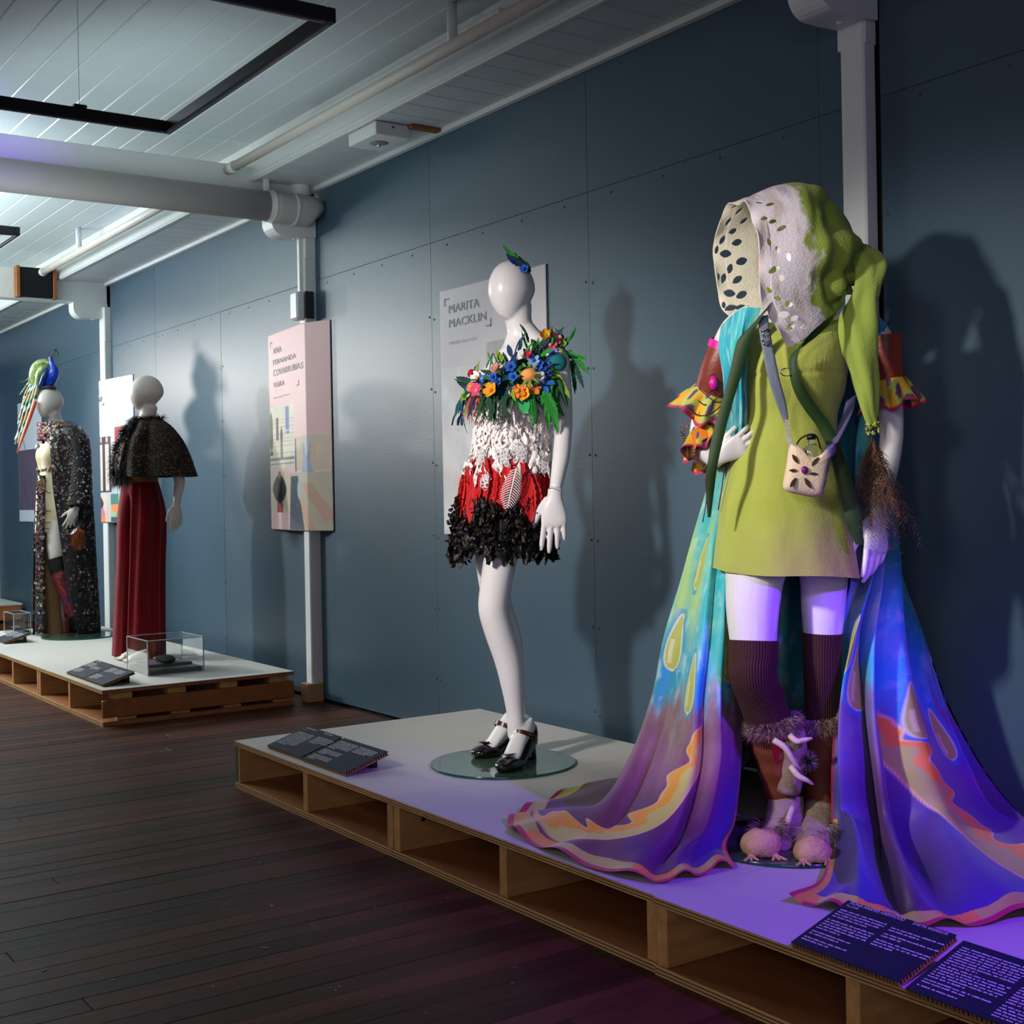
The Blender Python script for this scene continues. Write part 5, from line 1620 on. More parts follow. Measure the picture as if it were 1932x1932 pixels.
tag(mb.build('fur_ball', M_plume, bt), kind='stuff')
fur('instep_fur', bt, (-0.062, -0.040, 0.046), .040, 2200, .030, ((128, 100, 84), (160, 134, 114), (100, 76, 64)))
bt = boot([(0.107, 0.050, 0.295), (0.110, 0.060, 0.232), (0.109, 0.070, 0.156), (0.106, 0.070, 0.088), (0.103, 0.065, 0.054)], [.054, .050, .046, .044, .044], (0.107, 0.050, 0.316), .052,
          [((0.100, 0.060, 0.085), .045), ((0.089, 0.030, 0.046), .050), ((0.064, -0.050, 0.024), (.052,.050)), ((0.044, -0.110, 0.015), (.052,.044)), ((0.030, -0.160, 0.017), (.046,.034))],
          ((0.017, -0.200, 0.029), (.050, .046, .040)), 1)
fur('instep_fur', bt, (0.057, -0.070, 0.043), .040, 2200, .030, ((150, 130, 124), (176, 156, 146), (120, 98, 90)))
disc('glass_base', 'round dark glass disc under the toad boots', vec(*(-2.498, 2.619, 0.186)), .238)

# ------------------------------------------------------------------ felt bag worn across the green dress
bag = thing('shoulder_bag', 'small cream felt bag with leaf cut-outs and a glass bottle, on the green dress', 'bag', B1_, FIG_RZ)
pts2 = [(1492,845), (1510,838), (1520,852), (1532,858), (1548,850), (1562,842), (1575,835), (1578,858), (1566,870), (1561,900), (1553,930), (1538,936), (1510,932), (1484,925), (1478,912), (1484,880), (1490,856)]
bc_ = vec(*(0.021, -0.205, 1.010))
bx, by = 128, 96
mb = MB()
rows = []
front = []
M_bagfelt = mat('bag_felt', (220, 196, 168), .9, attr=True, bump=.5, bscale=200, var=.06, vscale=40)
prof = [(-0.024, -0.205, 1.079), (-0.033, -0.205, 1.022), (-0.042, -0.205, 0.976), (-0.034, -0.205, 0.958), (0.004, -0.205, 0.947), (0.042, -0.205, 0.941), (0.058, -0.205, 0.952), (0.070, -0.205, 0.995), (0.079, -0.205, 1.036), (0.096, -0.205, 1.057), (0.091, -0.205, 1.079), (0.071, -0.205, 1.066), (0.055, -0.205, 1.054), (0.030, -0.205, 1.050), (0.011, -0.205, 1.059), (-0.005, -0.205, 1.076)]
pr = cr(prof + [prof[0]], 6)[:-1]
cen = pr.mean(0)
gr, gc = [], []
for lev, (sc, dy) in enumerate(((0.02, -.030), (.25, -.029), (.5, -.028), (.7, -.026), (.85, -.022), (.95, -.014), (1.0, 0), (.97, .016), (.85, .024), (.5, .026), (.02, .026))):
    row, cc = [], []
    for p in pr:
        q = cen + (p - cen) * sc; q = np.array((q[0], q[1] + dy, q[2]))
        row.append(q)
        vio = min(1, max(0, (q[0] - cen[0] - .022) / .02 + .5 * fbm(q[0] * 40, q[2] * 40, 1)))
        base = np.array(lin((222, 198, 172))); vcol = np.array(lin((92, 74, 150)))
        cc.append(base * (1 - vio) + vcol * vio)
    gr.append(row); gc.append(cc)
mb.grid(gr, closed=True, col=np.array(gc))
mb.build('pouch', M_bagfelt, bag, True)
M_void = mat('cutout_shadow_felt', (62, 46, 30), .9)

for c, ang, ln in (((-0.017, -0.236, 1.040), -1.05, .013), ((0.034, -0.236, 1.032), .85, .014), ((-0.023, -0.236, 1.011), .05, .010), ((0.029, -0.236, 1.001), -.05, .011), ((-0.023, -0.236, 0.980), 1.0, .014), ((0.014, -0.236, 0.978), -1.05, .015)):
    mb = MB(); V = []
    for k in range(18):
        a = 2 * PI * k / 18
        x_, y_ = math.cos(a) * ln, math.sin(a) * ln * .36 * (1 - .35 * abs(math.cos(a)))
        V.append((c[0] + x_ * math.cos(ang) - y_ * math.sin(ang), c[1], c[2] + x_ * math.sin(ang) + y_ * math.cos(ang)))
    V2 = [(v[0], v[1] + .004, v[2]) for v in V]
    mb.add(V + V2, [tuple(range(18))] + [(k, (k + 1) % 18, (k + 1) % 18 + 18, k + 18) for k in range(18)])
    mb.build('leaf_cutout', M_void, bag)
mb = MB(); mb.ball((0.006, -0.237, 1.011), (.0085, .006, .0105), 14); mb.build('amethyst_bead', mat('amethyst', (112, 40, 112), .12), bag, True)
mb = MB(); cb = vec(*(0.032, -0.205, 1.061))
mb.loft([cb + vec(0, 0, -.05), cb + vec(0, 0, -.01), cb + vec(0, 0, .006), cb + vec(0, 0, .016), cb + vec(0, 0, .030)], [.024, .025, .021, .011, .010], 18, sub=4)
bo = mb.build('glass_bottle', mat('bottle_glass', (220, 226, 200), .05, trans=.9, ior=1.45), bag, True)
mb = MB(); mb.loft([cb + vec(0, 0, .028), cb + vec(0, 0, .041)], [.0115, .0125], 16, sub=1); mb.build('bottle_stopper', M_black, bo, True)
mb = MB()
mb.loft([vec(*(-0.007, -0.190, 1.068)), vec(*(0.007, -0.190, 1.092)), vec(*(0.035, -0.190, 1.104)), vec(*(0.051, -0.190, 1.094)), vec(*(0.059, -0.190, 1.064))], [.0022] * 5, 8, sub=5)
mb.build('bottle_loop', mat('brown_wire', (70, 48, 34), .3, .6), bag, True)
# denim strap with clasp, running over the shoulder and back down the right hip
M_denim = mat('grey_denim', (112, 122, 140), .85, var=.2, vscale=60, stretch=(3, 3, .4), bump=.4, bscale=240)
mb = MB()
ribbon(mb, [(-0.075, -0.150, 1.416), (-0.076, -0.165, 1.379), (-0.070, -0.185, 1.317), (-0.058, -0.190, 1.248), (-0.041, -0.180, 1.194), (-0.028, -0.170, 1.153), (-0.025, -0.170, 1.135)], [.026, .027, .028, .028, .025, .017, .008], [(1, -.1, .1)] * 7, 8, 5, .02)
st_ = mb.build('strap', M_denim, bag, True)
md = st_.modifiers.new('thickness', 'SOLIDIFY'); md.thickness = .003
mb = MB()
ribbon(mb, [(0.094, -0.190, 1.077), (0.116, -0.160, 1.109), (0.147, -0.120, 1.157), (0.169, -0.080, 1.204)], [.022, .03, .034, .03], [(.8, -.1, .5)] * 4, 8, 5, .02)
st2 = mb.build('strap', mat('violet_denim', (84, 76, 120), .85, var=.2, vscale=40), bag, True)
md = st2.modifiers.new('thickness', 'SOLIDIFY'); md.thickness = .003
mb = MB()
ribbon(mb, [(-0.025, -0.173, 1.143), (-0.026, -0.190, 1.120), (-0.025, -0.205, 1.095), (-0.021, -0.210, 1.069)], [.008, .010, .012, .014], [(1, -.1, 0)] * 4, 6, 4)
mb.build('strap_end', mat('silvered_leather', (190, 184, 182), .3, .3, var=.4, vscale=60), bag, True)
M_chrome = mat('dull_chrome', (150, 146, 146), .25, .95)
mb = MB()
cl = vec(*(-0.077, -0.185, 1.360))
mb.loft([cl + vec(-.011, -.004, .012), cl + vec(0, -.008, .016), cl + vec(.013, -.004, .012)], [.004] * 3, 8, sub=3)
for zz, r_ in ((.004, .008), (-.010, .010), (-.020, .006)):
    pts = [cl + vec(r_ * math.cos(a), -.006, zz + r_ * .8 * math.sin(a)) for a in np.linspace(0, 2 * PI, 13)]
    mb.loft(pts, [.0022] * 13, 6, sub=1, caps=False)
mb.build('clasp', M_chrome, bag, True)
mb = MB()
pts = [vec(*(-0.027, -0.200, 1.264)) + vec(.016 * math.cos(a), 0, .010 * math.sin(a)) for a in np.linspace(0, 2 * PI, 15)]
mb.loft(pts, [.0016] * 15, 6, sub=1, caps=False)
mb.build('wire_ring', M_chrome, bag, True)


# ------------------------------------------------------------------ mannequin in black capelet and red velvet trousers
m3 = thing('mannequin', 'cream mannequin in a black glitter capelet and wine red velvet trousers', 'mannequin', (-7.957, 2.651, 0.186), FIG_RZ, 'costumed mannequins')
F3 = unit((-.82, -.57, 0)); L3 = vec(.57, -.82, 0)
b = MB()
head_mesh(b, vec(*(0.102, 0.000, 1.628)), .076, .104, .110, unit((-.97, -.25, 0)), chin=.03)
b.loft([(0.114, 0.000, 1.549), (0.106, 0.000, 1.490), (0.096, 0.000, 1.438)], [.055, .05, .07], 16)
b.loft([(0.102, 0.000, 1.448), (0.095, 0.000, 1.399), (0.073, 0.000, 1.308), (0.055, 0.000, 1.177), (0.053, 0.000, 1.095), (0.054, 0.000, 0.948), (0.052, 0.000, 0.833)], [(.08,.05), (.15,.08), (.135,.10), (.10,.08), (.10,.08), (.115,.09), (.11,.09)], 20, lat=L3)
b.loft([(0.165, -0.040, 1.396), (0.210, -0.070, 1.328), (0.262, -0.100, 1.242), (0.311, -0.120, 1.144), (0.328, -0.130, 1.066), (0.316, -0.140, 0.992), (0.310, -0.145, 0.944)], [.045, .042, .039, .036, .033, .026, .023], 16)
for cx, dd in ((242, -.03), (280, .03)):
    b.loft([vec(*(0.053, 0.000, 0.915)) + vec((cx - 266) / 400, dd, 0), vec(*(0.039, 0.000, 0.523)) + vec((cx - 262) / 340, dd, 0), vec(*(0.011, 0.000, 0.049)) + vec((cx - 262) / 330, dd, 0)], [.06, .05, .035], 14)
voxel(b, 'body', M_man_matt, m3, .009, 4)
hm = hand_mesh((0.310, -0.145, 0.941), vec(-.03, -.02, -1), vec(.5, -.85, 0), vec(-.85, -.5, 0), L=.185, curl=(.3, .35, .4, .4), thumb=(.3, .4), spread=.04)
voxel(hm, 'hand', M_man_matt, m3, .004, 3)
for tx, ty, dd in ((226, 1247, 0), (240, 1250, 0)):
    pass
fb = MB()
for c0, k in ((vec(*(-0.024, -0.150, 0.000)), 0), (vec(*(0.050, -0.260, 0.000)), 1)):
    ff = unit((-.9, -.45, 0)); ll = unit((.45, -.9, 0))
    fb.loft([c0 - ff * .10 + vec(0, 0, .045), c0 - ff * .04 + vec(0, 0, .035), c0 + ff * .01 + vec(0, 0, .022)], [(.034,.032), (.04,.026), (.042,.016)], 14, lat=ll)
    for q in range(5):
        o_ = ll * (q - 2) * .017
        fb.loft([c0 + o_ + vec(0, 0, .018), c0 + o_ + ff * (.045 - .006 * abs(q - 1)) + vec(0, 0, .012)], [.010, .008], 8, sub=1)
voxel(fb, 'feet', M_man_matt, m3, .004, 3)
M_velvet = mat('wine_velvet', (112, 2, 14), .8, spec=.15, var=.3, vscale=6, stretch=(2, 2, .5), sheen=.12, bump=.15, bscale=200)
def drape(pts, lw, ld, folds, seed, n=96, sub=14, a0=0.0, a1=2 * PI, lat=L3, fr=F3, depth=.02, closed=True, a0b=None):
    P_ = cr([vec(*p) for p in pts], sub); W = cr([[a_, c_] for a_, c_ in zip(lw, ld)], sub)
    rows = []
    ang = np.linspace(a0, a1, n, endpoint=not closed)
    for i, p in enumerate(P_):
        t = i / (len(P_) - 1); row = []
        if a0b is not None: ang = np.linspace(a0 + (a0b - a0) * t ** 1.6, a1, n)
        for a in ang:
            off = sum(amp * math.sin(fq * a + ph * 3 + seed + 1.2 * t) for fq, amp, ph in folds) * depth * min(1, t * 1.8 + .1)
            n_ = fr * math.cos(a) + lat * math.sin(a)
            row.append(p + fr * math.cos(a) * W[i][1] + lat * math.sin(a) * W[i][0] + n_ * off)
        rows.append(row)
    return rows
rows = drape([(0.050, 0.000, 1.105), (0.052, 0.000, 1.013), (0.053, 0.000, 0.899), (0.047, 0.000, 0.752), (0.040, 0.000, 0.588), (0.030, 0.000, 0.359), (0.017, 0.000, 0.013)], [.113, .134, .150, .152, .150, .156, .168], [.10, .12, .138, .140, .138, .142, .150], ((3, .3, 1), (5, .35, 2), (9, .25, 0), (13, .2, 1)), 1, n=140, sub=12, depth=.024)
for i, r in enumerate(rows):
    t = i / (len(rows) - 1)
    k = min(1, max(0, (t - .16) / .25))
    for j in range(len(r)):
        a = 2 * PI * j / len(r); a = a - 2 * PI if a > PI else a
        for c_, sg in ((.62, 1), (-2.5, 1)):
            da = (a - c_ + PI) % (2 * PI) - PI
            g = k * math.exp(-(da / .10) ** 2) * .060
            r[j] = r[j] - (F3 * math.cos(a) + L3 * math.sin(a)) * g
        r[j] = r[j] + vec(0, 0, -.018 * math.sin(a - .3) * t)
        r[j][2] = max(r[j][2], .006)
mb = MB(); mb.grid(rows, closed=True)
tr = mb.build('velvet_trousers', M_velvet, m3, True)
mb = MB(); mb.loft([(0.050, 0.000, 1.112), (0.050, 0.000, 1.079)], [(.122,.108), (.122,.108)], 40, lat=L3, sub=1); mb.build('belt', mat('tan_leather_belt', (120, 74, 36), .5, var=.2), tr)
mb = MB(); c = vec(*(0.053, -0.100, 1.097)); mb.box(c[0] - .014, c[0] + .014, c[1] - .01, c[1] + .01, c[2] - .016, c[2] + .016, bev=.004); mb.build('buckle', mat('brass_buckle', (190, 160, 100), .3, .9), tr)
mb = MB(); mb.grid(drape([(0.095, 0.000, 1.418), (0.073, 0.000, 1.308), (0.054, 0.000, 1.161), (0.050, 0.000, 1.092)], [.155, .152, .125, .118], [.09, .125, .108, .104], ((3, .2, 1),), 1), closed=True)
mb.build('gold_top', mat('gold_sequins', (170, 118, 34), .28, .8, var=.5, vscale=90, bump=.8, bscale=240), m3, True)
# capelet, open at the front, fur along its edges
M_glit = mat('black_glitter_cloth', (20, 16, 15), .75, attr=True, bump=.6, bscale=300, spec=.25)
rows = drape([(0.109, 0.000, 1.464), (0.124, -0.010, 1.411), (0.138, -0.020, 1.322), (0.155, -0.030, 1.214), (0.168, -0.035, 1.109)], [.085, .165, .20, .235, .265], [.075, .115, .175, .215, .235], ((4, .35, 1), (7, .3, 2), (11, .2, 1)), 3, n=240, sub=30, a0=.30, a1=2 * PI - .55, closed=False, depth=.045)
cols = []
r8 = random.Random(8)
for r in rows:
    cols.append([lin((150, 104, 50)) if r8.random() < .05 else ((lin((96, 70, 40))) if r8.random() < .06 else lin((15, 11, 11))) for _ in r])
mb = MB(); mb.grid(rows, col=np.array(cols))
cpl = mb.build('capelet', M_glit, m3, True)
cpl.modifiers.new('thickness', 'SOLIDIFY').thickness = .006
M_bfur = mat('black_fur', (12, 10, 12), .6)
mb = MB()
def edge_fur(path, count, L_, w, spread=1.0):
    P_ = cr([vec(*p) for p in path], 20)
    for i in range(count):
        p = P_[r8.randrange(len(P_))]
        d = unit(vec(r8.uniform(-1, 1), r8.uniform(-1, 1), r8.uniform(-1, 1)) * spread + vec(-.3, -.2, -.2))
        hair_tuft(mb, p + d * .012, d, L_ * r8.uniform(.5, 1.2), w, 3, vec(0, 0, -.4))
R0 = [r[0] for r in rows]; R1 = [r[-1] for r in rows]
edge_fur(R0[::30] + [R0[-1]], 1400, .05, .0016)
edge_fur(R1[::30] + [R1[-1]], 1700, .06, .0016)
edge_fur([rows[0][k] for k in range(0, 240, 19)], 1500, .055, .0016)
edge_fur([(0.067, -0.060, 1.448), (0.022, -0.120, 1.414), (0.004, -0.160, 1.361), (-0.024, -0.200, 1.276), (-0.035, -0.200, 1.174), (-0.030, -0.200, 1.111)], 1500, .055, .0016)
tag(mb.build('fur_trim', M_bfur, cpl), kind='stuff')
mb = MB(); mb.grid(drape([(0.102, 0.000, 1.438), (0.090, 0.000, 1.324), (0.078, 0.000, 1.216), (0.070, 0.000, 1.111)], [.10, .15, .17, .19], [.085, .145, .175, .19], ((3, .2, 1),), 1, n=30, a0=-.50, a1=.34, closed=False))
mb.build('capelet_lining', mat('tan_lining', (92, 56, 30), .6, var=.2), cpl, True)

# ------------------------------------------------------------------ mannequin in the button coat with slit dress
m4 = thing('mannequin', 'cream mannequin in a dark coat covered with buttons over a cream slit dress', 'mannequin', (-9.755, 2.761, 0.186), FIG_RZ, 'costumed mannequins')
F4 = unit((-.86, -.5, 0)); L4 = vec(.5, -.86, 0)
b = MB()
head_mesh(b, vec(*(-0.105, 0.000, 1.694)), .078, .098, .117, unit((-.8, -.6, 0)), chin=.035)
b.loft([(-0.091, 0.000, 1.627), (-0.075, 0.020, 1.562), (-0.053, 0.030, 1.503)], [.055, .05, .08], 16)
b.loft([(-0.052, 0.030, 1.519), (-0.053, 0.030, 1.456), (-0.064, 0.010, 1.347), (-0.071, 0.000, 1.190), (-0.070, 0.000, 1.034), (-0.069, 0.000, 0.898), (-0.070, 0.000, 0.820)], [(.08,.05), (.16,.085), (.13,.10), (.10,.085), (.12,.10), (.13,.105), (.12,.10)], 20, lat=L4)
b.loft([(-0.045, -0.050, 0.859), (-0.042, -0.100, 0.687), (-0.026, -0.120, 0.533), (0.008, -0.050, 0.335), (0.035, 0.020, 0.134), (0.065, 0.040, -0.005)], [.085, .075, .062, .056, .042, .038], 16)
b.loft([(-0.119, 0.050, 0.859), (-0.122, 0.060, 0.447), (-0.068, 0.060, -0.005)], [.085, .055, .038], 14)
voxel(b, 'body', M_man_matt, m4, .010, 4)
hm = hand_mesh((0.135, -0.190, 0.923), vec(-.35, -.1, -.9), vec(.4, -.9, 0), vec(-.8, -.3, .1), L=.185, curl=(.3, .35, .4, .4), thumb=(.6, .3))
voxel(hm, 'hand', M_man_matt, m4, .005, 3)
M_cream = mat('cream_satin', (226, 206, 168), .45, var=.06, vscale=5)
rows = drape([(-0.075, 0.000, 1.393), (-0.085, 0.000, 1.308), (-0.091, 0.000, 1.199), (-0.090, 0.000, 1.035), (-0.094, 0.000, 0.820), (-0.095, 0.000, 0.750)], [.14, .145, .116, .14, .15, .15], [.115, .130, .106, .125, .132, .132], ((3, .3, 1), (8, .3, 2)), 1, lat=L4, fr=F4)
mb = MB(); mb.grid(rows, closed=True)
dr4 = mb.build('satin_dress', M_cream, m4, True)
mb = MB(); mb.grid(drape([(-0.092, -0.030, 0.782), (-0.108, -0.030, 0.530), (-0.106, -0.030, 0.219), (-0.092, -0.040, -0.064)], [.12, .08, .07, .085], [.125, .10, .09, .10], ((3, .3, 1), (6, .3, 2)), 2, n=40, a0=-1.5, a1=.15, closed=False, lat=L4, fr=F4))
mb.build('skirt_panel', M_cream, dr4, True)
mb = MB(); mb.grid(drape([(-0.125, 0.020, 0.762), (-0.130, 0.020, 0.528), (-0.124, 0.020, 0.215), (-0.110, 0.020, -0.067)], [.09, .07, .06, .07], [.10, .07, .05, .06], ((3, .3, 1),), 2, n=30, lat=L4, fr=F4), closed=True)
mb.build('skirt_back', mat('beige_lining', (150, 116, 78), .6), dr4, True)
r9 = random.Random(19)
mb = MB(); mb2 = MB()
P_ = cr([vec(*(-0.110, 0.000, 1.199)), vec(*(-0.109, 0.000, 1.035)), vec(*(-0.113, 0.000, 0.821)), vec(*(-0.115, 0.000, 0.751))], 1)
def on4(py_t, a, off=.004):
    q = py_t * (len(rows) - 1); r = rows[int(q)]
    j = int((a % (2 * PI)) / (2 * PI) * len(r)) % len(r)
    p = r[j]; n = unit(F4 * math.cos(a) + L4 * math.sin(a)); return p + n * off, n
for i in range(90):
    p, n = on4(r9.uniform(.42, .98), r9.uniform(-1.1, .9))
    c = lin(r9.choice(((20, 100, 50), (30, 50, 150), (170, 30, 30), (170, 110, 40), (70, 30, 30), (30, 120, 120))))
    mb.ball(p, (.006, .006, r9.uniform(.005, .016)), 6, c)
tag(mb.build('sewn_gems', mat('coloured_gems', (200, 60, 60), .15, attr=True), dr4), kind='stuff')
mb = MB()
for t_ in (.60, .72, .80, .90):
    pts = [on4(t_ + (.012 * math.sin(a * 6) if t_ < .65 else 0), a, .003)[0] for a in np.linspace(-1.4, 1.2, 26)]
    mb.loft(pts, [.0026] * 26, 5, sub=1)
tag(mb.build('piping_lines', mat('rust_piping', (140, 64, 30), .5), dr4), kind='stuff')
mb = MB()
for i in range(60):
    p, n = on4(.395 + r9.uniform(-.012, .012), r9.uniform(-1.4, 1.3), .008)
    mb.ball(p, .009, 6, lin(r9.choice(((200, 60, 80), (220, 210, 220), (90, 40, 90), (190, 150, 90), (120, 120, 140)))))
for i in range(30):
    p, n = on4(.03 + r9.uniform(-.02, .05), r9.uniform(-.35, .25), .012)
    mb.ball(p, .009, 6, lin(r9.choice(((200, 30, 50), (230, 226, 230), (190, 186, 190)))))
tag(mb.build('jewelled_belt', bpy.data.materials['coloured_gems'], dr4, True), kind='stuff')
# coat
M_coat = mat('black_coat_cloth', (24, 16, 17), .85)
crow = drape([(-0.048, 0.030, 1.554), (-0.029, 0.030, 1.511), (-0.007, 0.030, 1.440), (-0.002, 0.020, 1.307), (-0.015, 0.020, 1.033), (-0.020, 0.020, 0.760), (-0.019, 0.020, 0.369), (-0.015, 0.020, -0.006)], [.085, .17, .20, .20, .215, .23, .245, .255], [.075, .12, .155, .17, .19, .21, .225, .235], ((4, .4, 1), (7, .3, 2)), 2, n=160, sub=18, a0=.42, a1=2 * PI - .12, closed=False, lat=L4, fr=F4, depth=.022, a0b=1.66)
mb = MB(); mb.grid(crow)
coat = mb.build('button_coat', M_coat, m4, True)
coat.modifiers.new('thickness', 'SOLIDIFY').thickness = .006
BC = [tuple(int(v * .62) for v in c) for c in ((150, 60, 60), (96, 96, 110), (170, 150, 130), (120, 40, 90), (190, 180, 170), (140, 84, 40), (60, 50, 70), (160, 120, 150), (110, 110, 90), (196, 130, 50), (80, 100, 120), (255, 250, 240), (70, 30, 34), (120, 120, 130))]
mb = MB()
ca = np.array(crow)
for i in range(4300):
    r = r9.randrange(2, ca.shape[0] - 2); j = r9.randrange(1, ca.shape[1] - 1)
    p = ca[r, j]
    n = unit(np.cross(ca[r, j + 1] - ca[r, j - 1], ca[r + 1, j] - ca[r - 1, j]))
    if n @ (p - ca[r].mean(0)) < 0: n = -n
    u = unit(np.cross(n, (0, 0, 1))); w = np.cross(n, u)
    s = r9.choice((.007, .009, .011, .013)); c = lin(r9.choice(BC))
    k = 8; o = p + n * .005
    ring = [o + (u * math.cos(2 * PI * q / k) + w * math.sin(2 * PI * q / k)) * s for q in range(k)]
    top = [o + n * .003 + (u * math.cos(2 * PI * q / k) + w * math.sin(2 * PI * q / k)) * s * .8 for q in range(k)]
    if r9.random() < .35:
        inn = [o + n * .001 + (u * math.cos(2 * PI * q / k) + w * math.sin(2 * PI * q / k)) * s * .45 for q in range(k)]
        mb.add(ring + top + inn, [(q, (q + 1) % k, (q + 1) % k + k, q + k) for q in range(k)] + [(q + k, (q + 1) % k + k, (q + 1) % k + 2 * k, q + 2 * k) for q in range(k)] + [tuple(range(2 * k, 3 * k))], [c] * (2 * k) + [lin((20, 14, 16))] * k)
    else:
        mb.add(ring + top, [(q, (q + 1) % k, (q + 1) % k + k, q + k) for q in range(k)] + [tuple(range(k, 2 * k))], c)
tag(mb.build('sewn_buttons', mat('mixed_buttons', (120, 100, 100), .22, attr=True), coat), kind='stuff')
mb = MB()
for i in range(150):
    a = r9.uniform(-.9, 1.6)
    p = vec(*(-0.054, -0.010, 1.494)) + F4 * math.cos(a) * .13 + L4 * math.sin(a) * .13 + vec(0, 0, r9.uniform(-.07, .05))
    mb.ball(p, r9.uniform(.008, .016), 6, lin(r9.choice(((150, 96, 56), (120, 70, 44), (200, 170, 130), (160, 60, 60), (190, 186, 186), (170, 110, 150)))))
tag(mb.build('jewelled_collar', bpy.data.materials['coloured_gems'], coat), kind='stuff')
FP = crgrid([[(-0.167, -0.060, 1.152), (-0.134, -0.100, 1.151), (-0.104, -0.130, 1.150)], [(-0.184, -0.080, 0.920), (-0.142, -0.130, 0.920), (-0.105, -0.160, 0.920)], [(-0.195, -0.100, 0.535), (-0.150, -0.150, 0.537), (-0.109, -0.180, 0.538)], [(-0.202, -0.120, 0.013), (-0.153, -0.170, 0.017), (-0.107, -0.200, 0.020)]], 10, 6)
FP[:, :, 2] = np.maximum(FP[:, :, 2], .012)
mb = MB(); mb.grid(FP); fpn = mb.build('coat_front_panel', M_coat, coat, True); fpn.modifiers.new('thickness', 'SOLIDIFY').thickness = .006
mb = MB()
for i in range(420):
    r, j = r9.randrange(0, FP.shape[0]), r9.randrange(0, FP.shape[1])
    p = FP[r, j] + vec(r9.uniform(-.008, .008), -.010, r9.uniform(-.012, .012)); s = r9.choice((.007, .009, .011, .013))
    if p[2] < .016: continue
    mb.loft([p, p + vec(-.002, -.005, 0)], [s, s * .8], 8, lat=(0, 0, 1), sub=1, col=lin(r9.choice(BC)))
tag(mb.build('sewn_buttons', bpy.data.materials['mixed_buttons'], coat), kind='stuff')
# sleeve over the bent arm
mb = MB(); mb.grid([[vec(*p) + (L4 * math.cos(a) + F4 * math.sin(a)) * r_ for a in np.linspace(0, 2 * PI, 24)] for p, r_ in (((0.122, -0.100, 1.424), .06), ((0.156, -0.140, 1.261), .065), ((0.162, -0.170, 1.087), .07), ((0.151, -0.190, 0.946), .075))])
mb.build('coat_sleeve', M_coat, coat, True)
mb = MB()
for i in range(240):
    t = r9.random(); a = r9.uniform(0, 2 * PI)
    c0 = vec(*(0.122, -0.100, 1.417)) * (1 - t) + vec(*(0.151, -0.190, 0.954)) * t + vec(.02 * math.sin(PI * t), 0, 0)
    n = L4 * math.cos(a) + F4 * math.sin(a); mb.ball(c0 + n * (.066 + .008 * t), r9.choice((.007, .009, .011)), 6, lin(r9.choice(BC)))
tag(mb.build('sewn_buttons', bpy.data.materials['mixed_buttons'], coat), kind='stuff')
# boots
M_patch = mat('embroidered_boot', (160, 50, 50), .6, attr=True)
P_ = cr([vec(*(-0.032, -0.125, 0.564)), vec(*(-0.022, -0.115, 0.463)), vec(*(0.011, -0.060, 0.328)), vec(*(0.034, 0.000, 0.175)), vec(*(0.057, 0.030, 0.054))], 10)
rr_, cc_ = [], []
for i, p in enumerate(P_):
    t = i / (len(P_) - 1); row, cr__ = [], []
    for j in range(32):
        a = 2 * PI * j / 32
        row.append(p + vec(math.cos(a), math.sin(a), .3 * math.cos(a)) * (.070 - .022 * t))
        q = fbm(math.cos(a) * 3, math.sin(a) * 3, t * 6)
        c = (14, 12, 14) if t < .26 or t > .84 else ((170, 40, 56) if q > .12 else ((186, 92, 50) if q > -.05 else ((70, 60, 140) if q > -.2 else (120, 30, 40))))
        cr__.append(lin(c))
    rr_.append(row); cc_.append(cr__)
mb = MB(); mb.grid(rr_, closed=True, col=np.array(cc_))
bt4 = mb.build('boot', M_patch, m4, True)
mb = MB(); mb.loft([(0.061, 0.030, 0.062), (0.064, 0.030, -0.024), (0.061, 0.000, -0.064), (0.039, -0.050, -0.069)], [.05, .048, (.045,.03), (.034,.018)], 14, lat=L4)
for i, v in enumerate(mb.v): mb.v[i] = (v[0], v[1], max(.011, v[2]))
mb.build('boot_foot', M_black, bt4, True)
mb = MB(); mb.loft([(-0.050, 0.050, 0.113), (-0.048, 0.050, -0.004), (-0.050, 0.030, -0.053), (-0.060, -0.010, -0.060)], [.045, .042, (.04,.028), (.03,.016)], 14, lat=L4)
for i, v in enumerate(mb.v): mb.v[i] = (v[0], v[1], max(.011, v[2]))
mb.build('ankle_boot', mat('copper_leather', (120, 66, 36), .35, var=.5, vscale=30), m4, True)
disc('glass_base', 'round green glass disc under the button-coat figure', vec(*(-9.467, 2.754, 0.186)), .26)
# amber bag in the hand
bg4 = thing('amber_bag', 'faceted amber evening bag held against the button coat', 'bag', (-9.755, 2.761, 0.186), FIG_RZ)
mb = MB(); mb.ball((0.170, -0.250, 0.703), (.055, .03, .085), 9)
for i, v in enumerate(mb.v):
    k = .012 * (((i * 37) % 7) / 3.5 - 1); mb.v[i] = (v[0] + k, v[1] - abs(k), v[2] + k)
mb.build('amber_body', mat('amber_resin', (104, 54, 22), .12, trans=.3), bg4)
mb = MB(); mb.loft([(0.149, -0.250, 0.780), (0.139, -0.230, 0.832), (0.152, -0.220, 0.862)], [.004] * 3, 6); mb.build('bag_handle', M_coat, bg4)

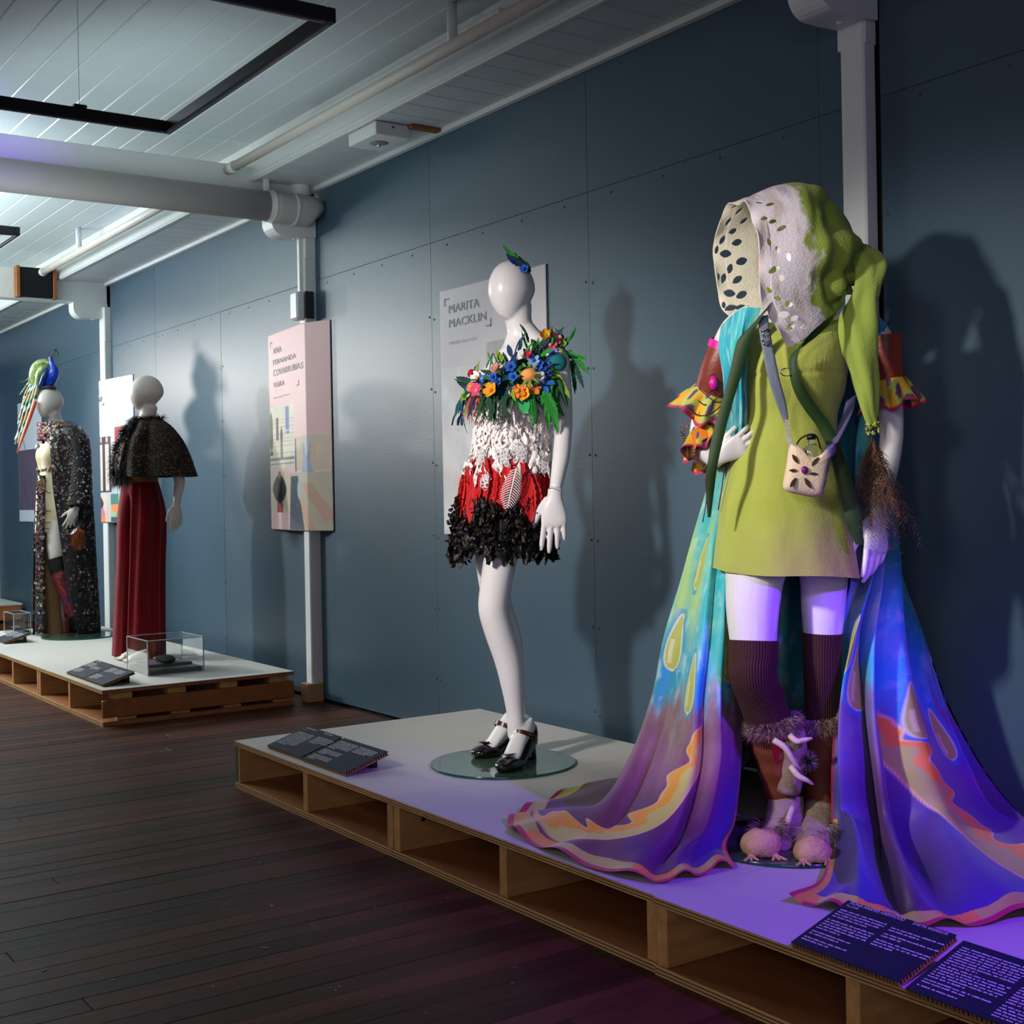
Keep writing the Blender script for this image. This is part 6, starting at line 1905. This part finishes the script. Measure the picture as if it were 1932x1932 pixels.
# peacock headdress
pk = thing('peacock_headdress', 'blue peacock headdress with long striped tail feathers, sitting on the mannequin in the button coat', 'headdress', (-9.755, 2.761, 0.186), FIG_RZ)
M_pblue = mat('peacock_blue', (10, 60, 190), .18, coat=.5)
mb = MB()
mb.loft([(-0.135, -0.020, 1.810), (-0.107, -0.020, 1.844), (-0.078, -0.020, 1.898), (-0.070, -0.020, 1.937), (-0.081, -0.020, 1.984), (-0.088, -0.020, 2.019), (-0.088, -0.020, 2.035)], [.018, (.042,.038), (.046,.042), .036, .018, .015, .012], 18, sub=5)
mb.build('bird_body', M_pblue, pk, True)
mb = MB(); mb.loft([(-0.088, -0.030, 2.026), (-0.100, -0.040, 2.021)], [.010, .002], 8, sub=1); mb.build('beak', M_man_matt, pk, True)
mb = MB(); c0 = vec(*(-0.080, -0.020, 2.031))
for dx, dz in ((.02, .05), (.035, .045), (.045, .03), (.05, .012), (.03, .058)):
    mb.loft([c0, c0 + vec(dx, 0, dz)], [.0014, .0014], 5, sub=1); mb.ball(c0 + vec(dx, 0, dz), .006, 6)
mb.build('crest', mat('crest_black', (16, 20, 40), .5), pk)
M_wing = mat('olive_gold_scales', (150, 170, 104), .25, .3, var=.6, vscale=40, coat=.4)
mb = MB()
mb.loft([(-0.103, 0.010, 1.983), (-0.141, 0.020, 1.997), (-0.181, 0.020, 1.986), (-0.213, 0.020, 1.951), (-0.226, 0.010, 1.896), (-0.223, 0.000, 1.825)], [.012, .026, .036, .040, .034, .014], 16, lat=(0, 1, 0), sub=5)
mb.loft([(-0.109, -0.030, 1.960), (-0.139, -0.045, 1.944), (-0.165, -0.050, 1.897), (-0.182, -0.050, 1.820)], [.014, .028, .028, .010], 14, lat=(0, 1, 0), sub=5)
for k in range(60):
    t = rng.random(); q = vec(*(-0.139, -0.010, 1.978)) * (1 - t) + vec(*(-0.211, -0.010, 1.870)) * t + vec(rng.uniform(-.03, .03), -.045, rng.uniform(-.03, .03))
    mb.grid([[q + vec(-.4 * x - .3 * y, .2 * z - .01, -.8 * x + .3 * y) for x, y, z in r] for r in leaf_data(.035, .009, 'leaf', 0, .1, .3, 4)])
mb.build('folded_wing', M_wing, pk, True)
mb = MB(); mb.loft([(-0.110, -0.050, 1.950), (-0.122, -0.060, 1.895), (-0.151, -0.050, 1.827), (-0.170, -0.040, 1.793)], [.008, .022, .02, .005], 12, sub=5)
mb.build('wing_quill', mat('deep_blue_quill', (20, 50, 120), .25, coat=.4), pk, True)
M_tail = mat('striped_tail', (140, 170, 130), .3, attr=True)
TC = ((206, 214, 196), (24, 110, 92), (200, 110, 60), (120, 150, 90), (20, 70, 60))
for k, (a, c, d_, dd, w) in enumerate((((-0.205, 0.040, 1.937), (-0.288, 0.050, 1.877), (-0.343, 0.050, 1.855), .0, .016), ((-0.206, 0.020, 1.912), (-0.290, 0.030, 1.782), (-0.323, 0.030, 1.673), 0, .018), ((-0.207, 0.000, 1.887), (-0.296, 0.000, 1.701), (-0.345, 0.000, 1.546), 0, .016), ((-0.192, -0.020, 1.873), (-0.281, -0.020, 1.661), (-0.360, -0.020, 1.398), 0, .018),
                                      ((-0.177, -0.040, 1.867), (-0.247, -0.050, 1.650), (-0.329, -0.050, 1.408), 0, .018), ((-0.166, -0.050, 1.851), (-0.216, -0.070, 1.656), (-0.306, -0.070, 1.418), 0, .016), ((-0.224, 0.050, 1.923), (-0.316, 0.060, 1.808), (-0.348, 0.060, 1.769), 0, .016), ((-0.203, 0.010, 1.856), (-0.313, 0.020, 1.586), (-0.379, 0.020, 1.431), 0, .014))):
    pts = cr([a, c, d_], 14); mb = MB(); rows, cols = [], []
    for i, p in enumerate(pts):
        t = i / (len(pts) - 1); ww = w * (1 - .55 * t)
        cols.append([lin(TC[(i // 2 + k) % 5])] * 8)
        rows.append([p + vec(math.cos(q), .6 * math.sin(q), .2 * math.cos(q)) * ww for q in np.arange(8) * PI / 4])
    mb.grid(rows, closed=True, col=np.array(cols)); mb.build('tail_feather', M_tail, pk, True)
mb = MB(); mb.loft([(-0.181, -0.090, 1.705), (-0.242, -0.090, 1.540), (-0.323, -0.090, 1.329)], [.014, .013, .005], 10, sub=5); mb.build('coral_spike', mat('coral_spike_paint', (216, 92, 56), .5), pk, True)
mb = MB(); mb.loft([(-0.150, -0.010, 1.807), (-0.091, -0.010, 1.810), (-0.060, 0.000, 1.802)], [(.05,.012), (.06,.014), (.03,.01)], 14, lat=(0, 1, 0)); mb.build('cap_band', mat('brown_cap', (70, 52, 44), .7), pk, True)


# ------------------------------------------------------------------ posters
M_ink = mat('grey_ink', (92, 94, 98), .5)
M_ink2 = mat('pale_grey_ink', (158, 156, 156), .5)
M_print = mat('satin_print', (220, 214, 220), .5, attr=True, spec=.35)


def poster(name, label, x0, x1, z0, z1, paint, bulge=None, nx=120, nz=170):
    t = thing(name, label, 'poster', ((x0 + x1) / 2, 3.2985, z0), 0, 'exhibition posters')
    w, h = x1 - x0, z1 - z0
    U, V = np.meshgrid(np.linspace(0, 1, nx), np.linspace(0, 1, nz))
    off = bulge(U, V) if bulge else np.zeros_like(U)
    P = np.stack([(U - .5) * w, -.0035 - off, V * h], 2)
    col = paint(U, 1 - V)
    mb = MB(); mb.grid(P[::1], col=col)
    o = mb.build('printed_sheet', M_print, t, True)
    md = o.modifiers.new('thickness', 'SOLIDIFY'); md.thickness = .002
    def warp(Q):
        u = Q[:, 0] / w + .5; v = Q[:, 2] / h
        Q = Q.copy()
        Q[:, 1] = -.0058 - (bulge(u, v) if bulge else 0)
        return Q
    def put_text(s, bl, tr, m=M_ink):
        lettering(s, (bl[0] - t.location.x, 0, bl[2] - z0), tr[0] - bl[0], tr[2] - bl[2], m, t, warp=warp)
    def bracket(p, q, r):
        """corner mark through three wall points"""
        mb = MB()
        for a, c in ((p, q), (q, r)):
            a = vec(a[0] - t.location.x, 0, a[2] - z0); c = vec(c[0] - t.location.x, 0, c[2] - z0)
            d = unit(c - a); s = vec(-d[2], 0, d[0]) * .0035
            e = d * .0035
            V_ = [a - s - e, a + s - e, c + s + e, c - s + e]
            mb.add(warp(np.array(V_)).tolist(), [(0, 1, 2, 3)])
        mb.build('corner_mark', M_ink, t)
    return t, put_text, bracket


def tent(U, c, half, h):
    """sheet stretched from the wall over a post and back to the wall"""
    U = np.asarray(U)
    return h * np.clip(np.minimum(U / (c - half), (1 - U) / (1 - c - half)), 0, 1)


def solid(shape, rgb): return np.ones((*shape, 3)) * vec(*lin(rgb))
def rect(col, U, V, a, rgb, n=0.0, seed=1.0):
    k = (U > a[0]) & (U < a[2]) & (V > a[1]) & (V < a[3])
    c = vec(*lin(rgb))
    if n:
        f = nfield(U, V, 9, 9, seed)
        col[k] = (c[None, :] * (1 + n * f[k][:, None]))
    else: col[k] = c
def blob(col, U, V, cx, cy, rx, ry, rgb, p=2):
    k = (np.abs((U - cx) / rx) ** p + np.abs((V - cy) / ry) ** p) < 1
    col[k] = vec(*lin(rgb))


def paint1(U, V):
    c = solid(U.shape, (208, 202, 208))
    rect(c, U, V, (.46, .245, 1.1, .62), (176, 168, 172), .25, 2)
    rect(c, U, V, (.0, .32, .36, .98), (214, 214, 216), .16, 5)
    rect(c, U, V, (.38, .40, 1.0, .96), (206, 204, 208), .18, 6)
    k = np.exp(-((U - .20 - .02 * np.sin(V * 30)) / .045) ** 2) * ((V > .38) & (V < .86)) * (.35 + .65 * np.clip(nfield(U, V, 40, 60, 3) + .2, 0, 1))
    c *= (1 - .28 * k)[:, :, None]
    k = np.clip(nfield(U, V, 5, 7, 9), 0, 1)[:, :, None] * ((U < .34) & (V > .34))[:, :, None] * .5
    return c * (1 - k) + vec(*lin((226, 196, 202))) * k


t, tx, br = poster('poster', 'pale grey poster with a two-line name, behind the feather costume', -5.344, -4.482, .962, 2.130, paint1)
tx('MARITA', (-5.263, 3.300, 2.013), (-5.000, 3.300, 2.052)); tx('MACKLIN', (-5.264, 3.300, 1.945), (-4.945, 3.300, 1.984)); tx('SMOKE AND ASH', (-5.268, 3.300, 1.863), (-5.028, 3.300, 1.878), M_ink2)
br((-5.300, 3.300, 2.055), (-5.299, 3.300, 2.084), (-5.263, 3.300, 2.084)); br((-4.909, 3.300, 1.945), (-4.910, 3.300, 1.916), (-4.943, 3.300, 1.917))


def paint2(U, V):
    c = solid(U.shape, (222, 184, 186))
    c *= (1 - .05 * np.clip(V - .3, 0, 1))[:, :, None]
    a = (.0, .375, .56, .685)
    rect(c, U, V, a, (206, 200, 184), .10, 2)
    k = (U < .56) & (V > .43) & (V < .64) & (np.sin(V * 330) > .72); c[k] = vec(*lin((176, 170, 156)))
    rect(c, U, V, (.37, .385, .45, .50), (84, 108, 168)); rect(c, U, V, (.15, .43, .21, .545), (74, 78, 78))
    rect(c, U, V, (.375, .505, .46, .52), (104, 120, 160))
    blob(c, U, V, .035, .50, .045, .10, (84, 92, 52)); rect(c, U, V, (.0, .60, .07, .62), (60, 60, 50))
    blob(c, U, V, .275, .52, .030, .035, (58, 60, 82)); blob(c, U, V, .275, .49, .013, .014, (120, 96, 84)); rect(c, U, V, (.25, .53, .272, .635), (60, 44, 46)); rect(c, U, V, (.278, .53, .30, .635), (60, 44, 46))
    for i in range(4): rect(c, U, V, (.0, .640 + i * .012, .56, .646 + i * .012), ((108, 102, 104), (200, 196, 194), (118, 112, 112), (196, 190, 190))[i])
    rect(c, U, V, (.58, .54, .985, .705), (198, 182, 164), .12, 7); blob(c, U, V, .77, .66, .09, .09, (150, 164, 186)); blob(c, U, V, .78, .585, .03, .05, (186, 186, 192)); rect(c, U, V, (.575, .55, .60, .71), (62, 84, 96))
    for s in (-.07, .07): blob(c, U, V, .77 + s, .64, .025, .07, (204, 176, 160))
    rect(c, U, V, (.02, .705, .415, .915), (200, 186, 166), .06, 3); blob(c, U, V, .21, .795, .16, .075, (62, 58, 64), 1.6); rect(c, U, V, (.16, .735, .27, .86), (32, 28, 32)); blob(c, U, V, .215, .722, .03, .02, (130, 84, 70)); rect(c, U, V, (.145, .865, .285, .915), (128, 14, 34))
    rect(c, U, V, (.43, .715, .995, .995), (186, 176, 158), .1, 4); k = (np.abs(U - .55 - .10 * (V - .72)) < .07 + .30 * (V - .72)) & (V > .735) & (V < .995) & (U > .43); c[k] = vec(*lin((70, 80, 96))) * (1 + .4 * nfield(U, V, 40, 60, 1)[k])[:, None]
    k = (np.abs(U - .70 - (V - .85) * .8) < .04) & (V > .82) & (V < .995); c[k] = vec(*lin((200, 164, 140))); k = (np.abs(U - .86 - (V - .85) * 1.2) < .06) & (V > .77) & (V < .95); c[k] = vec(*lin((190, 156, 138)))
    blob(c, U, V, .66, .80, .05, .05, (176, 178, 184))
    return np.clip(c, 0.001, 1)


def bulge2(U, V):
    return tent(U, .73, .055, .070)


t, tx, br = poster('poster', 'pink poster with dark lettering and photographs, taped over the middle post', -7.333, -6.507, .964, 2.135, paint2, bulge2, 150, 190)
tx('ANA', (-7.238, 3.292, 2.013), (-7.073, 3.279, 2.049)); tx('FERNANDA', (-7.240, 3.292, 1.948), (-6.808, 3.257, 1.978)); tx('COVARRUBIAS', (-7.238, 3.292, 1.881), (-6.709, 3.248, 1.918)); tx('VARA', (-7.239, 3.292, 1.812), (-7.027, 3.274, 1.844)); tx('BLACK BUTTERFLY', (-7.244, 3.292, 1.746), (-6.935, 3.266, 1.757), M_ink2)
br((-7.284, 3.300, 2.059), (-7.284, 3.300, 2.085), (-7.256, 3.300, 2.085)); br((-6.773, 3.300, 1.816), (-6.774, 3.300, 1.792), (-6.808, 3.300, 1.792))


def paint3(U, V):
    c = solid(U.shape, (190, 190, 203))
    rect(c, U, V, (.13, .40, .47, .79), (58, 44, 52)); rect(c, U, V, (.56, .34, 1.1, .62), (160, 30, 52), .2)
    for x, w_ in ((.20, .04), (.37, .05)):
        blob(c, U, V, x, .42, .025, .02, (206, 176, 164)); rect(c, U, V, (x - w_, .45, x + w_, .78), (206, 190, 186), .15)
    blob(c, U, V, .72, .43, .10, .05, (70, 150, 160), 1.3)
    rect(c, U, V, (.03, .80, .42, .995), (208, 186, 176), .1); rect(c, U, V, (.03, .94, .30, .995), (220, 130, 92)); blob(c, U, V, .16, .87, .09, .05, (60, 52, 60), 1.3); blob(c, U, V, .18, .93, .10, .03, (190, 120, 150))
    rect(c, U, V, (.44, .80, 1.0, .995), (150, 176, 150), .3); rect(c, U, V, (.44, .80, .62, .88), (70, 130, 120)); rect(c, U, V, (.44, .96, .8, .995), (76, 80, 90)); blob(c, U, V, .55, .90, .10, .03, (226, 140, 90))
    return c


t, tx, br = poster('poster', 'white poster behind the figure in the black capelet, over the far post', -10.62, -9.82, .985, 2.118, paint3, lambda U, V: tent(U, .25, .09, .054))
tx('ALI', (-10.545, 3.300, 2.013), (-10.474, 3.300, 2.051)); tx('RAUF', (-10.549, 3.300, 1.949), (-10.403, 3.300, 1.990)); tx('BEYOND TIME', (-10.546, 3.300, 1.870), (-10.198, 3.300, 1.871), M_ink2)
br((-10.563, 3.300, 2.057), (-10.562, 3.300, 2.077), (-10.527, 3.300, 2.076)); br((-10.366, 3.300, 1.937), (-10.367, 3.300, 1.922), (-10.407, 3.300, 1.922))


def paint4(U, V):
    c = solid(U.shape, (206, 208, 222)); rect(c, U, V, (.0, .40, .8, .9), (96, 84, 104), .2)
    k = np.abs(U - .1 - (V - .2) * 1.1) < .012; c[k & (V > .2) & (V < .4)] = vec(*lin((60, 60, 70))); return c


poster('poster', 'white poster mostly hidden behind the figure in the button coat', -13.25, -12.40, .97, 2.12, paint4)

# ------------------------------------------------------------------ honeycomb-card caption boards
M_card = mat('navy_card_face', (28, 32, 48), .65, spec=.2)
M_honey = mat('honeycomb_kraft', (150, 112, 70), .8)
M_honeyd = mat('honeycomb_cells', (26, 18, 12), .9)
M_type = mat('white_type', (208, 206, 212), .5)


def caption(label, x, y, w, d, tilt, rz, lines, seed, heads=()):
    """x,y: front left corner on the stage; w along the front edge, d deep"""
    t = thing('caption_board', label, 'label', (x, y, STAGE_Z + .0005), rz, 'caption boards on the stages')
    T = .014
    ky = d / .285
    pivot = Matrix.Rotation(tilt, 4, 'X')
    def place(o):
        o.matrix_local = pivot.copy()
        return o
    mb = MB(); mb.box(0, w, 0, d, T - .0015, T); place(mb.build('printed_face', M_card, t))
    mb = MB(); mb.box(0, w, 0, d, 0.0, .0015); place(mb.build('back_liner', M_honey, t))
    core = MB(); core.box(.004, w - .004, .004, d - .004, .0015, T - .0015, lin((26, 18, 12)))
    x_ = 0.0; r = random.Random(seed)
    kr = lin((150, 112, 70))
    while x_ < w - .004:
        core.box(x_, x_ + .0035, .0003, .0046, .0015, T - .0015, kr)
        x_ += r.choice((.0085, .0095, .0105))
    y_ = 0.0
    while y_ < d - .004:
        core.box(w - .0046, w - .0003, y_, y_ + .0035, .0015, T - .0015, kr); core.box(.0003, .0046, y_, y_ + .0035, .0015, T - .0015, kr)
        y_ += r.choice((.0085, .0095, .0105))
    place(tag(core.build('honeycomb_core', mat('honeycomb', (100, 80, 50), .85, attr=True) if 'honeycomb' not in bpy.data.materials else bpy.data.materials['honeycomb'], t), kind='stuff'))
    # prop under the back edge
    hz = math.sin(tilt) * d * .86
    mb = MB(); mb.box(w * .2, w * .8, d * .86 * math.cos(tilt) - .01, d * .86 * math.cos(tilt) + .012, 0, max(.004, hz)); mb.build('prop', M_black, t)
    tp = MB()
    for (x0, x1, y0, n, lh) in lines:
        y0, lh = (y0 - .022) * ky * 1.04, lh * ky * 1.1
        for i in range(n):
            yy = y0 - i * lh
            xe = x1 if i < n - 1 else x0 + (x1 - x0) * r.uniform(.3, .8)
            cx = x0
            while cx < xe - .004:
                ww = min(r.uniform(.006, .022), xe - cx)
                # short uneven strokes, like small words seen from afar
                hgt = lh * .46
                sx = cx
                while sx < cx + ww - .0012:
                    k = r.uniform(.0012, .0026); hh = hgt * r.choice((.75, .75, 1.0))
                    tp.add([(sx, yy, T + .0003), (sx + k, yy, T + .0003), (sx + k, yy + hh, T + .0003), (sx, yy + hh, T + .0003)], [(0, 1, 2, 3)])
                    sx += k + .0006
                cx += ww + .003
    place(tag(tp.build('small_print', M_type, t), kind='stuff'))
    for s, x0, y0, ww, hh in heads:
        o = lettering(s, (x0, y0 * ky, T + .0004), ww, hh * max(ky, .8), M_type, t, ux=(1, 0, 0), uz=(0, 1, 0)); place(o)
    return t


c0 = (-1.928, 2.015, 0.186); c1 = (-1.648, 2.012, 0.186); c2 = (-1.620, 1.996, 0.186)
w_ = math.hypot(c1[0] - c0[0], c1[1] - c0[1])
caption('violet-lit caption board with a headline in capitals, in front of the cape', c0[0], c0[1] + .012, w_, .185, R(17), math.atan2(c1[1] - c0[1], c1[0] - c0[0]),
        ((.010, .135, .238, 4, .0125), (.010, .135, .176, 5, .0125), (.010, .120, .102, 2, .0125), (.010, .125, .066, 2, .0125), (.150, .285, .232, 2, .0125), (.150, .285, .196, 2, .0125), (.150, .285, .160, 3, .0125)), 1,
        (('FIONA HARPER HARWOOD', .012, .268, .145, .0135), ('The LOOK', .010, .252, .034, .0085), ('EARTH WARRIOR', .180, .268, .085, .0105)))
caption('violet-lit caption board at the lower right corner, text only', c2[0], c2[1] + .012, .34, .185, R(17), math.atan2(c1[1] - c0[1], c1[0] - c0[0]),
        ((.012, .165, .262, 8, .0115), (.012, .165, .162, 6, .0115), (.012, .165, .084, 2, .0115), (.012, .165, .052, 1, .0115), (.180, .325, .262, 6, .0115), (.180, .325, .180, 7, .0115), (.180, .325, .090, 5, .0115)), 2)
c0 = (-4.685, 2.060, 0.186); c1 = (-4.390, 2.057, 0.186); c2 = (-4.366, 2.056, 0.186); c3 = (-4.032, 2.044, 0.186)
caption('navy caption board with small headings, left of the pair by the green stage corner', c0[0], c0[1] + .014, c1[0] - c0[0], .18, R(17), 0,
        ((.012, .155, .222, 12, .0125), (.175, .305, .230, 6, .0125)), 3, (('MARITA MACKLIN', .015, .262, .085, .010), ('SMOKE & ASH', .165, .262, .07, .009), ('The LOOK', .012, .240, .028, .007)))
caption('navy caption board without headings, right of the pair by the green stage corner', c2[0], c2[1] + .014, c3[0] - c2[0], .18, R(17), 0,
        ((.012, .155, .258, 7, .0125), (.012, .155, .150, 4, .0125), (.012, .155, .085, 4, .0125), (.170, .30, .255, 5, .0125)), 4)
c0 = (-7.440, 2.072, 0.186); c1 = (-6.790, 2.057, 0.186)
caption('caption board in front of the velvet trousers on the far stage', c0[0], c0[1] + .02, (c1[0] - c0[0]) * .49, .18, R(17), 0, ((.012, .125, .24, 6, .0125), (.14, .25, .2, 4, .0125), (.012, .125, .12, 5, .0125)), 5, (('BLACK BUTTERFLY', .02, .262, .08, .010),))
caption('caption board beside the acrylic case on the far stage', c0[0] + (c1[0] - c0[0]) * .51, c0[1] + .02, (c1[0] - c0[0]) * .49, .18, R(17), 0, ((.012, .125, .25, 6, .0125), (.14, .25, .25, 5, .0125), (.012, .125, .12, 6, .0125)), 6)
c0 = (-9.978, 2.182, 0.186); c1 = (-9.712, 2.357, 0.186)
caption('caption board cut off by the left picture edge', (-9.446, 2.207, 0.186)[0] - .18, (-9.446, 2.207, 0.186)[1], .30, .18, R(17), 0, ((.012, .135, .24, 9, .0125), (.155, .28, .24, 7, .0125)), 7)

# ------------------------------------------------------------------ clear acrylic display cases
M_acryl = mat('clear_acrylic', (250, 252, 252), .02, trans=1.0, ior=1.49)
M_edge = mat('acrylic_edge', (214, 222, 224), .25, trans=.35)
M_plinth = mat('black_plinth', (24, 24, 28), .4)


def case(label, x0, x1, y0, y1, h, item):
    t = thing('display_case', label, 'display case', (x0, y0, STAGE_Z), 0, 'clear acrylic cases')
    w, d, k = x1 - x0, y1 - y0, .004
    for a in ((0, w, 0, k), (0, w, d - k, d), (0, k, k, d - k), (w - k, w, k, d - k)):
        mb = MB(); mb.box(a[0], a[1], a[2], a[3], .0005, h - k); mb.build('acrylic_wall', M_acryl, t)
    mb = MB(); mb.box(0, w, 0, d, h - k, h); mb.build('acrylic_lid', M_acryl, t)
    e = MB(); r = .0026
    for x in (0, w):
        for y in (0, d): e.box(x - r, x + r, y - r, y + r, .0005, h)
    for z in (h, .003):
        for y in (0, d): e.box(0, w, y - r, y + r, z - r, z + r * .5)
        for x in (0, w): e.box(x - r, x + r, 0, d, z - r, z + r * .5)
    e.build('polished_edges', M_edge, t)
    mb = MB(); mb.box(.008, w - .008, .008, d - .008, .0005, .032, bev=.003); mb.build('plinth', M_plinth, t)
    mb = MB(); mb.box(.03, w - .10, .04, d - .03, .0325, .05, bev=.003); mb.build('card_mount', mat('grey_mount', (110, 104, 116), .7) if 'grey_mount' not in bpy.data.materials else bpy.data.materials['grey_mount'], t)
    if item:
        g = thing('folded_gloves', 'small black folded accessory inside the front acrylic case', 'accessory', (x0 + w * .45, y0 + d * .5, STAGE_Z + .0505))
        mb = MB(); mb.loft([(-.10, 0, .012), (-.03, .01, .018), (.05, 0, .016), (.11, -.015, .008)], [(.03,.012), (.05,.016), (.045,.015), (.02,.007)], 16, lat=(0, 1, 0)); mb.build('cloth', M_coat, g, True)
        mb = MB(); mb.ball((-.03, -.045, .018), (.016, .008, .008), 10); mb.build('brooch', M_chrome, g, True)
    return t


case('clear acrylic case with a black accessory, at the right end of the far stage', -7.377, -7.035, 2.413, 2.735, .195, True)
case('clear acrylic case half hidden behind the button coat', -10.15, -9.87, 2.40, 2.52, .16, False)
